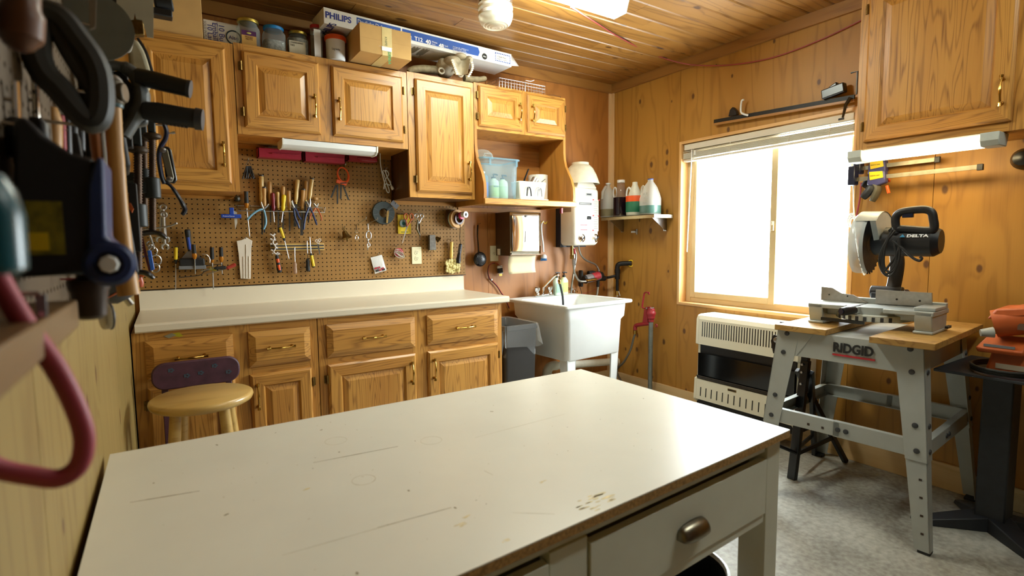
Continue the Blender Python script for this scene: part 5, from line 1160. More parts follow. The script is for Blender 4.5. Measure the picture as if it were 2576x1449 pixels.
    for k, (p, rx, rz) in enumerate((((927, 592), .016, .026), ((926, 607), .008, .013), ((927, 616), .008, .013), ((925, 624), .007, .012))):
        q = B(*p, -.058); ang_ = (1, 0, 0) if k % 2 == 0 else (.4, .9, 0); d = V(ang_).normalized(); m = MB(); m.tube([q+d*(rx*math.cos(s))+V((0, 0, rz*math.sin(s))) for s in [i*.3927 for i in range(16)]], .003 if k else .0036, 8, closed=True); part('link', m, steel, t)
    m = MB(); m.tube([B(925, 563, -.05), B(926, 578, -.056)], .0035, 8); part('shank', m, steel, t); part('hook', longpeg((924, 564), (950, 551)), steel, t)
    # --- carded tape measure and scissors
    a, b = B(1000, 540, -.024), B(1034, 588, -.024); t = thing('carded_tape', 'yellow hang card holding a coiled tape', 'packet', ((a.x+b.x)/2, -.024, b.z))
    m = MB(); m.box(a.x, b.x, -.025, -.022, b.z, a.z); part('card', m, yellow, t)
    c = B(1014, 562, -.03); m = MB(); m.lathe(c, [(.012, 0), (.026, 0), (.026, -.01), (.012, -.01), (.012, 0)], (0, 1, 0), 28, cap=False); part('tape_roll', m, M('grey_tape', '#6a7a74', .4), t)
    m = MB(); m.lathe(c+V((0, -.001, 0)), [(.012, 0), (.006, -.004), (.001, -.004)], (0, -1, 0), 20, cap=False); part('tape_core', m, M('teal_label', '#2e8a80', .4), t)
    m = MB(); m.box(a.x+.02, b.x-.02, -.0258, -.0246, b.z+.008, b.z+.014); part('printed_line', m, M('card_ink', '#7a7420', .5), t)
    def scissors(lab, p1, p2, piv, tips, hm, bm, r=.0032, rx=.011, rz=.017, name='scissors', y=-.05, tilt=0):
        tt = thing(name, lab, 'scissors', B(*piv, y), group='scissors on the pegboard')
        for p, s in ((p1, 1), (p2, -1)):
            q = B(*p, y); m = MB(); m.tube([q+V((rx*math.cos(k*.5236)+tilt*math.sin(k*.5236)*s, 0, rz*math.sin(k*.5236))) for k in range(12)], r, 8, closed=True)
            m.tube([q-V((0, 0, rz)), B(*piv, y)], [r, r*1.2], 8); part('handle', m, hm, tt)
        for tp, dx in ((tips[0], -.003), (tips[-1], .003)):
            m = MB(); a, b = B(*piv, y-.002), B(*tp, y-.002); m.prism([a+V((-.005, 0, 0)), a+V((.005, 0, 0)), b+V((.001, 0, 0)), b+V((-.001, 0, 0))], (0, .0018, 0)); part('blade', m, bm, tt)
        m = MB(); q = B(*piv, y); m.cyl(q+V((0, .002, 0)), q-V((0, .006, 0)), .0035, n=10); part('pivot', m, steel, tt); return tt
    scissors('orange handled scissors in front of the yellow card', (1021, 545), (1035, 545), (1024, 570), ((1012, 612), (1013, 611)), orangep, M('blade_pale', '#d5d0c8', .3, metal=.6), .0042, .012, .02)
    t = scissors('steel shears bunched on the hook right of the orange scissors', (1047, 543), (1061, 543), (1054, 562), ((1057, 603), (1057, 602)), steel, steel, .003, .012, .012)
    m = MB(); m.tube([B(1051, 553, -.056), B(1048, 575, -.056), B(1056, 592, -.056)], [.006, .007, .005], 8); part('folding_knife', m, M('knife_yellow_black', '#5a4a10', .4, var=.6, vs=40), t)
    for px, nm in ((1015, 'a'), (1052, 'b')):
        m = hook(px, 532, reach=.03); m.tube([B(px-9, 537, -.03), B(px+9, 537, -.03)], .0012, 5); solo('peg_hook', m, steel, 'steel peg hook above the %s scissors' % ('orange' if nm == 'a' else 'steel'), 'hook', group='peg hooks')
    scissors('tiny white manicure scissors on the magnetic bar', (796.5, 606), (804, 604), (800, 615), ((804, 641), (805, 640)), M('white_scissor', '#d8d0c8', .3), steel, .0018, .0075, .0075, y=-.045)
    # --- tape rolls
    t = thing('tape_stack', 'rolls of brown and masking tape stacked on a long peg', 'tape', B(1140, 550, -.05)); ax = V((.25, -1, 0)).normalized()
    c = B(1138, 551, -.018)
    for k, (h0, h1, ro, mt) in enumerate(((.0, .02, .064, M('brown_tape', '#5a3a22', .4)), (.022, .034, .06, M('grey_blue_tape', '#9ab0a8', .4)), (.036, .058, .062, M('masking_tape', '#c79a5c', .6)), (.06, .075, .04, M('dark_red_tape', '#4a1c1c', .4)))):
        m = MB(); m.lathe(c+ax*h0, [(.028, 0), (ro, 0), (ro, h1-h0), (.028, h1-h0), (.028, 0)], ax, 32, cap=False); part('tape_roll', m, mt, t)
    m = MB(); m.lathe(c+ax*.076+V((.012, 0, .02)), [(.026, 0), (.024, .012), (.016, .014)], ax, 24); part('pink_spool', m, M('pink_spool', '#d23a6c', .4), t)
    m = MB(); m.lathe(c+ax*.088+V((.014, 0, .026)), [(.01, 0), (.02, 0), (.02, .03), (.022, .034), (.01, .034), (.01, 0)], ax, 24, cap=False); part('white_core', m, white_pl, t, ang=30)
    m = MB(); m.cyl(c, c+ax*.13+V((.014, 0, .02)), .004, n=8); part('peg', m, steel, t)
    # --- tin cow bell and small bell
    t = thing('cow_bell', 'flat grey tin cow bell on a hook beside the double outlet', 'bell', B(1083, 628, -.045)); a, b = B(1075, 591, -.03), B(1092, 629, -.03)
    m = MB(); m.hexa([(a.x, -.028, b.z), (b.x+.002, -.028, b.z), (b.x+.002, -.062, b.z), (a.x, -.062, b.z), (a.x+.004, -.033, a.z), (b.x-.001, -.033, a.z), (b.x-.001, -.057, a.z), (a.x+.004, -.057, a.z)]); part('bell_body', m, M('tin', '#6a6660', .4, metal=.7, var=.3, vs=60), t, bevel=.002)
    m = MB(); m.box(a.x+.002, a.x+.01, -.05, -.04, b.z-.008, b.z); m.box(b.x-.01, b.x-.002, -.05, -.04, b.z-.008, b.z); part('clapper', m, birch, t)
    c = B(1100, 600, -.04); ax = V((.75, -.2, -.6)).normalized(); m = MB(); m.lathe(c-ax*.012, [(.006, 0), (.011, .004), (.014, .016), (.022, .03), (.02, .03), (.012, .016)], ax, 20, cap=False); m.tube([c-ax*.012, c-ax*.02+V((0, 0, .006))], .003, 6); solo('small_bell', m, antique, 'small brass bell lying against the tin cow bell', 'bell')
    # --- wire spool, bag of parts
    c = B(1003, 636, -.04); t = thing('wire_reel', 'small red reel with a tangle of clear line', 'reel', c)
    m = MB(); m.lathe(c, [(.012, -.008), (.03, -.008), (.03, -.004), (.018, 0), (.03, .004), (.03, .008), (.012, .008)], (0, 1, 0), 24, cap=False); part('reel', m, M('red_reel', '#b03a48', .3), t)
    r = random.Random(9); m = MB()
    for k in range(7): o = c+V((r.uniform(-.006, .006), -.012-r.uniform(0, .006), r.uniform(-.02, .006))); rx, rz, a0 = r.uniform(.018, .036), r.uniform(.02, .036), r.uniform(0, 3); m.tube([o+V((rx*math.cos(s+a0), 0, rz*math.sin(s))) for s in [i*.3142 for i in range(20)]], .0013, 4, closed=True)
    part('line_tangle', m, M('clear_line', '#b9b4a8', .3), t)['kind'] = 'stuff'; part('hook', hook(998, 620, reach=.03), steel, t)
    a, b, c_, d = B(933, 648, -.03), B(961, 641, -.03), B(973, 680, -.034), B(944, 689, -.034); t = thing('parts_bag', 'clear zip bag of small red and black parts on a hook', 'bag', B(952, 668, -.03))
    m = MB(); m.grid(lambda u, v: a.lerp(b, u).lerp(d.lerp(c_, u), v)+V((0, -.010*math.sin(math.pi*u)*math.sin(math.pi*v)+.002*math.sin(9*u+7*v), 0)), 9, 9); part('film', m, clear_bag, t); m = MB(); m.grid(lambda u, v: a.lerp(b, u).lerp(d.lerp(c_, u), v)+V((0, .006, 0)), 3, 3); part('insert_card', m, whitecard, t)
    for px, py, mt in ((945, 676, redpl), (953, 674, redpl), (962, 676, redpl), (965, 679, ink_black), (949, 682, ink_black), (957, 680, redpl)): m = MB(); m.cyl(B(px-3, py, -.036), B(px+3, py-2, -.036), .006, n=10); part('small_part', m, mt, t)
    part('hook', hook(952, 640, reach=.02), steel, t)
    # --- sponge brush and torch
    t = thing('sponge_mop', 'pale yellow sponge brush with a yellow handle at the end of the pegboard', 'brush', B(1140, 690, -.04))
    m = MB(); lath(m, B(1136, 608, -.04), B(1135, 650, -.04), [(.009, 0), (.013, .1), (.010, .4), (.013, .7), (.011, 1)], 14)
    part('handle', m, M('soft_yellow', '#d8b45a', .4), t)
    m = MB(); r = random.Random(8)
    for k in range(150):
        u_, v_ = r.uniform(-1, 1), r.uniform(-1, 1); c = B(1139+17*u_, 669+(17-4*abs(u_))*v_, -.046); m.sph(c+V((0, r.uniform(-.012, .012), 0)), r.uniform(.007, .012), 6, 4)
    part('sponge_cloth', m, sponge, t)['kind'] = 'stuff'; part('hook', hook(1134, 603, reach=.03), steel, t)
    t = thing('torch', 'black ribbed torch hanging on a strap from the tape peg', 'torch', B(1153, 660, -.06)); a, b = B(1159, 614, -.06), B(1152, 662, -.06)
    m = MB(); lath(m, a, b, [(.010, 0), (.0125, .02), (.012, .5), (.013, .62), (.017, .78), (.018, .98), (.015, 1)], 18); part('barrel', m, M('torch_metal', '#2a2628', .3, metal=.6), t)
    for k in range(9): f = .06+.05*k; q = a.lerp(b, f); dd = (b-a).normalized(); m = MB(); m.cyl(q-dd*.0008, q+dd*.0008, .0129, n=18); part('knurl_ring', m, greypl, t)
    m = MB(); m.tube([a, B(1156, 600, -.06), B(1158, 570, -.07), B(1157, 540, -.09)], .003, 6, flat=.5); part('strap', m, rubber, t)
    # --- pouch
    P0 = [(607, 604), (620, 597), (635, 606), (632, 625), (631, 702), (605, 701), (600, 640), (595, 606)]; t = thing('tool_pouch', 'white vinyl pouch with stitched pockets hanging on the pegboard', 'pouch', B(618, 700, -.02))
    m = MB(); m.prism([B(*p, -.028) for p in P0], (0, .006, 0)); part('pouch_body', m, M('ivory_vinyl', '#d9cfc0', .45, var=.04, vs=20), t, bevel=.002)
    for px in (612, 619, 626): m = MB(); m.tube([B(px, 645 if px != 619 else 615, -.029), B(px+.5, 700, -.029)], .0022, 6); part('pocket_fold', m, M('ivory_fold', '#c4b8a6', .5), t)
    part('hook', hook(618, 600, reach=.014), steel, t)
    # --- magnetic bar with tools
    a, b = B(678, 611, -.02), B(815, 629, -.02); zc = (B(745, 613, -.02).z+B(745, 630, -.02).z)/2; t = thing('magnetic_bar', 'wooden magnetic tool bar with two dark strips on the pegboard', 'tool bar', ((a.x+b.x)/2, -.02, zc))
    m = MB(); m.box(a.x, b.x, -.030, -.0155, zc-.021, zc+.021); part('bar', m, birch, t, bevel=.002)
    for dz in (.008, -.010): m = MB(); m.box(a.x+.002, b.x-.002, -.0318, -.029, zc+dz-.004, zc+dz+.004); part('magnet_strip', m, charcoal, t)
    t = thing('multi_wrench', 'white toothed bone wrench with an orange and black grip', 'wrench', B(703, 684, -.045)); y = -.042
    spine = [(681, 590), (690, 598), (686, 610), (693, 622), (688, 634), (696, 640)]
    m = MB(); S = smooth_pts([B(*p, y) for p in spine], 5); m.tube(S, .0095, 8, flat=.5)
    for p in ((679, 589), (692, 588), (680, 600), (694, 604), (680, 614), (698, 612), (699, 624), (682, 628), (685, 638), (704, 638), (699, 634)): q = B(*p, y); k = min(S, key=lambda s: (s-q).length); m.bar(k, q, .008, .010, (0, 1, 0)) if (k-q).length > .003 else None
    part('toothed_blade', m, M('white_steel', '#dcd6d4', .35, metal=.2), t)
    a, b = B(696, 642, y), B(704, 686, y); m = MB(); lath(m, a, b, [(.008, 0), (.011, .15), (.0115, .5), (.014, .8), (.011, .97), (.006, 1)], 14); part('grip', m, rubber, t)
    for f0, f1 in ((.2, .42), (.55, .85)): m = MB(); m.cyl(a.lerp(b, f0)+V((0, -.006, 0)), a.lerp(b, f1)+V((0, -.006, 0)), .0088, n=12); part('grip_inlay', m, orange, t)
    driver('screwdriver', 'yellow and black screwdriver slanting across the magnetic bar', B(704, 571, -.045), B(716, 606, -.045), B(727, 652, -.04), rubber, .0095, .0025, (.05, .8, yellow))
    driver('screwdriver', 'clear handled screwdriver hanging tip up below the magnetic bar', B(743, 689, -.043), B(742, 658, -.043), B(741, 621, -.04), clear('clear_brown', '#c8a890', .5, .1), .0105, .0026)
    driver('screwdriver', 'short black screwdriver hanging from the magnetic bar', B(775, 683, -.043), B(774, 650, -.043), B(772, 604, -.04), rubber, .0125, .0022)
    driver('screwdriver', 'yellow and black screwdriver upright at the right of the magnetic bar', B(789, 673, -.05), B(782, 637, -.05), B(779, 595, -.045), rubber, .011, .003, (.08, .85, yellow))
    # --- lower left rack with drivers and a putty knife
    a, b = B(440, 672, -.05), B(585, 684, -.05); t = thing('tool_rack', 'small wire rack of screwdrivers low on the left of the pegboard', 'rack', ((a.x+b.x)/2, -.03, b.z), group='wire racks')
    m = MB(); m.tube([B(440, 668, -.018), B(441, 676, -.055), B(560, 664, -.055), B(560, 657, -.018)], .0022, 6); part('front_rail', m, darksteel, t)
    m = MB(); m.tube(smooth_pts([B(449, 698, -.06), B(500, 693, -.06), B(513, 684, -.06), B(527, 678, -.06)], 4), .0025, 6); part('bent_rod', m, darksteel, t)
    for px in (468, 490, 512): m = MB(); m.tube([B(px, 665, -.02), B(px, 672, -.055), B(px, 684, -.055)], .0018, 5); part('cross_wire', m, darksteel, t)
    t = thing('putty_knife', 'wide putty knife with a blue and black handle on the pegboard', 'putty knife', B(480, 650, -.04))
    m = MB(); lath(m, B(471, 577, -.04), B(478, 632, -.04), [(.010, 0), (.014, .05), (.0125, .4), (.011, .8), (.009, 1)], 12); part('handle', m, rubber, t)
    m = MB(); m.cyl(B(473, 597, -.046), B(477, 628, -.046), .0085, n=10); part('handle_inlay', m, blue, t)
    m = MB(); m.prism([B(*p, -.04) for p in ((473, 630), (484, 630), (516, 655), (516, 662), (452, 662), (452, 655))], (0, .0018, 0)); part('blade', m, steel, t)
    m = MB(); a, b = B(450, 650, -.05), B(515, 668, -.05); m.box(a.x, b.x, -.075, -.045, b.z, a.z); solo('sanding_block', m, black, 'black sanding block resting on the small rack', 'sanding block', bevel=.006)
    m = MB(); a, b = B(449, 668, -.05), B(518, 676, -.05); m.box(a.x, b.x, -.072, -.05, b.z, a.z-.001); solo('grey_file', m, greypl, 'flat grey bar under the black sanding block', 'bar', bevel=.002)
    m = MB(); c = B(512, 655, -.078); m.tube([c+V((.03*math.cos(s), -.004, .034*math.sin(s))) for s in [i*.2 for i in range(-2, 10)]], .002, 6); m.tube([c+V((0, .004, .03)), c+V((0, .02, .02))], .002, 6); solo('coping_wire', m, steel, 'thin curved steel wire over the black sanding block', 'wire')
    driver('screwdriver', 'yellow striped screwdriver with a long shaft, left of the putty knife', B(443, 620, -.058), B(442, 664, -.058), B(441.5, 728, -.045), rubber, .0095, .0026, (.05, .75, yellow))
    driver('screwdriver', 'black and amber screwdriver in front of the putty knife', B(487, 614, -.08), B(490, 652, -.08), B(491, 690, -.07), dark_amber, .0125, .003, (.02, .62, rubber))
    driver('screwdriver', 'long black and amber screwdriver reaching the upstand', B(533, 621, -.06), B(534, 661, -.06), B(537, 728, -.05), dark_amber, .0115, .0034, (.02, .8, rubber))
    driver('screwdriver', 'stubby black and amber screwdriver right of the long one', B(556, 621, -.055), B(557, 660, -.055), B(559, 690, -.05), dark_amber, .012, .003, (.02, .62, rubber))
    driver('screwdriver', 'black handled screwdriver lying level on the small rack', B(569, 673, -.075), B(538, 675, -.075), B(505, 682, -.07), rubber, .010, .0026, None)
    driver('screwdriver', 'clear red screwdriver slanting out of the small rack', B(593, 665, -.07), B(568, 676, -.07), B(520, 690, -.065), clear('clear_red', '#c04a40', .6, .1), .0105, .0022)
    driver('screwdriver', 'clear yellow screwdriver lying behind the level black one', B(545, 678, -.066), B(525, 676, -.066), B(512, 676, -.066), clear('clear_yellow', '#b8b040', .6, .1), .009, .0022)
    # --- combination wrenches on the corner hook
    for k, (p, q, lab) in enumerate((((407, 519), (402, 600), 'left combination wrench on the corner hook'), ((410, 521), (417, 600), 'right combination wrench on the corner hook'), ((412, 540), (415, 618), 'lower combination wrench behind the other two'))):
        y = -.05-.006*k; a, b = B(*p, y), B(*q, y); d = (b-a).normalized(); s = V((d.z, 0, -d.x)); t = thing('wrench', lab, 'wrench', b, group='combination wrenches')
        m = MB(); m.tube([a+V((.013*math.cos(i*.5236), 0, .013*math.sin(i*.5236))) for i in range(12)], .0055, 8, closed=True); m.tube([a+d*.012, a.lerp(b, .5), b-d*.008], [.0075, .0062, .0075], 8); 
        for sg in (-1, 1): m.tube([b-d*.01, b+s*(sg*.012)-d*.002, b+s*(sg*.014)+d*.012, b+s*(sg*.008)+d*.02], [.007, .008, .007, .004], 8)
        part('wrench_body', m, steel, t)
pegtools()
# ================================================================== sink corner
def rrect(cx, cy, hx, hy, r, z, k=5):
    P = []
    for sx, sy, s in ((1, -1, -1.5708), (1, 1, 0), (-1, 1, 1.5708), (-1, -1, 3.1416)):
        for i in range(k): q = s+i*1.5708/(k-1); P.append(V((cx+sx*(hx-r)+r*math.cos(q), cy+sy*(hy-r)+r*math.sin(q), z)))
    return P
def loft(m, rings, cap0=True, cap1=True):
    n = len(rings[0]); F = [(j*n+i, j*n+(i+1) % n, (j+1)*n+(i+1) % n, (j+1)*n+i) for j in range(len(rings)-1) for i in range(n)]
    if cap0: F.append(tuple(reversed(range(n))))
    if cap1: F.append(tuple(range((len(rings)-1)*n, len(rings)*n)))
    m.add([p for r in rings for p in r], F)
def sink():
    t = thing('utility_sink', 'white plastic utility sink on legs beside the rubbish bin', 'sink', (2.545, -.372, 0), rotz=math.radians(4)); zr = .832
    m = MB(); R = rrect
    loft(m, [R(0, 0, .255, .255, .03, .45), R(0, 0, .262, .262, .035, .46), R(0, 0, .272, .272, .035, .69), R(0, 0, .288, .288, .035, .715), R(0, 0, .293, .293, .03, .81), R(0, 0, .318, .318, .015, .81), R(0, 0, .322, .322, .015, .815), R(0, 0, .322, .322, .015, .828), R(0, 0, .318, .318, .015, zr), R(0, -.045, .285, .25, .03, zr), R(0, -.045, .275, .24, .03, zr-.012), R(0, -.035, .245, .215, .05, .52), R(0, -.035, .22, .19, .05, .505)])
    part('basin', m, white_pl, t, ang=40)
    for sx, sy in ((-1, -1), (1, -1), (-1, 1), (1, 1)):
        m = MB(); c = .252; w0, w1 = .075, .05; th = .006
        for ax in (0, 1):
            P = []
            for z, w, cc in ((.47, w0, c), (0, w1, c-.02)):
                if ax == 0: P.append([(sx*cc, sy*cc, z), (sx*(cc-w), sy*cc, z), (sx*(cc-w), sy*(cc-th), z), (sx*cc, sy*(cc-th), z)])
                else: P.append([(sx*cc, sy*cc, z), (sx*cc, sy*(cc-w), z), (sx*(cc-th), sy*(cc-w), z), (sx*(cc-th), sy*cc, z)])
            m.hexa(P[1]+P[0])
        part('leg', m, white_pl, t)
    f = thing('faucet', 'chrome two-handle faucet on the sink deck', 'faucet', (2.515, -.105, zr)); c = V((2.515, -.105, zr))
    m = MB(); m.box(c.x-.085, c.x+.085, c.y-.024, c.y+.024, zr+.0005, zr+.018); part('base_plate', m, chrome, f, bevel=.006)
    for s in (-1, 1):
        m = MB(); m.lathe(c+V((s*.06, 0, .016)), [(.022, 0), (.02, .01), (.013, .02), (.022, .032), (.024, .05), (.018, .058), (.003, .06)], n=20); part('tap_handle', m, chrome, f)
    m = MB(); tip = V((2.578, -.215, .985)); m.tube(smooth_pts([c+V((0, 0, .016)), c+V((0, 0, .055)), c+V((.008, -.012, .08)), V((2.56, -.18, .985)), V((2.572, -.205, .995)), tip, tip+V((.004, -.004, -.025))], 5), .0095, 10); part('spout', m, chrome, f)
    m = MB(); m.lathe(tip+V((.004, -.004, -.024)), [(.012, 0), (.014, -.004), (.014, -.016), (.011, -.018), (.011, -.03), (.009, -.032)], n=14); part('hose_adapter', m, brass, f)
    m = MB(); m.tube(smooth_pts([tip+V((.005, -.004, -.05)), tip+V((.016, -.01, -.1)), tip+V((.026, -.014, -.16)), tip+V((.03, -.016, -.26)), tip+V((.03, -.016, -.40))], 4), .0085, 10); part('rubber_hose', m, rubber, f)
    def soap(cx, cy, col, lab, label):
        b = thing('soap_bottle', label, 'bottle', (cx, cy, zr), group='soap bottles on the sink'); r = .031; h = .135; z0 = zr+.0015
        m = MB(); loft(m, [rrect(cx, cy, r*.95, r*.7, .014, z0), rrect(cx, cy, r, r*.75, .016, z0+.006), rrect(cx, cy, r, r*.75, .016, z0+h*.8), rrect(cx, cy, r*.7, r*.55, .016, z0+h*.93), rrect(cx, cy, r*.4, r*.4, .012, z0+h)]); part('bottle_body', m, col, b, ang=50)
        m = MB(); m.cyl((cx, cy, z0+h), (cx, cy, z0+h+.014), .013, n=14); m.cyl((cx, cy, z0+h+.014), (cx, cy, z0+h+.034), .004, n=8); m.tube([(cx-.012, cy, z0+h+.036), (cx+.004, cy, z0+h+.038), (cx+.026, cy-.004, z0+h+.034)], .005, 8); part('pump', m, blacksat, b)
        m = MB(); yl = cy-r*.75-.0004; m.box(cx-.021, cx+.021, yl-.0008, yl, z0+.02, z0+h*.7); part('label_panel', m, lab, b)
    soap(2.645, -.108, M('mint_soap', '#c8dcc8', .3), M('mint_label', '#8fc8a0', .5), 'soap bottle with a mint label behind the sink spout'); soap(2.722, -.098, M('lime_soap', '#dce2b0', .3), M('lime_label', '#c9d26a', .5), 'soap bottle with a yellow-green label, right of the mint one')
sink()
def trash():
    x0, x1, y0, y1, zt = 1.868, 2.128, -.572, -.20, .716; cx, cy = (x0+x1)/2, (y0+y1)/2; hx, hy = (x1-x0)/2, (y1-y0)/2
    t = thing('rubbish_bin', 'tall black rectangular rubbish bin with a clear liner next to the base cabinet', 'bin', (cx, cy, 0))
    m = MB(); loft(m, [rrect(cx, cy, hx*.85, hy*.85, .02, .002), rrect(cx, cy, hx*.97, hy*.97, .025, zt-.03), rrect(cx, cy, hx, hy, .025, zt-.028), rrect(cx, cy, hx, hy, .025, zt), rrect(cx, cy, hx*.95, hy*.96, .025, zt), rrect(cx, cy, hx*.83, hy*.83, .02, .02)]); part('bin_body', m, M('bin_plastic', '#2b2826', .5), t, ang=40)
    r = random.Random(6); m = MB(); n = 72
    base = rrect(cx, cy, hx+.004, hy+.004, .028, 0, 19)[:n]; n = len(base)
    def lin_(i, j):
        p = base[i % n]; d = V((p.x-cx, p.y-cy, 0)).normalized(); z = zt+.006 if j == 0 else zt+.006-(.03*j); w = (.004+.006*j)*(.5+.5*math.sin(i*.9+1.3*math.sin(i*.37)))*(j > 0)
        low = (.03*math.sin(i*.21)+.02*math.sin(i*.53)) if j >= 4 else 0
        return V((p.x, p.y, z+low))+d*(w+.001)
    m.add([lin_(i, j) for j in range(6) for i in range(n)], [(j*n+i, j*n+(i+1) % n, (j+1)*n+(i+1) % n, (j+1)*n+i) for j in range(5) for i in range(n)])
    inn = rrect(cx, cy, hx*.94, hy*.95, .025, zt+.006, 19); m.add([lin_(i, 0) for i in range(n)]+[V((p.x, p.y, zt-.2*(k > 0))) for k in (0, 1) for p in inn], [(q*n+i, q*n+(i+1) % n, (q+1)*n+(i+1) % n, (q+1)*n+i) for q in (0, 1) for i in range(n)])
    part('liner', m, clear('bin_liner', '#f8fafa', .1, .14), t, ang=80)
trash()
def drain():
    t = thing('drain_pipe', 'white plastic drain pipe running behind the sink legs', 'pipe', (2.9, -.12, .25)); pv = M('pvc', '#d2ccb8', .4); a, b = V((2.60, -.13, .285)), V((3.285, -.11, .225))
    m = MB(); m.cyl(a, b, .03, n=18); part('waste_run', m, pv, t)
    m = MB(); m.tube(smooth_pts([(2.52, -.13, .18), (2.53, -.13, .25), (2.56, -.13, .285), a+V((.02, 0, 0))], 5), .036, 14); part('trap_bend', m, pv, t)
    m = MB(); m.cyl((2.495, -.13, .12), (2.535, -.13, .24), .04, n=16); part('coupling', m, pv, t)
    m = MB(); m.cyl(b-V((.05, 0, 0)), b, .038, n=16); part('coupling', m, pv, t)
drain()
def water_heater():
    x0, x1, z0, z1, yf, yb_ = 2.722, 2.975, 1.213, 1.657, -.222, -.03
    t = thing('water_heater', 'cream tankless water heater with a conical hood on the back wall', 'water heater', ((x0+x1)/2, 0, z0))
    def plate(e, y, r): P = rrect((x0+x1)/2, (z0+z1)/2, (x1-x0)/2-e, (z1-z0)/2-e, r, 0); return [V((p.x, y, p.y)) for p in P]
    m = MB(); loft(m, [plate(0, yb_-.03, .03), plate(0, yf+.03, .03), plate(.006, yf+.010, .034), plate(.018, yf, .036)]); part('casing', m, cream, t, ang=35)
    m = MB(); m.box(x0-.004, x1+.004, -.001, -.06, z0-.012, z1-.02); part('back_plate', m, M('heater_back', '#1c2230', .5), t)
    cx, cy = (x0+x1)/2+.012, -.13
    m = MB(); m.hexa([(cx-.10, yf+.01, z1-.004), (cx+.10, yf+.01, z1-.004), (cx+.10, -.04, z1-.004), (cx-.10, -.04, z1-.004), (cx-.075, yf+.035, z1+.055), (cx+.075, yf+.035, z1+.055), (cx+.075, -.05, z1+.055), (cx-.075, -.05, z1+.055)]); part('flue_neck', m, cream, t, bevel=.006)
    m = MB(); m.lathe((cx, cy, z1+.03), [(.150, 0), (.147, .012), (.125, .07), (.098, .122), (.075, .145), (.066, .148), (.066, .166), (.061, .166), (.061, .145), (.07, .14), (.12, .07), (.142, .01)], n=40, cap=False); part('hood', m, M('hood_cream', '#d8d2ba', .45), t, ang=40)
    fx = lambda px, py: B(px, py, yf-.001)
    def dec(name, p, q, mat, dy=0): a, b = fx(*p), fx(*q); m = MB(); m.box(a.x, b.x, yf-.0016-dy, yf-.0002-dy, b.z, a.z); return part(name, m, mat, t)
    dec('maker_badge', (1474, 485), (1489, 494), M('badge', '#8d8d86', .4)); a = fx(1475, 492); dec('badge_print', (1476, 487), (1487, 491), ink_black, .0008)
    dec('dark_label', (1457, 509), (1488, 516), M('label_dark', '#55554e', .5)); dec('label_print', (1459, 511.5), (1484, 513), ink_white, .0008)
    dec('white_notice', (1456, 519), (1488, 552), ink_white)
    for k in range(6): dec('printed_line', (1458, 523+4.6*k), (1485-3*(k % 2), 524.2+4.6*k), ink_grey, .0008)
    dec('grey_notice', (1492, 502), (1505.5, 582), M('notice_grey', '#c3c5bb', .5))
    for k in range(13): dec('printed_line', (1493.5, 507+5.6*k), (1503.5-2*(k % 2), 508+5.6*k), ink_grey, .0008)
    for p in ((1491, 501), (1505, 502), (1491, 541), (1504, 542), (1490.5, 578)): dec('red_mark', p, (p[0]+3, p[1]+3), ink_red, .0006)
    dec('small_sticker', (1476, 544), (1487, 553), ink_white); dec('small_sticker_print', (1478, 546), (1485, 550), ink_black, .0008)
    dec('warning_sticker', (1458, 564), (1479, 584), ink_white)
    for yy in (565, 577): dec('red_line', (1460, yy), (1477, yy+2), ink_red, .0008)
    m = MB(); m.box(x0-.0012, x0, yf+.035, yf+.13, 1.53-.06, 1.53+.06); sd = part('side_notice', m, M('side_notice', '#8d7e70', .5), t)
    for z in (1.55, 1.515, 1.535): m = MB(); m.box(x0-.0022, x0-.001, yf+.037, yf+.128, z, z+.005); part('orange_line', m, orangep, t)
    a, b = fx(1463, 599), fx(1497, 599); m = MB(); m.box(a.x+.01, b.x-.01, yf-.004, yf, a.z-.022, a.z+.022); part('control_panel', m, M('panel_silver', '#b89c90', .3, metal=.6), t, bevel=.003)
    for c in (a, b):
        m = MB(); m.lathe((c.x, yf, c.z), [(.034, 0), (.032, .006), (.024, .008), (.02, .022), (.017, .024), (.002, .024)], (0, -1, 0), 28); k = part('dial', m, chrome, t)
        m = MB(); m.bar((c.x-.012, yf-.026, c.z-.012), (c.x+.012, yf-.026, c.z+.012), .006, .008, (0, -1, 0)); part('dial_grip', m, ink_black, k)
    m = MB(); p = B(1412, 530, -.265); m.box(p.x-.006, p.x+.006, -.275, -.255, p.z-.02, p.z+.02); m.tube([(p.x, -.265, p.z+.02), (p.x, -.265, 1.4895)], .001, 4); solo('red_tag', m, redpl, 'small red tag hanging under the scrolled shelf end', 'tag', bevel=.002)
water_heater()
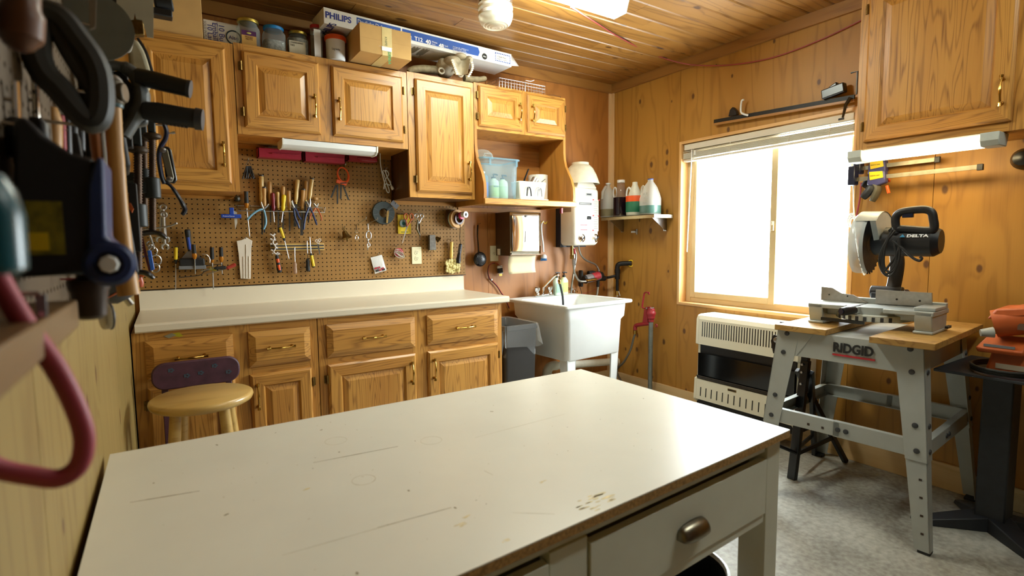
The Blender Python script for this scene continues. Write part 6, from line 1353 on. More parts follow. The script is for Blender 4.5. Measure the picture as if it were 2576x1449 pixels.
def plumbing():
    y = -.09; t = thing('water_pump', 'small pump with hoses and black pipe beneath the water heater', 'pump', B(1490, 700, y)); q = lambda px, py, yy=y: B(px, py, yy)
    a, b = q(1471, 703), q(1507, 694); m = MB(); m.cyl(a, b, .034, n=24); part('pump_motor', m, M('motor_label', '#77706e', .4, var=.5, vs=35), t)
    m = MB(); m.cyl(a.lerp(b, .5)+V((0, -.001, .0)), a.lerp(b, .96)+V((0, -.001, .004)), .0346, n=24); part('red_label', m, M('pump_red', '#a83038', .4, var=.4, vs=50), t)
    m = MB(); d = (b-a).normalized(); m.cyl(a-d*.012, a+d*.004, .028, .036, 20); m.cyl(b, b+d*.03, .036, .03, 20); part('end_bell', m, blacksteel, t)
    m = MB(); c = q(1464, 700, -.05); m.box(c.x-.012, c.x+.008, -.062, -.012, c.z-.07, c.z+.065); part('mount_plate', m, rubber, t, bevel=.01)
    m = MB(); m.tube([q(1480, 687, -.06), q(1490, 686, -.06), q(1508, 690, -.07)], .018, 10); part('switch_box', m, blacksteel, t)
    m = MB(); m.cyl(q(1506, 682), q(1504, 722), .013, n=14); m.cyl(q(1500, 700), q(1521, 700), .022, n=14); part('pipe_cross', m, blacksteel, t)
    m = MB(); m.cyl(q(1476, 706, -.135), q(1500, 702, -.135), .011, n=12); part('brass_union', m, brass, t)
    m = MB(); m.tube([q(1516, 700), q(1530, 698), V((3.24, -.14, .958))], .0115, 12); part('black_nipple', m, blacksteel, t)
    for px in (1511, 1521): m = MB(); c = q(px, 699.5); m.cyl(c-V((.006, 0, 0)), c+V((.006, 0, 0)), .0185, n=14); part('brass_ring', m, brass, t)
    v = V((3.25, -.145, 0))
    m = MB(); m.cyl(v+V((0, 0, .83)), v+V((0, 0, .93)), .0125, n=14); part('drop_pipe', m, blacksteel, t)
    m = MB(); m.cyl(v+V((0, 0, .93)), v+V((0, 0, 1.0)), .021, n=16); m.cyl(v+V((0, 0, .98)), v+V((0, 0, 1.012)), .024, n=16); part('tee', m, blacksteel, t)
    m = MB(); m.tube(smooth_pts([v+V((0, 0, 1.0)), v+V((0, 0, 1.03)), v+V((.004, -.012, 1.052)), v+V((.03, -.04, 1.06)), (W+.005, -.24, 1.062)], 5), .02, 14); part('elbow', m, blacksteel, t)
    m = MB(); m.lathe((W-.001, -.238, 1.062), [(.021, 0), (.03, .001), (.028, .006), (.021, .007)], (-1, -.4, 0), 18, cap=False); part('yellow_seal', m, yellow, t)
    m = MB(); m.cyl(v+V((0, 0, .795)), v+V((0, 0, .832)), .0165, n=14); part('drain_cock', m, brass, t)
    m = MB(); m.cyl(v+V((.0, 0, .785)), v+V((0, 0, .80)), .008, n=10); m.bar(v+V((0, -.016, .83)), v+V((.014, -.018, .79)), .003, .006); part('cock_lever', m, white_pl, t)
    # flexible hoses
    br = M('braided_steel', '#8d8a80', .35, metal=.8, var=.3, vs=400)
    m = MB(); m.tube(smooth_pts([V((2.85, -.12, 1.215)), q(1461, 640, -.12), q(1475, 655, -.11), q(1497, 665), q(1506, 678), q(1506, 686)], 5), .0075, 10); part('braided_hose', m, br, t)
    m = MB(); m.tube(smooth_pts([q(1443, 665, -.13), q(1444, 680, -.13), q(1449, 695, -.13), q(1458, 707, -.13), q(1474, 708, -.134)], 5), .0082, 10); part('braided_hose', m, br, t)
    m = MB(); m.tube(smooth_pts([V((2.80, -.1, 1.215)), q(1449, 640, -.09), q(1444, 680, -.08), q(1438, 720, -.07), q(1436, 745, -.06)], 5), .0085, 10); part('braided_hose', m, br, t)
    m = MB(); m.tube([q(1504, 722), q(1503, 735), q(1499, 752)], .009, 10); part('braided_hose', m, br, t)
    m = MB(); c = V((2.775, -.13, 1.2)); m.cyl(c+V((0, 0, .012)), c-V((0, 0, .06)), .013, n=14); m.cyl(c-V((0, 0, .06)), c-V((0, 0, .09)), .016, n=8); part('valve_body', m, brass, t)
    m = MB(); m.tube([c+V((.012, -.016, -.01)), c+V((.014, -.018, -.05))], .007, 8); part('valve_lever', m, redpl, t)
    m = MB(); a, b = q(1443, 640, -.13), q(1444, 667, -.13); m.cyl(a, a.lerp(b, .35), .0125, n=14); m.cyl(a.lerp(b, .4), b, .014, n=8); part('hose_union', m, steel, t)
    m = MB(); m.tube(smooth_pts([q(1460, 712, -.06), q(1458, 720, -.03), q(1462, 732, -.03), q(1464, 745, -.03)], 4), .0025, 6); part('black_wire', m, rubber, t)
    m = MB(); m.tube(smooth_pts([q(1514, 712, -.06), q(1510, 718, -.05), q(1490, 732, -.04), q(1466, 739, -.03)], 4), .0015, 6); part('red_wire', m, redpl, t)
    for px, py in ((1431, 727), (1449, 733)): m = MB(); c = q(px, py, -.03); m.lathe(c+V((0, .03, 0)), [(.014, 0), (.014, .02), (.008, .024), (.008, .045)], (0, -1, 0), 14); part('stub_out', m, chrome, t)
    m = MB(); a, b = q(1434, 727, -.06), q(1440, 728, -.06); m.cyl(a, b, .013, n=12); part('stop_valve', m, steel, t)
plumbing()
# ================================================================== shelf and jugs on the window wall
def jug_shelf():
    x0 = W-.205; z = 1.437; y0, y1 = -.10, -.66
    t = thing('metal_shelf', 'small metal shelf on angle brackets holding plastic jugs', 'shelf', (W-.1, (y0+y1)/2, z)); brs = M('shelf_metal', '#b09a70', .35, metal=.7)
    m = MB(); m.box(x0, W-.001, y1, y0, z-.003, z); m.box(x0, x0+.003, y1, y0, z-.026, z); m.box(x0, W-.001, y1, y1+.003, z-.026, z); part('tray', m, brs, t)
    m = MB(); m.box(x0-.001, x0+.0, y1, y1+.001, z-.024, z); m.box(x0, W-.01, y1-.001, y1, z-.024, z-.001); part('end_strip', m, white_pl, t)
    for yy in (y0-.05, y1+.06):
        m = MB(); m.prism([(W-.001, yy, z-.005), (x0+.02, yy, z-.005), (x0+.03, yy, z-.012), (W-.02, yy, z-.115), (W-.001, yy, z-.115)], (0, .003, 0)); m.box(W-.004, W-.001, yy, yy+.028, z-.12, z-.004); b = part('bracket', m, steel, t)
        for zz in (z-.03, z-.1): k = MB(); k.cyl((W-.004, yy+.016, zz), (W-.008, yy+.016, zz), .005, n=10); part('screw', k, darksteel, b)
    # jugs stand on the shelf; section is rounded square
    def jug(cy, r, h, prof, body, label, cap, cz=z, sq=.6, liquid=None, x=W-.105):
        g = thing('plastic_jug', label, 'jug', (x, cy, cz), group='jugs on the metal shelf'); cz += .0008
        m = MB(); m.lathe((x, cy, cz), [(r*a, h*b) for a, b in prof], n=28, sq=sq); part('jug_body', m, body, g, ang=55)
        if cap: m = MB(); m.lathe((x, cy, cz), [(cap[0], h*.985), (cap[0]*1.04, h*.99), (cap[0]*1.04, h*.985+cap[1]), (.002, h*.99+cap[1])], n=24); part('cap', m, cap[2], g)
        if liquid: m = MB(); m.lathe((x, cy, cz), [(r*.9, .001), (r*1.004, .012), (r*1.004, h*liquid[0]), (.002, h*liquid[0])], n=28, sq=sq); part('liquid', m, liquid[1], g)
        return g
    gallon = [(.9, 0), (1, .03), (1, .5), (.97, .58), (.72, .78), (.34, .9), (.26, .93), (.26, 1)]
    yj = [RW(px, 500, W-.105).y for px in (1530, 1562, 1597, 1636)]
    g = jug(yj[0], .063, .275, gallon, frost_jug, 'frosted gallon jug in the room corner with brown liquid in the bottom', (.02, .012, white_pl), liquid=(.25, M('brown_liquid', '#7d7256', .25)), sq=1.)
    m = MB(); m.tube([(W-.17, yj[0], z+.15), (W-.165, yj[0], z+.21), (W-.13, yj[0], z+.255)], .012, 10); part('handle', m, frost_jug, g)
    g = jug(yj[1], .056, .275, [(.95, 0), (1, .03), (.96, .1), (1, .2), (.94, .35), (1, .5), (.8, .62), (.62, .72), (.52, .9), (.52, 1)], clear('clear_bottle', '#d8c8b8', .2, .08), 'clear bottle of dark purple liquid with a white cap', (.030, .022, white_pl), liquid=(.56, M('dark_purple_liquid', '#1c0e16', .12)), sq=.8)
    m = MB(); c = V((W-.105, yj[1]+.055, z+.20)); m.tube([c+V((0, .018*math.cos(s)+.012, .042*math.sin(s))) for s in [i*.5236 for i in range(12)]], .0055, 8, closed=True); part('handle', m, white_pl, g)
    g = jug(yj[2], .064, .262, [(.85, 0), (.95, .03), (1, .2), (1, .42), (.82, .56), (.56, .76), (.3, .92), (.28, 1)], M('opaque_white', '#dcdccc', .4), 'white jug with an orange and green label and loop handle', None, sq=.8)
    m = MB(); c = V((W-.125, yj[2]+.044, z+.172)); m.tube([c+V((0, .024*math.cos(s), .052*math.sin(s))) for s in [i*.5236 for i in range(12)]], .0075, 8, closed=True); part('handle', m, white_pl, g)
    for za, zb, mt in ((.03, .11, M('green_label', '#1f6a4a', .5)), (.11, .155, orange)): m = MB(); m.lathe((W-.105, yj[2], z), [(.0648, za), (.0652, za+.002), (.0652, zb-.002), (.0648, zb)], n=28, sq=.8, cap=False); part('wrap_label', m, mt, g)
    g = jug(yj[3], .074, .268, [(.9, 0), (1, .03), (1, .46), (.88, .58), (.62, .78), (.34, .9), (.26, .93), (.26, 1)], frost_jug, 'frosted gallon jug marked XLE 100 with blue-green liquid and a blue cap rim', (.021, .006, blue), liquid=(.26, M('teal_liquid', '#55786e', .25)), sq=.8)
    o = V((W-.105-.076, yj[3]-.0, 0))
    xd, up = V((-.35, -1, 0)).normalized(), V((0, 0, 1))
    for s, dy, dz, sz in (('XLE', .012, .145, .026), ('100', .004, .118, .024), ('2oz/gal', .014, .082, .02)): text('handwriting', s, sz, (W-.105-.080, yj[3]+dy-.012, z+dz), (.0, -1, 0), up, ink_grey, g)
    m = MB(); c = V((W-.125, yj[3]+.054, z+.182)); m.tube([c+V((0, .018*math.cos(s), .04*math.sin(s))) for s in [i*.5236 for i in range(12)]], .008, 8, closed=True); part('handle', m, frost_jug, g)
    t = thing('pipe_clip', 'small white pipe clip screwed below the metal shelf', 'clip', RW(1602, 583)); c = RW(1598, 583, W-.01)
    m = MB(); m.box(W-.018, W-.001, c.y-.0, c.y+.04, c.z-.008, c.z+.008); part('strap', m, white_pl, t, bevel=.003)
    for dz in (-.014, 0, .014): m = MB(); m.lathe((W-.001, c.y-.01, c.z+dz), [(.009, 0), (.009, .006), (.005, .007)], (-1, 0, 0), 14); part('screw_eye', m, steel, t)
jug_shelf()
def hydrant():
    x = 3.19; p = RW(1637, 850, x); py_ = p.y; zt = RW(1637, 800, x).z
    t = thing('yard_hydrant', 'red frost-free yard hydrant standing on a galvanised pipe by the window wall', 'hydrant', (x, py_, 0))
    q = lambda a, b: RW(a, b, x)
    m = MB(); m.cyl((x, py_, 0), (x, py_, zt), .017, n=18); part('standpipe', m, M('galvanised', '#7c807a', .5, metal=.6, var=.15), t)
    m = MB(); c = q(1638, 815); m.lathe((x, py_, 0), [(.018, zt-.03), (.022, zt-.028), (.022, zt-.01), (.03, zt+.0), (.03, zt+.02), (.036, zt+.03), (.036, zt+.045), (.026, zt+.06), (.026, zt+.075)], n=20); part('head', m, red, t)
    m = MB(); a, b = q(1630, 814), q(1603, 818); m.tube(smooth_pts([V((x, py_, a.z)), a, b, q(1598, 823), q(1598, 830)], 5), .0155, 14); part('nozzle', m, red, t)
    m = MB(); e = q(1598, 831); m.cyl(e, e-V((0, 0, .03)), .017, n=14); part('hose_thread', m, brass, t)
    m = MB(); m.prism([q(*s)-V((.012, 0, 0)) for s in ((1623, 778), (1631, 778), (1632, 812), (1618, 812))], (.024, 0, 0)); part('bracket', m, red, t, bevel=.003)
    m = MB(); m.prism([q(*s)-V((.015, 0, 0)) for s in ((1631, 778), (1645, 778), (1645, 792), (1640, 799), (1637, 799), (1632, 792))], (.03, 0, 0)); part('pivot_block', m, red, t, bevel=.003)
    m = MB(); m.cyl(q(1637, 797), q(1637, 806), .005, n=10); part('plunger', m, steel, t)
    m = MB(); S = smooth_pts([q(1637, 773), q(1628, 773), q(1622, 776), q(1616, 773), q(1616, 768), q(1620, 742), q(1623, 736), q(1630, 735.5)], 4); m.tube(S, .0085, 8, flat=.6); c = q(1632, 738); m.tube([c+V((0, .007*math.cos(k*.628), .0075*math.sin(k*.628))) for k in range(10)], .0042, 6, closed=True); part('lever', m, red, t)
    m = MB(); c = q(1651, 819); m.tube([c+V((0, .01*math.cos(k*.628), .01*math.sin(k*.628))) for k in range(10)], .004, 6, closed=True); part('lug', m, red, t)
    for px in (1630, 1640): m = MB(); m.cyl(q(px, 775)-V((.018, 0, 0)), q(px, 775)+V((.018, 0, 0)), .006, n=10); part('bolt', m, steel, t)
    h = MB(); h.tube(smooth_pts([e-V((0, 0, .03)), q(1594, 850), q(1586, 880), q(1570, 910), q(1552, 938), V((3.05, -.52, .03)), V((2.9, -.55, .012))], 5), .009, 10); part('braided_hose', h, bpy.data.materials['braided_steel'], t)
    m = MB(); r = random.Random(12)
    for k in range(26): a = r.uniform(0, 6.28); d = r.uniform(.015, .05); c = V((x+d*math.cos(a), py_+d*math.sin(a), r.uniform(.004, .014))); m.obox(c, (math.cos(a*3), math.sin(a*3), .2), (-math.sin(a*3), math.cos(a*3), 0), (0, 0, 1), .009, .004, .003)
    solo('concrete_rubble', m, concrete, 'rough grout crumbs round the foot of the hydrant pipe', 'rubble')['kind'] = 'stuff'
hydrant()
def wall_heater():
    x0, x1 = 3.085, W-.001; y0, y1 = -1.035, -1.735; z0, z1 = .15, .745
    t = thing('gas_heater', 'cream gas wall heater with louvred top and black glass front under the window', 'heater', (x1, (y0+y1)/2, z0))
    prof = [(x1, z0+.01), (x0+.03, z0), (x0+.012, z0+.02), (x0+.02, z0+.16), (x0+.05, z0+.17), (x0+.055, z1-.21), (x0+.025, z1-.20), (x0+.03, z1-.03), (x0+.045, z1-.006), (x0+.07, z1), (x1, z1)]
    for a, b in ((y0, y0-.022), (y1+.022, y1)): m = MB(); m.prism([(x, a, z) for x, z in prof], (0, b-a, 0)); part('side_cheek', m, heater_cream, t, bevel=.004)
    ya, yb_ = y0-.022, y1+.022
    m = MB(); m.prism([(x, ya, z) for x, z in ((x0+.025, z1-.20), (x0+.03, z1-.03), (x0+.045, z1-.006), (x0+.07, z1), (x1, z1), (x1, z1-.02), (x0+.07, z1-.02), (x0+.045, z1-.04), (x0+.04, z1-.20))], (0, yb_-ya, 0)); top = part('louvred_top', m, heater_cream, t, ang=25)
    n = 34
    for k in range(n):
        y = ya-.03-(ya-yb_-.06)*k/(n-1); m = MB(); m.box(x0+.0245, x0+.034, y-.0032, y+.0032, z1-.145, z1-.045); m.v = [v+V((.0055*(v.z-(z1-.2))/.17-.0005, 0, 0)) for v in m.v]; part('louvre_slot', m, blacksat, top)
    m = MB(); m.box(x0+.05, x0+.14, ya, yb_, z0+.15, z1-.19); part('firebox', m, M('firebox_black', '#0c0b0b', .35), t)
    m = MB(); m.box(x0+.028, x0+.034, ya, yb_, z0+.17, z1-.26); part('black_glass', m, M('black_glass', '#0a0a0a', .12), t)
    for k, z in enumerate((z0+.165, z0+.172, z0+.18)): m = MB(); m.cyl((x0+.022-.003*k, ya, z), (x0+.022-.003*k, yb_, z), .0035, n=8); part('guard_rod', m, darksteel, t)
    m = MB(); m.prism([(x, ya, z) for x, z in ((x0+.012, z0+.02), (x0+.02, z0+.155), (x0+.034, z0+.155), (x0+.026, z0+.02))], (0, yb_-ya, 0)); low = part('lower_panel', m, heater_cream, t)
    for k in range(15):
        y = ya-.035-(ya-yb_-.07)*k/14; m = MB(); m.box(x0+.011, x0+.024, y-.003, y+.003, z0+.045, z0+.105); m.v = [v+V((.06*(v.z-z0-.02)-.001, 0, 0)) for v in m.v]; part('air_slot', m, blacksat, low)
    m = MB(); yc = (y0+y1)/2+.06; m.box(x0+.0165, x0+.02, yc-.03, yc+.03, z0+.128, z0+.142); part('name_plate', m, antique, t); m = MB(); m.box(x0+.0158, x0+.0168, yc-.026, yc+.026, z0+.132, z0+.138); part('name_print', m, ink_black, t)
    m = MB(); m.box(x0+.04, x1, y0-.01, y1+.01, z0-.04, z0+.01); part('bottom_tray', m, blacksteel, t)
    for yy in (y1+.06, y1+.14): m = MB(); m.lathe((x0+.1, yy, z1), [(.018, 0), (.016, .01), (.002, .011)], n=16); part('control_knob', m, black, t)
    m = MB(); m.tube([(x1-.06, y0+.0, z0-.02), (x1-.05, y0+.05, z0-.025), (x1-.03, y0+.09, z0-.03), (x1-.001, y0+.1, z0-.03)], .008, 8); part('gas_pipe', m, blacksteel, t)
wall_heater()
# ================================================================== mitre saw on its stand (local frame turned 4.5 degrees)
SC = V((2.896, -2.182, 0)); STH = math.radians(4.5); EX = V((math.cos(STH), math.sin(STH), 0)); EY = V((-math.sin(STH), math.cos(STH), 0))
def LX(px, py, xp): p = PLN(px, py, SC+EX*xp, EX)-SC; return V((xp, p.dot(EY), p.z))
def stand():
    t = thing('saw_stand', 'grey steel saw stand lettered RIDGID with wooden top boards', 'stand', SC, rotz=STH, local=True)
    zt, zk = .815, .37; XT, YT, XB, YB2 = .31, .285, .37, .36
    def corner(sx, sy, z): f = 1-z/zt; return V((sx*(XT+(XB-XT)*f), sy*(YT+(YB2-YT)*f), z))
    th = .003
    for sx, sy in ((-1, -1), (-1, 1), (1, -1), (1, 1)):
        for nm, za, zb, g in (('leg', zk-.01, zt, 0), ('leg_extension', .012, zk+.02, .003)):
            m = MB()
            w = lambda z: .055+.045*(z/zt)
            for ax in (0, 1):
                P = []
                for z in (za, zb):
                    c = corner(sx, sy, z)-V((sx*g, sy*g, 0)); ww = w(z)-(.004 if g else 0)
                    if ax == 0: P += [c, c-V((0, sy*ww, 0)), c-V((sx*th, sy*ww, 0)), c-V((sx*th, 0, 0))]
                    else: P += [c, c-V((sx*ww*.8, 0, 0)), c-V((sx*ww*.8, sy*th, 0)), c-V((0, sy*th, 0))]
                m.hexa(P)
            lg = part(nm, m, greymet, t)
            if nm == 'leg':
                for z in (.40, .50, .71, .80):
                    c = corner(sx, sy, z); k = MB(); k.lathe(c-V((sx*-.001, sy*w(z)*.45, 0)), [(.011, 0), (.010, .004), (.004, .006), (.001, .006)], (sx, 0, 0), 14); part('bolt', k, charcoal, lg)
                    if z < .6 or z == .71: k = MB(); k.lathe(c-V((sx*w(z)*.35, sy*-.001, 0)), [(.011, 0), (.010, .004), (.004, .006), (.001, .006)], (0, sy, 0), 14); part('bolt', k, charcoal, lg)
            else:
                for z in (.08, .15, .22, .29):
                    c = corner(sx, sy, z)-V((sx*(g-.0008), sy*.026, 0)); k = MB(); k.box(c.x-.0008, c.x+.0008, c.y-.005, c.y+.005, z-.004, z+.004); part('square_hole', k, M('hole_shadow', '#3a2c22', .8) if 'hole_shadow' not in bpy.data.materials else bpy.data.materials['hole_shadow'], lg)
        c = corner(sx, sy, 0); m = MB(); m.box(c.x-sx*.004, c.x-sx*.046, c.y-sy*.004, c.y-sy*.046, 0, .014); part('rubber_foot', m, rubber, t, bevel=.003)
    # rails: channel sections
    def rail(a, b, h, name='rail', out=None, bolts=()):
        m = MB(); m.bar(a, b, .003, h); mid = (V(a)+V(b))/2; m.bar(V(a)+V((0, 0, h/2))+V(out)*-.012, V(b)+V((0, 0, h/2))+V(out)*-.012, .026, .003); m.bar(V(a)-V((0, 0, h/2))+V(out)*-.012, V(b)-V((0, 0, h/2))+V(out)*-.012, .026, .003)
        r = part(name, m, greymet, t)
        for f in bolts: k = MB(); k.lathe(V(a).lerp(V(b), f)+V(out)*.002, [(.011, 0), (.010, .004), (.004, .006), (.001, .006)], out, 14); part('bolt', k, charcoal, r)
        return r
    zc = .405
    cs = {(sx, sy): corner(sx, sy, zc) for sx in (-1, 1) for sy in (-1, 1)}
    for sx in (-1, 1):
        a, b = cs[(sx, 1)]-V((sx*.006, .02, 0)), cs[(sx, -1)]-V((sx*.006, -.02, 0)); mid = a.lerp(b, .47)
        r = rail(a, mid+(b-a)*.04, .062, out=(sx, 0, 0)); rail(mid, b, .066, out=(sx, 0, 0), bolts=(.06, .16))
        for f in (.3, .4): k = MB(); p = a.lerp(b, f)+V((sx*.0022, 0, -.008)); k.box(p.x-.0008, p.x+.0008, p.y-.005, p.y+.005, p.z-.005, p.z+.005); part('square_hole', k, bpy.data.materials['hole_shadow'], r)
    for sy in (-1, 1): a, b = cs[(-1, sy)]-V((-.02, sy*.006, 0)), cs[(1, sy)]-V((.02, sy*.006, 0)); mid = a.lerp(b, .5); rail(a, mid+(b-a)*.04, .06, out=(0, sy, 0), bolts=(.75, .85)); rail(mid, b, .062, out=(0, sy, 0))
    # aprons
    for sx in (-1, 1):
        m = MB(); x = sx*(XT+.004); m.hexa([(x, YT-.04, .70), (x, -YT+.04, .70), (x-sx*.003, -YT+.04, .70), (x-sx*.003, YT-.04, .70), (x-sx*.006, YT-.04, zt), (x-sx*.006, -YT+.04, zt), (x-sx*.009, -YT+.04, zt), (x-sx*.009, YT-.04, zt)]); ap = part('apron', m, greymet, t)
        for sy in (-1, 1):
            m = MB(); xx = sx*(XT+.0065); m.prism([(xx, sy*(YT-.09), .70), (xx, sy*(YT-.03), .70), (xx-sx*.006, sy*(YT-.03), zt-.005), (xx-sx*.006, sy*(YT-.16), zt-.005)], (-sx*.003, 0, 0)); part('gusset', m, greymet, ap)
    for sy in (-1, 1): m = MB(); m.box(-XT+.03, XT-.03, sy*YT, sy*(YT-.003), .71, zt); part('side_apron', m, greymet, t)
    m = MB(); m.box(-XT+.01, XT-.01, -YT+.01, YT-.01, zt-.006, zt-.002); part('deck', m, greymet, t)
    # lettering on the front apron
    xf = -(XT+.0055); up = V((.05, 0, 1)); a = LX(2095, 868, xf); b = LX(2203, 873, xf)
    z0 = .748
    text('lettering', 'RIDGID', .056, (xf-.0003, a.y, z0), (0, -1, 0), up, ink_black, t, ext=.001, bold=.0022, sx=(a.y-b.y)/.196)
    m = MB(); m.hexa([(xf-.0012, a.y, z0-.018), (xf-.0012, b.y, z0-.018), (xf+.001, b.y, z0-.018), (xf+.001, a.y, z0-.018), (xf-.0008, a.y, z0-.010), (xf-.0008, b.y, z0-.010), (xf+.0015, b.y, z0-.010), (xf+.0015, a.y, z0-.010)]); part('red_underline', m, ink_red, t)
    for y0, y1, x0 in ((.064, .29, -.335), (-.335, -.115, -.37)):
        m = MB(); m.box(x0, .372, y0, y1, zt, .841); part('top_board', m, osb, t, bevel=.002)
stand()
def mitre_saw():
    z0 = .8415; t = thing('mitre_saw', 'black and grey DELTA mitre saw clamped on the steel stand', 'mitre saw', SC+V((0, 0, z0)), rotz=STH, local=True)
    Z = lambda z: z-z0
    def prt(name, m, mat, par=t, **k): m.v = [v-V((0, 0, z0)) for v in m.v]; return part(name, m, mat, par, **k)
    xf, xb = -.16, .06
    # base casting: two end feet, two wings, bridge
    for y0, y1 in ((.145, .215), (-.275, -.205)):
        m = MB(); m.box(xf, xb, y0, y1, z0, z0+.012); m.prism([(xf+.01, y0+.004, z0+.01), (xb-.01, y0+.004, z0+.01), (xb-.01, y0+.004, .935), (xf-.005, y0+.004, .935), (xf-.005, y0+.004, .905)], (0, y1-y0-.008, 0)); prt('end_foot', m, castgrey, bevel=.004)
    for y0, y1 in ((.055, .215), (-.275, -.095)):
        m = MB(); m.box(xf-.005, xb, y0, y1, .916, .937); prt('table_wing', m, castgrey, bevel=.004)
    m = MB(); m.box(xf+.05, xb, -.21, .15, .885, .917); prt('bridge', m, castgrey, bevel=.003)
    m = MB(); m.lathe((-.03, -.02, 0), [(.132, .905), (.132, .936), (.002, .937)], n=40); prt('turntable', m, castgrey)
    m = MB(); m.lathe((-.03, -.02, 0), [(.14, .872), (.15, .876), (.15, .9), (.14, .904)], n=40); sc_ = prt('mitre_scale', m, M('scale_white', '#c9ccc2', .4))
    for k in range(8): s = math.pi+(-.75+.21*k); m = MB(); c = V((-.03+.151*math.cos(s), -.02+.151*math.sin(s), .885)); m.obox(c, (math.cos(s), math.sin(s), 0), (-math.sin(s), math.cos(s), 0), (0, 0, 1), .002, .006, .010); prt('detent_notch', m, charcoal, sc_)
    m = MB(); m.hexa([(-.19, .0, .905), (-.19, .05, .905), (-.05, .06, .905), (-.05, -.03, .905), (-.19, .0, .935), (-.19, .05, .935), (-.05, .06, .938), (-.05, -.03, .938)]); prt('turntable_arm', m, castgrey, bevel=.004)
    m = MB(); a = LX(2117, 784, -.25); b = LX(2150, 780, -.18); m.tube([a, a.lerp(b, .3), b], [.017, .0195, .016], 16); k = prt('lock_knob', m, black)
    m = MB(); d = (b-a).normalized(); m.cyl(a-d*.004, a-d*.001, .012, n=16); prt('knob_cap', m, navy, k)
    m = MB(); m.box(-.19, -.03, .012, .018, .9376, .9386); prt('kerf_slot', m, blacksat)
    m = MB(); m.bar((-.17, .15, .868), (-.17, -.03, .866), .012, .014); prt('lock_bar', m, blacksat)
    # fences
    xq = .0
    m = MB(); P = [LX(*p, xq) for p in ((2065, 755), (2066, 721), (2094, 724), (2116, 738), (2145, 742), (2182, 762))]; m.prism(P, (.012, 0, 0)); f = prt('left_fence', m, alu)
    for px, py in ((2086, 741), (2132, 745)): m = MB(); c = LX(px, py, xq); m.cyl(c-V((.001, 0, 0)), c+V((.002, 0, 0)), .0035, n=10); prt('fence_hole', m, ink_black, f)
    m = MB(); P = [LX(*p, xq) for p in ((2202, 764), (2203, 729), (2344, 737), (2344, 772))]; m.prism(P, (.012, 0, 0)); f = prt('right_fence', m, alu)
    for px, py in ((2256, 753), (2314, 757)): m = MB(); c = LX(px, py, xq); m.cyl(c-V((.001, 0, 0)), c+V((.002, 0, 0)), .0045, n=10); prt('fence_hole', m, ink_black, f)
    m = MB(); m.box(-.14, .012, -.275, -.2, .937, .952); m.box(.012, .04, -.275, .21, .93, .962); prt('fence_base', m, castgrey, bevel=.003)
    for y in (-.278,):
        for x in (.02, .04, .0): m = MB(); m.cyl((x, y, z0+.018), (x, y-.012, z0+.018), .006, n=10); prt('side_bolt', m, black)
    # pivot and arm
    px_ = .11
    m = MB(); m.cyl((px_, -.09, .985), (px_, .04, .985), .03, n=20); m.box(px_-.04, px_+.04, -.07, .03, .90, .985); prt('pivot_casting', m, black, bevel=.004)
    m = MB(); m.bar((px_+.02, -.085, .97), (px_+.01, -.105, .995), .03, .03); prt('bevel_lock', m, navy, bevel=.004)
    m = MB(); m.tube(smooth_pts([(px_, -.045, .98), (px_+.02, -.05, 1.05), (px_+.02, -.055, 1.13), (px_-.02, -.055, 1.2)], 5), [.03]*16, 12, flat=.55); prt('arm', m, M('arm_dark', '#2c2622', .45), t)
    # blade and guards: discs whose axis lies along the fence
    c = V((-.02, .012, 1.215)); ax = V((0, 1, 0)); r = .132
    m = MB(); n = 60
    ring = []
    for k in range(n): s = 2*math.pi*k/n; rr = r*(1.0 if k % 2 else .96); ring.append(c+V((rr*math.cos(s), 0, rr*math.sin(s))))
    m.prism(ring, (0, .0025, 0)); prt('blade', m, darksteel)
    m = MB()
    for k in range(0, 60, 2): s = 2*math.pi*k/60; m.obox(c+V((r*1.0*math.cos(s), .001, r*1.0*math.sin(s))), (math.cos(s), 0, math.sin(s)), (-math.sin(s), 0, math.cos(s)), (0, 1, 0), .006, .004, .002)
    prt('blade_teeth', m, blacksteel)['kind'] = 'stuff'
    m = MB(); guard_r = .150
    def gd(u, v):  # front guard shell: rim over the blade edge, seen translucent white
        s = math.radians(-100+250*u)+math.pi/2; w = .03*(v-.5)*2; rr = guard_r-.006*abs(2*v-1)**3
        return c+V((rr*math.cos(s), w+.012, rr*math.sin(s)))
    m.grid(gd, 36, 7)
    m.grid(lambda u, v: c+V(((.05+(guard_r-.056)*v)*math.cos(math.radians(-10+250*u)), .042, (.05+(guard_r-.056)*v)*math.sin(math.radians(-10+250*u)))), 36, 5); prt('lower_guard', m, clear('guard_clear', '#e4ecec', .55, .2), ang=50)
    m = MB(); m.grid(lambda u, v: c+V(((.155-.004*v)*math.cos(math.radians(15+120*u)), .03-.085*v, (.155-.004*v)*math.sin(math.radians(15+120*u)))), 24, 5); m.prism([c+V((.152*math.cos(math.radians(15+120*k/14)), -.03, .152*math.sin(math.radians(15+120*k/14)))) for k in range(15)]+[c+V((-.05, -.03, .02)), c+V((.06, -.03, 0))], (0, -.022, 0)); prt('upper_guard', m, castgrey, ang=40)
    m = MB(); m.cyl(c+V((0, .0, 0)), c+V((0, .02, 0)), .035, n=24); prt('blade_flange', m, alu)
    # gearbox, motor, handle
    mc = V((-.03, -.085, 1.228))
    m = MB(); m.cyl(c+V((0, -.02, 0)), mc+V((0, -.02, .0)), .05, .056, 24); prt('gearbox', m, black)
    m = MB(); m.cyl(mc+V((0, .03, 0)), mc+V((0, -.145, 0)), .066, n=14); m.cyl(mc+V((0, -.145, 0)), mc+V((0, -.17, 0)), .066, .05, 14); mo = prt('motor', m, black, ang=50)
    a = LX(2266, 597, mc.x-.058); a.x = mc.x-math.sqrt(.066**2-min(.05, a.z-mc.z)**2)-.001
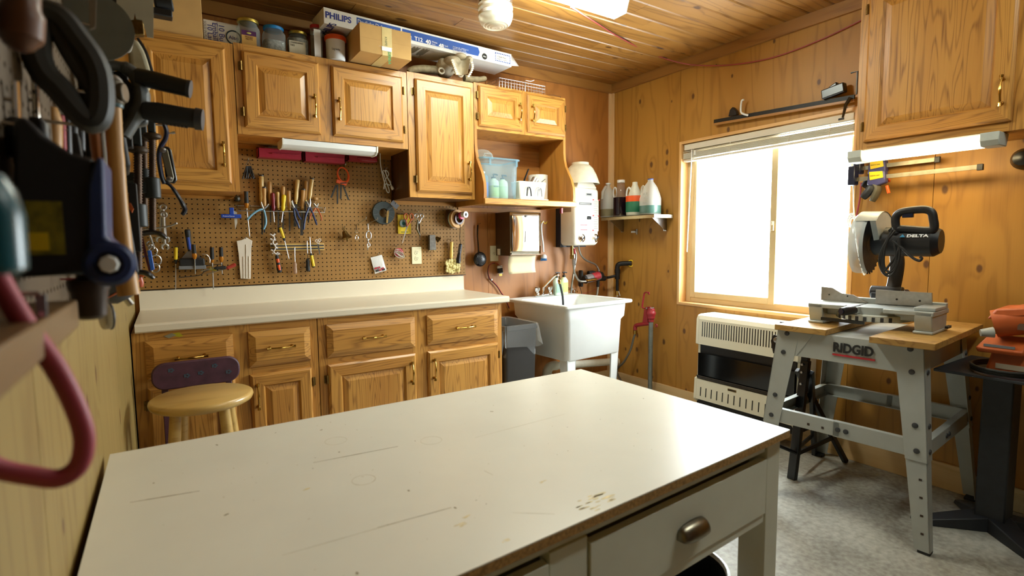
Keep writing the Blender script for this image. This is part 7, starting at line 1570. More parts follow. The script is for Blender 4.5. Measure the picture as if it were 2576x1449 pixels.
    xd = V((0, -1, 0)); upv = V((.55, 0, 1)).normalized()
    text('lettering', 'DELTA', .018, a+V((.0, -.022, -z0)), xd, upv, ink_white, mo, ext=.003, bold=.0006, sx=1.4)
    m = MB(); p = a+V((0, -.006, 0)); m.prism([p+xd*-.009, p+xd*.011, p+xd*.001+upv*.015], (-.002, 0, 0)); prt('logo_triangle', m, M('delta_blue', '#2a86b0', .4), mo)
    # D handle above the motor, in the plane of the fence
    hx = -.075; pts = [LX(*q, hx) for q in ((2256, 575), (2253, 550), (2262, 536), (2285, 530), (2325, 527), (2343, 534), (2348, 552), (2350, 572), (2340, 580), (2300, 578), (2270, 576))]
    m = MB(); m.tube(smooth_pts(pts, 5, closed=True), .0165, 12, closed=True); prt('handle', m, black)
    m = MB(); q = LX(2283, 543, hx); m.box(q.x-.01, q.x+.01, q.y-.022, q.y+.018, q.z-.008, q.z+.014); prt('trigger', m, navy, bevel=.003)
    m = MB(); m.bar(LX(2262, 578, hx), V((-.03, -.06, 1.24)), .05, .04, (0, 0, 1)); prt('handle_neck', m, black, bevel=.006)
    m = MB()
    for pts in (((2252, 580), (2222, 620), (2212, 660), (2225, 690), (2245, 690), (2262, 650), (2262, 600)), ((2245, 578), (2226, 625), (2224, 670), (2240, 684), (2255, 665), (2250, 610)), ((2240, 585), (2218, 640), (2226, 688), (2248, 672), (2258, 630))):
        m.tube(smooth_pts([LX(*q, -.12) for q in pts], 5), .005, 8)
    m.tube(smooth_pts([LX(*q, -.12) for q in ((2225, 682), (2250, 650), (2262, 622), (2258, 600))], 5), .005, 8)
    prt('power_cord', m, rubber)
    m = MB(); m.tube(smooth_pts([LX(*q, -.12) for q in ((2245, 605), (2270, 625), (2295, 648), (2312, 656), (2319, 650), (2314, 646))], 5), .0055, 8); prt('cord_tail', m, rubber)
mitre_saw()
def roller_stand():
    c = V((2.86, -1.86, 0)); t = thing('roller_stand', 'black folding roller stand half hidden behind the saw stand', 'stand', c)
    foot = V((2.79, -1.895, 0)); top = RW(2040, 905, 2.86)
    m = MB(); m.bar(foot, V((2.865, -1.905, .62)), .042, .03, (1, 0, 0)); part('main_leg', m, blacksat, t, bevel=.003)
    for a, b in (((2.87, -1.86, .56), (3.24, -1.95, 0)), ((2.87, -1.93, .56), (3.2, -1.80, .0))): m = MB(); m.bar(a, b, .028, .022, (0, 1, 0)); part('rear_leg', m, blacksat, t, bevel=.002)
    m = MB(); m.bar((2.80, -1.9, .13), (3.16, -1.93, .16), .008, .022); m.bar((2.80, -1.88, .13), (3.14, -1.82, .14), .008, .022); part('cross_brace', m, blacksat, t)
    m = MB(); m.tube([(2.80, -1.91, .14), (2.68, -1.86, .2), (2.66, -1.85, .22)], .009, 8); part('side_brace', m, blacksat, t)
    m = MB(); m.bar((2.865, -1.9, .55), (2.868, -1.903, .69), .034, .03, (1, 0, 0)); part('post', m, blacksat, t, bevel=.002)
    m = MB(); m.box(2.79, 2.94, -2.04, -1.80, .668, .676); m.box(2.79, 2.795, -2.04, -1.80, .655, .69); m.box(2.935, 2.94, -2.04, -1.80, .655, .69); part('head_tray', m, blacksat, t, bevel=.002)
    m = MB(); m.cyl((2.79, -1.79, .72), (2.9, -1.80, .72), .022, n=20); part('roller', m, steel, t)
    m = MB(); m.prism([(2.785, y, z) for y, z in ((-1.775, .645), (-1.815, .645), (-1.825, .70), (-1.81, .74), (-1.775, .745), (-1.76, .71))], (-.004, 0, 0)); part('roller_bracket', m, blacksat, t, bevel=.002)
    m = MB(); m.lathe((2.781, -1.79, .718), [(.016, 0), (.012, .006), (.006, .008), (.002, .008)], (-1, 0, 0), 16); part('hub', m, steel, t)
    m = MB(); m.box(2.832, 2.8355, -1.915, -1.893, .32, .47); part('label_strip', m, whitecard, t)
    for z in (.12, .5, .56, .6): m = MB(); m.cyl((2.825+.07*(z-.3), -1.9, z), (2.813+.07*(z-.3), -1.9, z), .006, n=8); part('rivet', m, steel, t)
roller_stand()
def pedestal():
    c = V((3.03, -2.63, 0)); t = thing('tool_pedestal', 'dark steel pedestal with spread feet at the right edge', 'pedestal', c); dk = M('pedestal_paint', '#23262c', .5, var=.15)
    m = MB(); m.box(c.x-.055, c.x+.055, c.y-.05, c.y+.05, .04, .68); part('column', m, dk, t, bevel=.006)
    m = MB(); m.box(c.x-.20, c.x+.24, c.y-.33, c.y+.175, .68, .692); part('top_plate', m, dk, t, bevel=.002)
    m = MB(); m.box(c.x-.09, c.x+.09, c.y-.08, c.y+.08, .662, .68); part('mounting_flange', m, dk, t)
    for dx, dy, L in ((-.75, .75, .30), (-.75, -.75, .30), (.75, .75, .22), (.75, -.75, .25)):
        d = V((dx, dy, 0)).normalized(); s = V((-d.y, d.x, 0)); m = MB(); e = c+d*L
        m.hexa([c+s*.05, c-s*.05, e-s*.03, e+s*.03, c+s*.05+V((0, 0, .07)), c-s*.05+V((0, 0, .07)), e-s*.022+V((0, 0, .018)), e+s*.022+V((0, 0, .018))]); part('foot', m, dk, t, bevel=.004)
    # orange bench machine on the plate
    o = V((2.99, -2.675, .693)); g = thing('bench_sharpener', 'orange bench sharpener with a black cord on the dark pedestal', 'sharpener', o)
    m = MB(); m.hexa([o+V(p) for p in ((-.09, -.07, 0), (.09, -.07, 0), (.09, .075, 0), (-.09, .075, 0), (-.07, -.055, .11), (.07, -.055, .11), (.07, .055, .11), (-.07, .055, .11))]); part('base', m, orangep, g, bevel=.01)
    m = MB(); m.hexa([o+V(p) for p in ((-.11, -.05, .085), (-.02, -.05, .11), (-.02, .085, .11), (-.11, .095, .085), (-.12, -.045, .105), (-.02, -.045, .155), (-.02, .08, .155), (-.12, .1, .105))]); part('sloping_tray', m, orangep, g, bevel=.006)
    m = MB(); m.box(o.x-.112, o.x-.108, o.y-.02, o.y+.075, o.z+.112, o.z+.122); part('ruler', m, greypl, g)
    m = MB(); m.cyl(o+V((-.06, .06, .2)), o+V((-.03, -.075, .24)), .055, .062, 20); part('motor_head', m, orangep, g)
    m = MB(); m.hexa([o+V(p) for p in ((-.1, -.08, .25), (.06, -.08, .25), (.06, .065, .22), (-.1, .075, .22), (-.1, -.09, .285), (.06, -.09, .285), (.05, .05, .27), (-.09, .05, .265))]); part('top_hood', m, orangep, g, bevel=.008)
    m = MB(); m.cyl(o+V((-.10, .05, .17)), o+V((-.12, .085, .165)), .022, .014, 14); part('chuck', m, greymet, g)
    m = MB(); m.box(o.x-.1, o.x-.096, o.y-.055, o.y-.02, o.z+.19, o.z+.215); part('window', m, M('amber_window', '#5a3a22', .3), g)
    m = MB(); m.box(o.x-.089, o.x-.083, o.y-.05, o.y+.04, o.z+.025, o.z+.045); part('data_label', m, M('label_dull', '#a89a86', .5), g)
    m = MB()
    for k in range(3): m.tube([o+V((-.02+(.135+.006*k)*math.cos(s), .01+.12*math.sin(s), .012+.008*k)) for s in [i*.2618 for i in range(24)]], .0055, 8, closed=True)
    part('cord_coil', m, rubber, g)
pedestal()
# ================================================================== clamps hanging on the window wall
def wall_clamps():
    # bar clamps below the cabinet
    for k, (zb, px, lab) in enumerate(((1.56, 2300, 'bar clamp with a yellow badge and blue grips, nearest the window'), (1.60, 2360, 'second bar clamp tucked under the lit strip light'))):
        x = 3.20+.058*k; ya = -1.955; yb_ = RW(2465 if k == 0 else 2358, 428 if k == 0 else 400, x).y; z = RW(2400, 428 if k == 0 else 398, x).z
        t = thing('bar_clamp', lab, 'clamp', (x, ya, z), group='bar clamps under the strip light')
        m = MB(); m.bar((x, ya, z), (x, yb_, z+.004), .008, .020); part('bar', m, M('clamp_bar', '#8d8674', .4, metal=.7, var=.2) if 'clamp_bar' not in bpy.data.materials else bpy.data.materials['clamp_bar'], t)
        m = MB(); m.box(x-.008, x+.008, yb_-.012, yb_+.01, z-.012, z+.016); part('bar_end', m, black, t, bevel=.002)
        m = MB(); m.box(x-.03, x+.02, ya-.005, ya+.03, z-.03, z+.07); part('fixed_jaw', m, navy, t, bevel=.006)
        yc = RW(2205, 430, x).y
        m = MB(); m.prism([(x-.02, yc+.03, z+.04), (x-.02, yc-.045, z+.03), (x-.02, yc-.05, z-.03), (x-.02, yc-.01, z-.045), (x-.02, yc+.035, z-.035)], (.038, 0, 0)); part('sliding_body', m, M('clamp_blue', '#3a3a66', .4) if 'clamp_blue' not in bpy.data.materials else bpy.data.materials['clamp_blue'], t, bevel=.006)
        m = MB(); m.prism([(x-.0215, yc+.025, z+.03), (x-.0215, yc-.035, z+.028), (x-.0215, yc-.04, z-.004), (x-.0215, yc+.02, z-.012)], (.002, 0, 0)); part('yellow_badge', m, yellow, t); text('badge_lettering', 'QUICK-GRIP', .008, (x-.0222, yc+.02, z+.006), (0, -1, 0), (0, 0, 1), ink_black, t)
        for dy, dz, mt in ((.03, -.1, black), (-.015, -.12, M('grip_olive', '#4a4638', .5) if 'grip_olive' not in bpy.data.materials else bpy.data.materials['grip_olive'])):
            m = MB(); m.tube(smooth_pts([(x, yc+.01+dy*.2, z-.03), (x-.005, yc+dy*.8, z-.06), (x-.008, yc+dy+.025, z+dz)], 4), [.018, .02, .02, .021, .022, .022, .022, .02, .016], 10, flat=.7); part('grip', m, mt, t)
        m = MB(); m.bar((x, yc-.05, z-.045), (x-.004, yc-.062, z-.085), .01, .012); part('release_lever', m, orange, t, bevel=.002)
    # long bar clamp over the window
    x = W-.03; a, b = RW(1797, 306, x), RW(2150, 244, x)
    t = thing('long_bar_clamp', 'long dark bar clamp hung level above the window', 'clamp', a.lerp(b, .5))
    m = MB(); m.bar(a, b, .012, .024); part('bar', m, blacksteel, t)
    m = MB(); m.bar(a+V((0, 0, -.018)), b+V((0, 0, -.018)), .02, .012); part('pine_batten', m, pine_trim_y, t)
    c = RW(1845, 283, x); m = MB(); m.prism([c+V((-.012, y, z)) for y, z in ((.03, -.02), (.02, .02), (0, .035), (-.02, .01), (-.03, -.02))], (.03, 0, 0)); part('end_jaw', m, blacksat, t, bevel=.003)
    c = RW(1868, 290, x); m = MB(); m.tube(smooth_pts([c+V((-.02, -.05, -.012)), c+V((-.02, -.01, .008)), c+V((-.02, .0, .03)), c+V((-.02, -.004, .085)), c+V((-.02, -.02, .09))], 4), .006, 8); part('hook', m, white_pl, t)
    c = RW(2100, 236, x); m = MB(); m.obox(c+V((-.01, 0, .012)), (0, 1, -.15), (1, 0, 0), (0, .15, 1), .06, .02, .026); part('slide_body', m, blacksat, t, bevel=.006)
    m = MB(); m.bar(c+V((-.01, .02, .03)), c+V((-.01, -.02, .05)), .03, .02); part('trigger_housing', m, blacksat, t, bevel=.006)
    m = MB(); p, q = RW(2140, 245, x-.02), RW(2120, 296, x-.02); m.tube([p, p.lerp(q, .35)+V((0, .01, 0)), q], [.014, .012, .008], 8, flat=.6); part('trigger', m, blacksat, t)
    m = MB(); p = RW(2147, 182, x); m.tube([p+V((0, -.02, -.12)), p+V((0, -.02, 0)), p+V((0, .012, .0))], .005, 6); part('wire_hook', m, darksteel, t)
wall_clamps()
def wires():
    # red and white wire draped from the ceiling light to the window wall
    P = [FZ(1436, 18, 2.45), FZ(1500, 58, 2.505), FZ(1560, 95, 2.515), RW(1640, 135, 3.05), RW(1720, 160, 3.22), RW(1800, 165, W-.015), RW(1880, 158, W-.01), RW(1960, 140, W-.008), RW(2060, 102, W-.008), RW(2153, 58, W-.008), V((W-.008, -1.95, 2.42))]
    t = thing('lighting_wire', 'red and black wire drooping from the ceiling strip light to the right-hand cabinet', 'wire', P[0]); S = smooth_pts(P, 6)
    m = MB(); m.tube(S, .0042, 6); part('red_core', m, M('faded_red_wire', '#9c4038', .5), t)
    m = MB(); m.tube([p+V((.002, .004, .006)) for p in S[:22]], .004, 6); part('dark_core', m, rubber, t)
    m = MB(); m.cyl(RW(1802, 162, W), RW(1802, 162, W-.02), .003, n=6); part('nail', m, darksteel, t)
    # cord bundle beside the saw
    P = [*[RW(*q_, 3.30) for q_ in ((2166, 460), (2163, 500), (2152, 560), (2155, 600), (2165, 640), (2168, 668))]]
    t = thing('hanging_cords', 'red and white cords with a small coil hanging beside the window', 'cord', P[-1]); m = MB(); m.tube(smooth_pts(P, 5), .0045, 6); part('red_cord', m, redrubber, t)
    m = MB(); m.tube(smooth_pts([RW(2147, 400, 3.24), RW(2147, 470, 3.24), RW(2149, 545, 3.2), RW(2154, 600, 3.19), RW(2162, 650, 3.19), RW(2173, 690, 3.19), RW(2178, 685, 3.19)], 5), .0035, 6); part('pale_cord', m, white_pl, t)
    c = RW(2145, 560, 3.19); m = MB()
    for k in range(4): m.tube([c+V((-.004*k, (.016+.003*k)*math.cos(s)*(.7+.3*math.sin(k)), (.024+.004*k)*math.sin(s)+.004*k)) for s in [i*.3142 for i in range(20)]], .003, 6, closed=True)
    part('tied_coil', m, white_pl, t)
    m = MB(); c = RW(2570, 398, W-.05); m.lathe((W-.001, c.y, c.z), [(.045, 0), (.045, .02), (.03, .05), (.012, .055)], (-1, 0, 0), 24); solo('black_knob_fitting', m, blacksat, 'round black fitting on the window wall at the right edge', 'fitting')
wires()
# ================================================================== tools on the left wall, close to the camera
XW = XL+.0165
def wall_hook(p, r=.0025):
    p = V(p); m = MB(); m.tube([(XW-.004, p.y, p.z+.004), (XW+.01, p.y, p.z+.002), p], r, 6); return m
def left_tools():
    # --- blue power tool with yellow label
    y = -2.62; q = lambda px, py, yy=y: B(px, py, yy)
    t = thing('power_planer', 'blue and black power tool with a yellow label on the left wall', 'power tool', q(130, 690))
    m = MB(); m.prism([q(*p) for p in ((32, 700), (32, 300), (60, 290), (110, 340), (180, 385), (236, 398), (240, 440), (220, 690))], (0, .11, 0)); part('housing', m, M('planer_black', '#14171f', .45, var=.1), t, bevel=.004)
    m = MB(); m.prism([q(*p, y-.004) for p in ((218, 640), (218, 470), (232, 420), (244, 392), (262, 400), (266, 595), (292, 615), (299, 650), (296, 690), (275, 718), (246, 716), (226, 690))], (0, .09, 0)); part('side_plate', m, bluepaint, t, bevel=.004)
    c = q(276, 664, y-.006); m = MB(); m.lathe(c+V((0, .006, 0)), [(.0235, 0), (.0235, .008), (.019, .012), (.013, .012), (.012, .006)], (0, -1, 0), 28); part('boss', m, bluepaint, t)
    m = MB(); m.lathe(c-V((0, .002, 0)), [(.0075, 0), (.0095, .004), (.0075, .012), (.002, .012)], (0, -1, 0), 8); part('nut', m, white_pl, t)
    m = MB(); a, b = q(62, 505, y-.001), q(166, 640, y-.001); m.box(a.x, b.x, y-.0016, y-.0004, b.z, a.z); lb = part('yellow_label', m, M('worn_yellow_label', '#7d741a', .5, var=.5, vs=70), t)
    m = MB(); a, b = q(70, 585, y-.002), q(125, 630, y-.002); m.box(a.x, b.x, y-.0024, y-.0014, b.z, a.z); part('label_panel', m, yellow, lb)
    a, b = q(230, 730, -2.58), q(230, 802, -2.58); m = MB(); m.lathe(b, [(.010, 0), (.0145, .004), (.017, .03), (.019, .034), (.0195, (a-b).z+.012), (.010, (a-b).z+.014), (.010, (a-b).z+.03)], (0, 0, 1), 24); part('chuck', m, M('chuck_brown', '#3a2c22', .45, metal=.4), t)
    part('hook', wall_hook(q(60, 300)+V((0, .05, 0))), steel, t)
    # --- drilled wooden rail
    z = 1.192; a, b = FZ(-30, 735, z), FZ(225, 735, z)
    y0, y1, xo = -2.98, -2.62, .05; t = thing('drilled_rail', 'drilled wooden tool rail on the left pegboard below the blue power tool', 'rail', (XW, (y0+y1)/2, z)); dr = wood('old_rail', '#7d5f38', '#6e5230', '#4a351d', 'Y', s=1.2, bands=5)
    holes = [FZ(70, 708, z), FZ(160, 708, z)]
    m = MB(); n = 20; m.box(XW, xo, y0, y1, z-.03, z-.002); part('rail_body', m, dr, t, bevel=.002)
    for h in holes: m = MB(); m.lathe((h.x if h.x > XW+.02 else XW+.02, h.y, z-.0022), [(.0145, 0), (.0145, .0006), (.002, .0006)], n=24); part('drilled_hole', m, M('hole_dark', '#1c120a', .9) if 'hole_dark' not in bpy.data.materials else bpy.data.materials['hole_dark'], t)
    # --- teal bottle at the frame edge
    c = B(22, 690, -2.95); t = thing('teal_bottle', 'teal bottle with a long clear neck at the far left edge', 'bottle', c); m = MB(); m.lathe((c.x-.006, -2.95, c.z), [(.010, 0), (.014, .003), (.0145, .03), (.012, .042), (.008, .05)], n=24); part('base', m, teal, t)
    m = MB(); m.lathe((c.x-.010, -2.95, c.z), [(.008, .048), (.009, .055), (.0085, .22), (.007, .24)], n=20); part('neck', m, M('dark_glass', '#39413c', .15), t); part('clip', wall_hook((c.x-.008, -2.95, c.z+.1)), steel, t)
    # --- grey plastic saw handle
    sg = M('saw_grey', '#34332f', .55)
    y = -2.46; r1 = .0155
    t = thing('panel_saw', 'grey plastic D-handled saw hung high on the left wall', 'saw', q(160, 300, y))
    m = MB(); m.tube(smooth_pts([q(*p, y) for p in ((100, 40), (150, 45), (200, 105), (232, 150), (250, 200), (252, 270), (236, 305), (205, 290), (150, 225), (112, 185), (92, 130))], 4, closed=True), [r1]*44, 10, closed=True); part('loop_handle', m, sg, t)
    m = MB(); m.tube(smooth_pts([q(135, 62, y), q(170, 130, y), q(215, 200, y), q(240, 240, y)], 4), .009, 10); part('inner_bar', m, sg, t)
    m = MB(); m.prism([q(*p, y+.004) for p in ((66, 130), (120, 120), (126, 200), (75, 205))], (0, .02, 0)); part('guard', m, black, t, bevel=.004)
    m = MB(); m.prism([q(*p, y+.008) for p in ((222, -40), (244, -40), (240, 70), (226, 75))], (0, .0015, 0)); part('blade', m, steel, t); part('hook', wall_hook(q(105, 45, y)), steel, t)
    # --- wooden paddle handle
    y = -2.68; t = thing('wooden_handle_tool', 'brown wooden grip in the top left corner', 'tool', q(50, 100, y)); m = MB(); m.tube(smooth_pts([q(50, -60, y), q(52, 20, y), q(50, 80, y), q(48, 128, y)], 4), [.014]*5+[.017]*5+[.013, .010, .005], 12); part('grip', m, wood('dark_handle', '#6a3e1e', '#5c3418', '#3c2010', 'Z', s=2, bands=5), t); part('hook', wall_hook(q(48, 20, y)), steel, t)
    # --- screwdrivers with chrome shafts
    for px, yy, lab in ((91, -2.42, 'chrome shafted screwdriver behind the grey saw handle'), (40, -2.55, 'short screwdriver at the left edge above the blue power tool')):
        t = thing('screwdriver', lab, 'screwdriver', q(px, 300, yy), group='screwdrivers on the left wall'); m = MB(); m.cyl(q(px-3, 205, yy), q(px+1, 300, yy), .004, n=10); part('shaft', m, chrome, t); m = MB(); lath(m, q(px+1, 296, yy), q(px+6, 400, yy), [(.006, 0), (.012, .15), (.013, .6), (.011, .95), (.004, 1)]); part('handle', m, black, t); part('clip', wall_hook(q(px, 260, yy)), steel, t)
    for k, (px, col) in enumerate(((132, pine_trim_x), (150, redpl), (165, black), (182, black), (200, black))):
        yy = -2.25+.05*k; t = thing('hand_tool', ('wooden file handle', 'thin red handled pick', 'black handled chisel', 'black handled rasp', 'short black punch')[k]+' in the dark row under the grey saw handle', 'tool', q(px, 400, yy), group='tools under the saw handle'); m = MB(); lath(m, q(px, 270 if k == 0 else 290, yy), q(px+2, 430, yy), [(.006, 0), (.012 if k == 0 else .008, .2), (.012 if k == 0 else .009, .8), (.005, 1)]); part('handle', m, ash_v if k == 0 else col, t); m = MB(); m.cyl(q(px, 300, yy)-V((0, 0, .06)), q(px+2, 430, yy)-V((0, 0, .05)), .003, n=8); part('shank', m, darksteel, t); part('clip', wall_hook(q(px, 330, yy)), steel, t)
    # --- long wooden handle behind the blue tool
    y = -2.33; t = thing('axe_handle', 'reddish wooden handle with a pale edge beside the blue power tool', 'tool', q(262, 700, y)); m = MB(); m.tube(smooth_pts([q(240, 305, y), q(250, 400, y), q(262, 520, y), q(272, 640, y)], 4), [.013]*4+[.012]*5+[.011]*4, 12, flat=.7); part('handle', m, wood('red_handle', '#a8652e', '#98582a', '#6e3c18', 'Z', s=2, bands=5), t)
    m = MB(); m.prism([q(*p, y-.012) for p in ((250, 230), (258, 235), (262, 330), (270, 420), (264, 425), (255, 330))], (0, .004, 0)); part('pale_edge', m, white_pl, t); part('hook', wall_hook(q(242, 320, y)), steel, t)
    # --- ball-peen hammer
    y = -2.2; t = thing('hammer', 'ball-peen hammer with a long ash handle hanging head up on the left wall', 'hammer', q(320, 745, y))
    m = MB(); m.tube(smooth_pts([q(283, 262, y), q(290, 400, y), q(302, 560, y), q(318, 700, y), q(325, 742, y)], 5), [.0125]*5+[.0135]*5+[.0145]*5+[.0165]*6, 14); part('handle', m, ash_v, t)
    m = MB(); c = q(283, 232, y); m.tube([c+V((-.024, .01, 0)), c+V((.0, 0, 0)), c+V((.018, -.006, 0))], [.016, .014, .0165], 16); m.cyl(c-V((0, 0, .02)), c+V((0, 0, .02)), .0155, n=16); part('head', m, M('hammer_steel', '#5e564a', .4, metal=.7, var=.15), t, bevel=.003)
    m = MB(); m.sph(q(288, 212, y), .0125, 16, 10, (1, 1, 1.2)); part('peen', m, M('pale_peen', '#a59c94', .45), t)
    m = MB(); m.lathe(q(284, 268, y), [(.014, -.002), (.015, 0), (.015, .004), (.014, .006)], n=16); part('collar', m, M('teal_band', '#2a4a50', .4), t); part('hook', wall_hook(q(275, 240, y)), steel, t)
    # --- pale plate and saw blade
    y = -1.8; t = thing('steel_template', 'off-white steel plate with a notched foot at the top of the left wall', 'plate', q(340, 90, y))
    m = MB(); m.prism([q(*p, y) for p in ((293, -40), (386, -40), (386, 95), (370, 92), (362, 62), (357, 50), (342, 47), (339, 32), (336, 48), (322, 50), (320, 84), (293, 82))], (0, .004, 0)); part('plate', m, M('putty_steel', '#b9b6a2', .4, var=.06), t); m = MB(); m.prism([q(*p, y+.005) for p in ((318, 46), (360, 46), (364, 88), (318, 88))], (0, .02, 0)); part('catch', m, antique, t, bevel=.003); part('hook', wall_hook(q(300, 20, y)), steel, t)
    y = -2.02; t = thing('circular_blade', 'pale circular saw blade edge behind the grey clamp', 'saw blade', q(270, 150, y)); c = q(238, 66, y); m = MB(); R_ = .062; m.cyl(c+V((0, .0, 0)), c+V((0, .003, 0)), R_, n=48); part('disc', m, M('blade_disc', '#7a7e76', .35, metal=.4), t); part('hook', wall_hook(c), steel, t)
    # --- canvas bag and caster
    y = -1.55; t = thing('canvas_bag', 'cream canvas bag with a black seam hanging behind the grey clamp', 'bag', q(355, 200, y)); m = MB(); m.prism([q(*p, y) for p in ((318, 95), (345, 96), (366, 130), (385, 190), (372, 225), (330, 222))], (0, .06, 0)); part('bag_body', m, M('canvas', '#b3a888', .85, var=.1), t, bevel=.02, seg=3); m = MB(); m.tube(smooth_pts([q(*p, y-.004) for p in ((346, 96), (366, 128), (380, 170), (388, 200))], 4), .004, 6); part('seam', m, blacksat, t); m = MB(); m.tube(smooth_pts([q(*p, y-.005) for p in ((312, 84), (325, 82), (333, 105), (328, 128), (318, 130), (310, 118))], 4), .0022, 6); part('drawstring', m, white_pl, t); part('hook', wall_hook(q(325, 100, y)), steel, t)
    y = -1.3; t = thing('caster_wheel', 'black caster wheel at the top of the left wall', 'wheel', q(410, 40, y)); m = MB(); m.cyl(q(388, 8, y), q(434, 10, y), .022, n=24); part('tyre', m, rubber, t, bevel=.004); m = MB(); a = q(405, 34, y); m.box(XW, a.x+.03, y-.02, y+.02, a.z-.012, a.z+.010); part('fork', m, black, t, bevel=.003)
    # --- big grey spreader clamp with two grips
    y = -1.95; t = thing('spreader_clamp', 'large grey hand clamp with two black grips pointing into the room', 'clamp', q(340, 330, y)); gm = M('clamp_grey', '#4c4e4c', .45)
    m = MB(); S = smooth_pts([q(*p, y) for p in ((236, 182), (285, 165), (330, 180), (352, 218), (356, 262), (338, 300), (312, 342))], 5); m.tube(S, [.014]*8+[.019]*9+[.022]*8+[.018]*6, 12, flat=.7); part('frame', m, gm, t)
    m = MB(); m.prism([q(*p, y+.006) for p in ((250, 185), (300, 178), (335, 215), (335, 255), (318, 300), (290, 330), (255, 300))], (0, .02, 0)); part('inner_plate', m, M('clamp_black', '#0e0f10', .5), t)
    m = MB(); a, b = q(345, 192, y-.01), q(476, 224, y-.03); m.tube([a, a.lerp(b, .3), a.lerp(b, .7), b], [.017, .0185, .018, .0175], 16, flat=1); g = part('grip', m, M('grip_black', '#15140f', .4), t); k = MB(); d = (b-a).normalized(); k.cyl(b-d*.004, b+d*.003, .0185, n=16); part('grip_rim', k, charcoal, g)
    m = MB(); a, b = q(362, 278, y-.01), q(500, 300, y-.03); m.tube([a, a.lerp(b, .25), a.lerp(b, .75), b], [.018, .0215, .0205, .021], 16); g = part('grip', m, M('grip_soft', '#1c1d1e', .6), t); k = MB(); d = (b-a).normalized(); k.cyl(b-d*.006, b+d*.008, .0235, .0225, 16); part('grip_cap', k, charcoal, g)
    for i in range(9): k = MB(); c = a.lerp(b, .2+.07*i)-V((0, .0, .0165)); k.cyl(c-d*.0028, c+d*.0028, .0065, n=10); part('grip_ridge', k, black, g)
    m = MB(); m.prism([q(*p, y) for p in ((345, 240), (375, 262), (372, 312), (340, 318)) ], (0, .03, 0)); part('trigger_block', m, gm, t, bevel=.006); part('hook', wall_hook(q(250, 185, y)), steel, t)
    # --- C-clamps with threaded rods
    th = M('rusty_thread', '#4a3626', .5, metal=.6, var=.3, vs=200)
    for k, (pt, pb, yy, lab) in enumerate((((383, 345), (384, 590), -1.42, 'nearer black C-clamp with a rusty screw'), ((347, 380), (348, 690), -1.62, 'black C-clamp behind the hammer handle'), ((362, 350), (364, 540), -1.25, 'small black C-clamp at the back of the bunch'))):
        t = thing('c_clamp', lab, 'clamp', q(*pb, yy), group='C-clamps on the left wall'); a, b = q(*pt, yy), q(*pb, yy); d = (b-a).normalized(); m = MB(); m.cyl(a, b, .0085, n=14); part('screw', m, th, t)
        m = MB(); n = 46
        for i in range(n): c = a.lerp(b, (i+.5)/n); m.cyl(c-d*.0011, c+d*.0011, .0102, n=12)
        part('thread', m, th, t)['kind'] = 'stuff'
        m = MB(); m.lathe(a+V((0, 0, .004)), [(.008, -.012), (.022, -.006), (.024, 0), (.020, .006), (.006, .008)], n=20); part('swivel_pad', m, M('pad_brown', '#3c2e20', .5, metal=.4) if 'pad_brown' not in bpy.data.materials else bpy.data.materials['pad_brown'], t)
        bp = a.lerp(b, .52); m = MB(); m.cyl(bp+V((0, 0, .03)), bp-V((0, 0, .03)), .021, n=18); m.bar(bp, (XW+.004, bp.y, bp.z), .03, .034); part('boss', m, M('clamp_iron', '#1c2220', .5), t, bevel=.003)
        m = MB(); m.bar((XW+.015, a.y+.01, bp.z-.02), (XW+.015, a.y+.01, a.z+.10), .022, .026, (0, 1, 0)); m.bar((XW+.015, a.y+.01, a.z+.10), a+V((0, 0, .09)), .024, .022); m.bar(a+V((0, 0, .09)), a+V((0, 0, .012)), .02, .02, (0, 1, 0)); part('frame', m, bpy.data.materials['clamp_iron'], t, bevel=.004)
        if k < 2: m = MB(); c = b; m.tube(smooth_pts([c+V((-.05, 0, -.014)), c+V((-.02, -.005, .004)), c+V((.014, -.006, .004)), c+V((.034, -.006, -.012))], 4), [.008, .010, .012, .013, .014, .014, .013, .012, .013, .014, .013, .011, .008], 10, flat=.6); part('wing_handle', m, blacksat, t)
    # --- black ratchet bar tool
    y = -1.36; t = thing('locking_lever', 'black lever tool with a grey riveted link, curved handle hanging into the room', 'lever tool', q(460, 540, y))
    m = MB(); m.tube(smooth_pts([q(*p, y) for p in ((413, 312), (419, 330), (416, 350), (403, 372), (400, 400), (406, 440), (414, 462))], 4), .0085, 10, flat=.8); part('frame', m, navy, t)
    m = MB(); m.prism([q(*p, y+.004) for p in ((406, 368), (424, 368), (432, 378), (446, 452), (440, 462), (418, 458))], (0, .014, 0)); part('body', m, blacksat, t, bevel=.004)
    m = MB(); m.prism([q(*p, y-.002) for p in ((404, 382), (412, 371), (422, 376), (438, 446), (434, 458), (424, 458))], (0, .005, 0)); lk = part('link', m, M('link_grey', '#77705c', .4, metal=.5), t, bevel=.002)
    for px, py in ((409, 378), (426, 451)): m = MB(); c = q(px, py, y); m.lathe(c, [(.0095, 0), (.0085, .008), (.003, .010), (.001, .010)], (0, -1, 0), 16); part('rivet', m, steel, lk)
    m = MB(); S = smooth_pts([q(*p, y) for p in ((412, 458), (428, 466), (446, 490), (462, 518), (465, 530), (458, 541))], 4); m.tube(S, [.007]*6+[.0085]*5+[.0105]*5+[.011, .0105, .010, .009, .006], 10, flat=.7); part('handle', m, M('lever_blue_black', '#1a1e2a', .25), t)
    m = MB(); a, b = q(424, 336, y), q(440, 333, y); m.cyl(a, b, .0022, n=8); m.cyl(a.lerp(b, .5), b, .004, n=10); part('adjuster', m, steel, t); part('hook', wall_hook(q(413, 316, y)), steel, t)
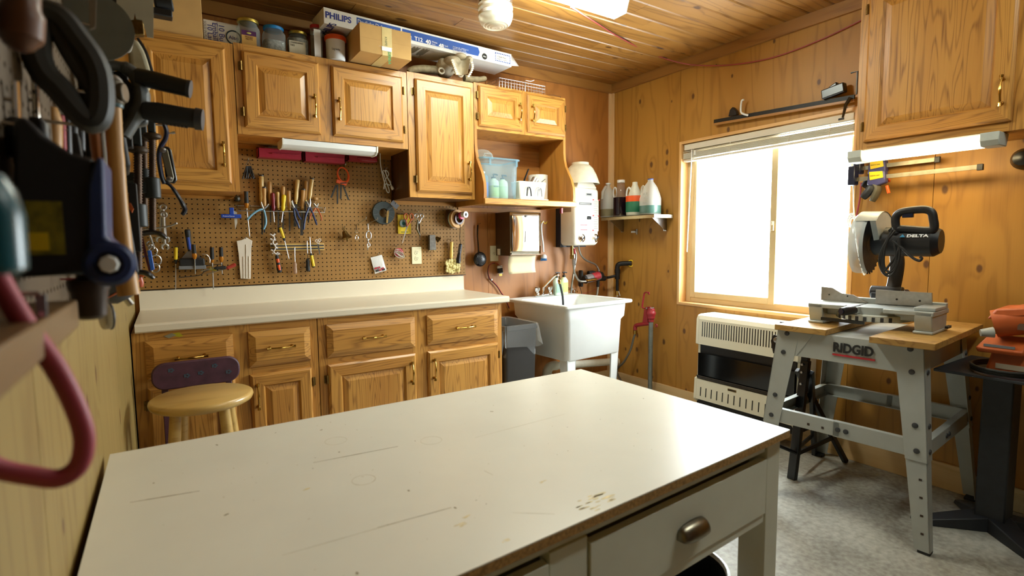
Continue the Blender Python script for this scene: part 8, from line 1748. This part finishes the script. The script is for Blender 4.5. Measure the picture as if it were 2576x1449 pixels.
    m = MB(); m.prism([q(*p, -1.2) for p in ((350, 358), (354, 328), (358, 326), (364, 345), (364, 352))], (0, .004, 0)); c = q(357, 340, -1.2); m.tube([(XW-.004, c.y, c.z), c], .002, 6); solo('yellow_square', m, yellow, 'small yellow plastic wedge among the black clamps', 'wedge')
    # --- long peg and chain of rings
    y = -1.15; t = thing('peg_hook', 'long steel peg reaching out of the left wall below the C-clamps', 'hook', q(400, 570, y), group='peg hooks'); m = MB(); a = q(362, 577, y); m.tube([(XW-.004, y, a.z), a, q(410, 572, y), q(430, 568, y), q(442, 563, y)], .003, 8); part('rod', m, steel, t)
    m = MB(); m.sph(q(443, 562, y), .0045, 10, 6); part('tip', m, steel, t)
    y = -.8; t = thing('ring_chain', 'string of steel rings hanging in the corner', 'chain', q(390, 660, y))
    for px, py, r_ in ((376, 614, .009), (385, 632, .014), (392, 655, .018), (390, 674, .015), (381, 622, .010)): m = MB(); c = q(px, py, y); m.tube([c+V((r_*math.cos(s), .004*math.sin(2*s), r_*1.15*math.sin(s))) for s in [i*.5236 for i in range(12)]], .0026, 6, closed=True); part('ring', m, steel, t)
    m = MB(); m.tube([q(373, 582, y), q(380, 600, y), q(387, 622, y)], .004, 8); m.tube([(XW-.004, y, q(373, 582, y).z), q(373, 582, y)], .0025, 6); part('bar', m, steel, t)
    y = -1.0; m = MB(); m.prism([q(*p, y) for p in ((370, 630), (380, 630), (389, 678), (378, 682))], (0, .03, 0)); c = q(372, 632, y); m.box(XW-.003, c.x+.004, y+.01, y+.014, c.z-.02, c.z-.016); solo('blue_packet', m, M('blue_packet', '#2f5fb8', .35, var=.3, vs=60), 'bright blue packet hung in the left corner', 'packet', bevel=.002)
    y = -1.1; t = thing('red_handled_saw', 'dark red keyhole saw blade hanging point down in the left corner', 'saw', q(378, 692, y)); m = MB(); m.prism([q(*p, y) for p in ((352, 600), (360, 596), (381, 690), (374, 682))], (0, .002, 0)); part('blade', m, M('dark_red_blade', '#4a2028', .4, metal=.4), t); part('hook', wall_hook(q(356, 602, y)), steel, t)
    y = -1.35; t = thing('orange_handled_cutter', 'cutter with orange and red grips low in the left corner', 'cutter', q(352, 710, y)); m = MB(); m.tube([q(345, 690, y), q(358, 692, y), q(364, 688, y)], .007, 8); part('jaw', m, orangep, t); m = MB(); m.tube([q(350, 698, y), q(353, 712, y), q(354, 722, y)], [.008, .010, .007], 10); part('grip', m, M('rust_red_grip', '#a84a2a', .4), t); part('hook', wall_hook(q(345, 690, y)), steel, t)
    y = -1.9; m = MB(); m.prism([q(*p, y) for p in ((322, 512), (328, 510), (336, 525), (332, 535), (326, 526))], (0, .012, 0)); c = q(325, 515, y); m.tube([(XW-.004, y+.006, c.z), c+V((0, .006, 0))], .0025, 6); solo('orange_clip_small', m, orangep, 'small orange clip peeping out behind the hammer handle', 'clip')
    # --- drill lying under the hammer handle
    y = -2.1; t = thing('cordless_drill', 'dark power tool nose with an orange ring beneath the hammer handle', 'power tool', q(310, 750, y)); a, b = q(285, 712, y), q(318, 752, y+.0); d = (b-a).normalized(); m = MB(); lath(m, a-d*.03, b, [(.03, 0), (.042, .3), (.04, .6), (.03, .85), (.016, 1)], 24); part('body', m, charcoal, t); m = MB(); lath(m, a.lerp(b, .45), a.lerp(b, .53), [(.0372, 0), (.038, .5), (.0352, 1)], 24); part('orange_ring', m, orangep, t); m = MB(); m.cyl(b-d*.004, b+d*.014, .006, n=10); part('bit_holder', m, steel, t); part('hook', wall_hook(a), steel, t)
    # --- grey hang plate, compass disc, red loop
    y = -2.78; t = thing('hang_plate', 'small grey metal plate hanging under the drilled rail', 'plate', q(104, 800, y)); m = MB(); m.prism([q(*p, y) for p in ((88, 740), (116, 740), (119, 795), (112, 806), (98, 805), (90, 795))], (0, .002, 0)); part('plate', m, greypl, t, bevel=.0006); m = MB(); c = q(106, 790, y); m.cyl(c-V((0, .001, 0)), c+V((0, .001, 0)), .002, n=10); part('rivet', m, steel, t); m = MB(); c = q(102, 738, y); m.tube([(XW-.004, y, c.z), c], .002, 6); part('hook', m, steel, t)
    y = -2.3; c = q(268, 796, y); t = thing('disc_gauge', 'clear round gauge hanging on the left wall under the chuck', 'gauge', c); m = MB(); m.lathe(c, [(.019, -.006), (.02, -.004), (.02, .004), (.019, .006)], (1, .35, 0), 28); part('disc', m, clear('gauge_clear', '#b9b09a', .5, .15), t); m = MB(); m.lathe(c+V((.001, 0, 0)), [(.0205, .002), (.0215, .0035), (.0205, .005)], (1, .35, 0), 28, cap=False); part('rim', m, charcoal, t); m = MB(); m.tube(smooth_pts([(XW-.004, y, c.z+.06), (c.x, y, c.z+.055), (c.x, y, c.z+.018)], 4), .0015, 6); part('cord', m, redpl, t)
    # --- red hose loop
    y = -2.80; P = [q(*p, y) for p in ((-60, 560), (-10, 690), (60, 812), (140, 925), (192, 1030), (212, 1105), (198, 1170), (150, 1203), (80, 1197), (0, 1180), (-90, 1140))]
    m = MB(); m.tube(smooth_pts(P, 8), .0072, 14); solo('air_hose', m, redrubber, 'loop of red air hose hanging in the near left foreground', 'hose')
left_tools()
def dark_fillers():  # pouch shapes added to fill bright gaps between the tools with dark
    fill_dark = M('filler_dark', '#15110d', .6, var=.2, vs=30)
    for px0, py0, px1, py1, y, lab in ((140, 330, 262, 700, -2.12, 'dark pouch-shaped filler added for the shade behind the blue power tool'), (262, 120, 330, 420, -1.88, 'dark bag-shaped filler added for shade high behind the big grey clamp'), (300, 430, 352, 690, -1.87, 'dark holster-shaped filler added for shade behind the C-clamps')):
        a, b = B(px0, py0, y), B(px1, py1, y); xm = max(b.x, XW+.03); t = thing('tool_pouch', lab, 'pouch', (xm, y, b.z), group='added dark fillers on the left wall')
        m = MB(); L_ = .19; m.hexa([(XW+.001, y, b.z), (xm, y, b.z), (xm-.01, y+L_, b.z), (XW+.001, y+L_, b.z), (XW+.001, y, a.z), (xm-.02, y, a.z), (xm-.03, y+L_, a.z), (XW+.001, y+L_, a.z)]); part('pouch_body', m, fill_dark, t, bevel=.008)
        m = MB(); m.box(xm-.012, xm+.004, y+.05, y+.08, b.z+.05, a.z-.02); part('strap', m, fill_dark, t, bevel=.002)
dark_fillers()
def navy_tool():
    c = FZ(383, 776, .915); y = c.y; t = thing('suction_lifter', 'dark navy suction tool standing on the worktop in the left corner', 'hand tool', c)
    q = lambda px, py: B(px, py, y); z = .9155
    m = MB(); a, b = q(364, 780), q(404, 770); m.box(a.x, b.x, y-.03, y+.05, z, z+.016); part('base', m, navy, t, bevel=.005)
    m = MB(); m.tube([q(381, 772), q(382, 730), q(383, 690)], [.022, .022, .02], 18); part('column', m, navy, t)
    m = MB(); e = q(386, 702); m.lathe(e+V((.01, .03, 0)), [(.045, 0), (.044, .008), (.02, .022), (.01, .03)], (0, -1, .0), 28); part('suction_cup', m, M('cup_navy', '#18233a', .35), t)
    m = MB(); m.cyl(q(364, 770)+V((0, .03, 0)), q(362, 690)+V((0, .03, 0)), .0032, n=8); part('trigger_rod', m, steel, t)
navy_tool()
def sticker_():
    # torn sticker on the left drawer rail
    y = YF-.0012; m = MB(); m.prism([B(*p, y) for p in ((430, 840), (450, 836), (461, 845), (452, 848), (438, 846))], (0, .001, 0)); t = thing('torn_sticker', 'torn yellow and white sticker on the left base cabinet rail', 'sticker', B(440, 845, y)); part('yellow_scrap', m, M('sticker_yellow', '#b0a81c', .5), t)
    m = MB(); m.prism([B(*p, y-.0006) for p in ((412, 846), (432, 838), (444, 843), (425, 851))], (0, .001, 0)); part('white_scrap', m, M('sticker_white', '#8d8a72', .5), t)
sticker_()
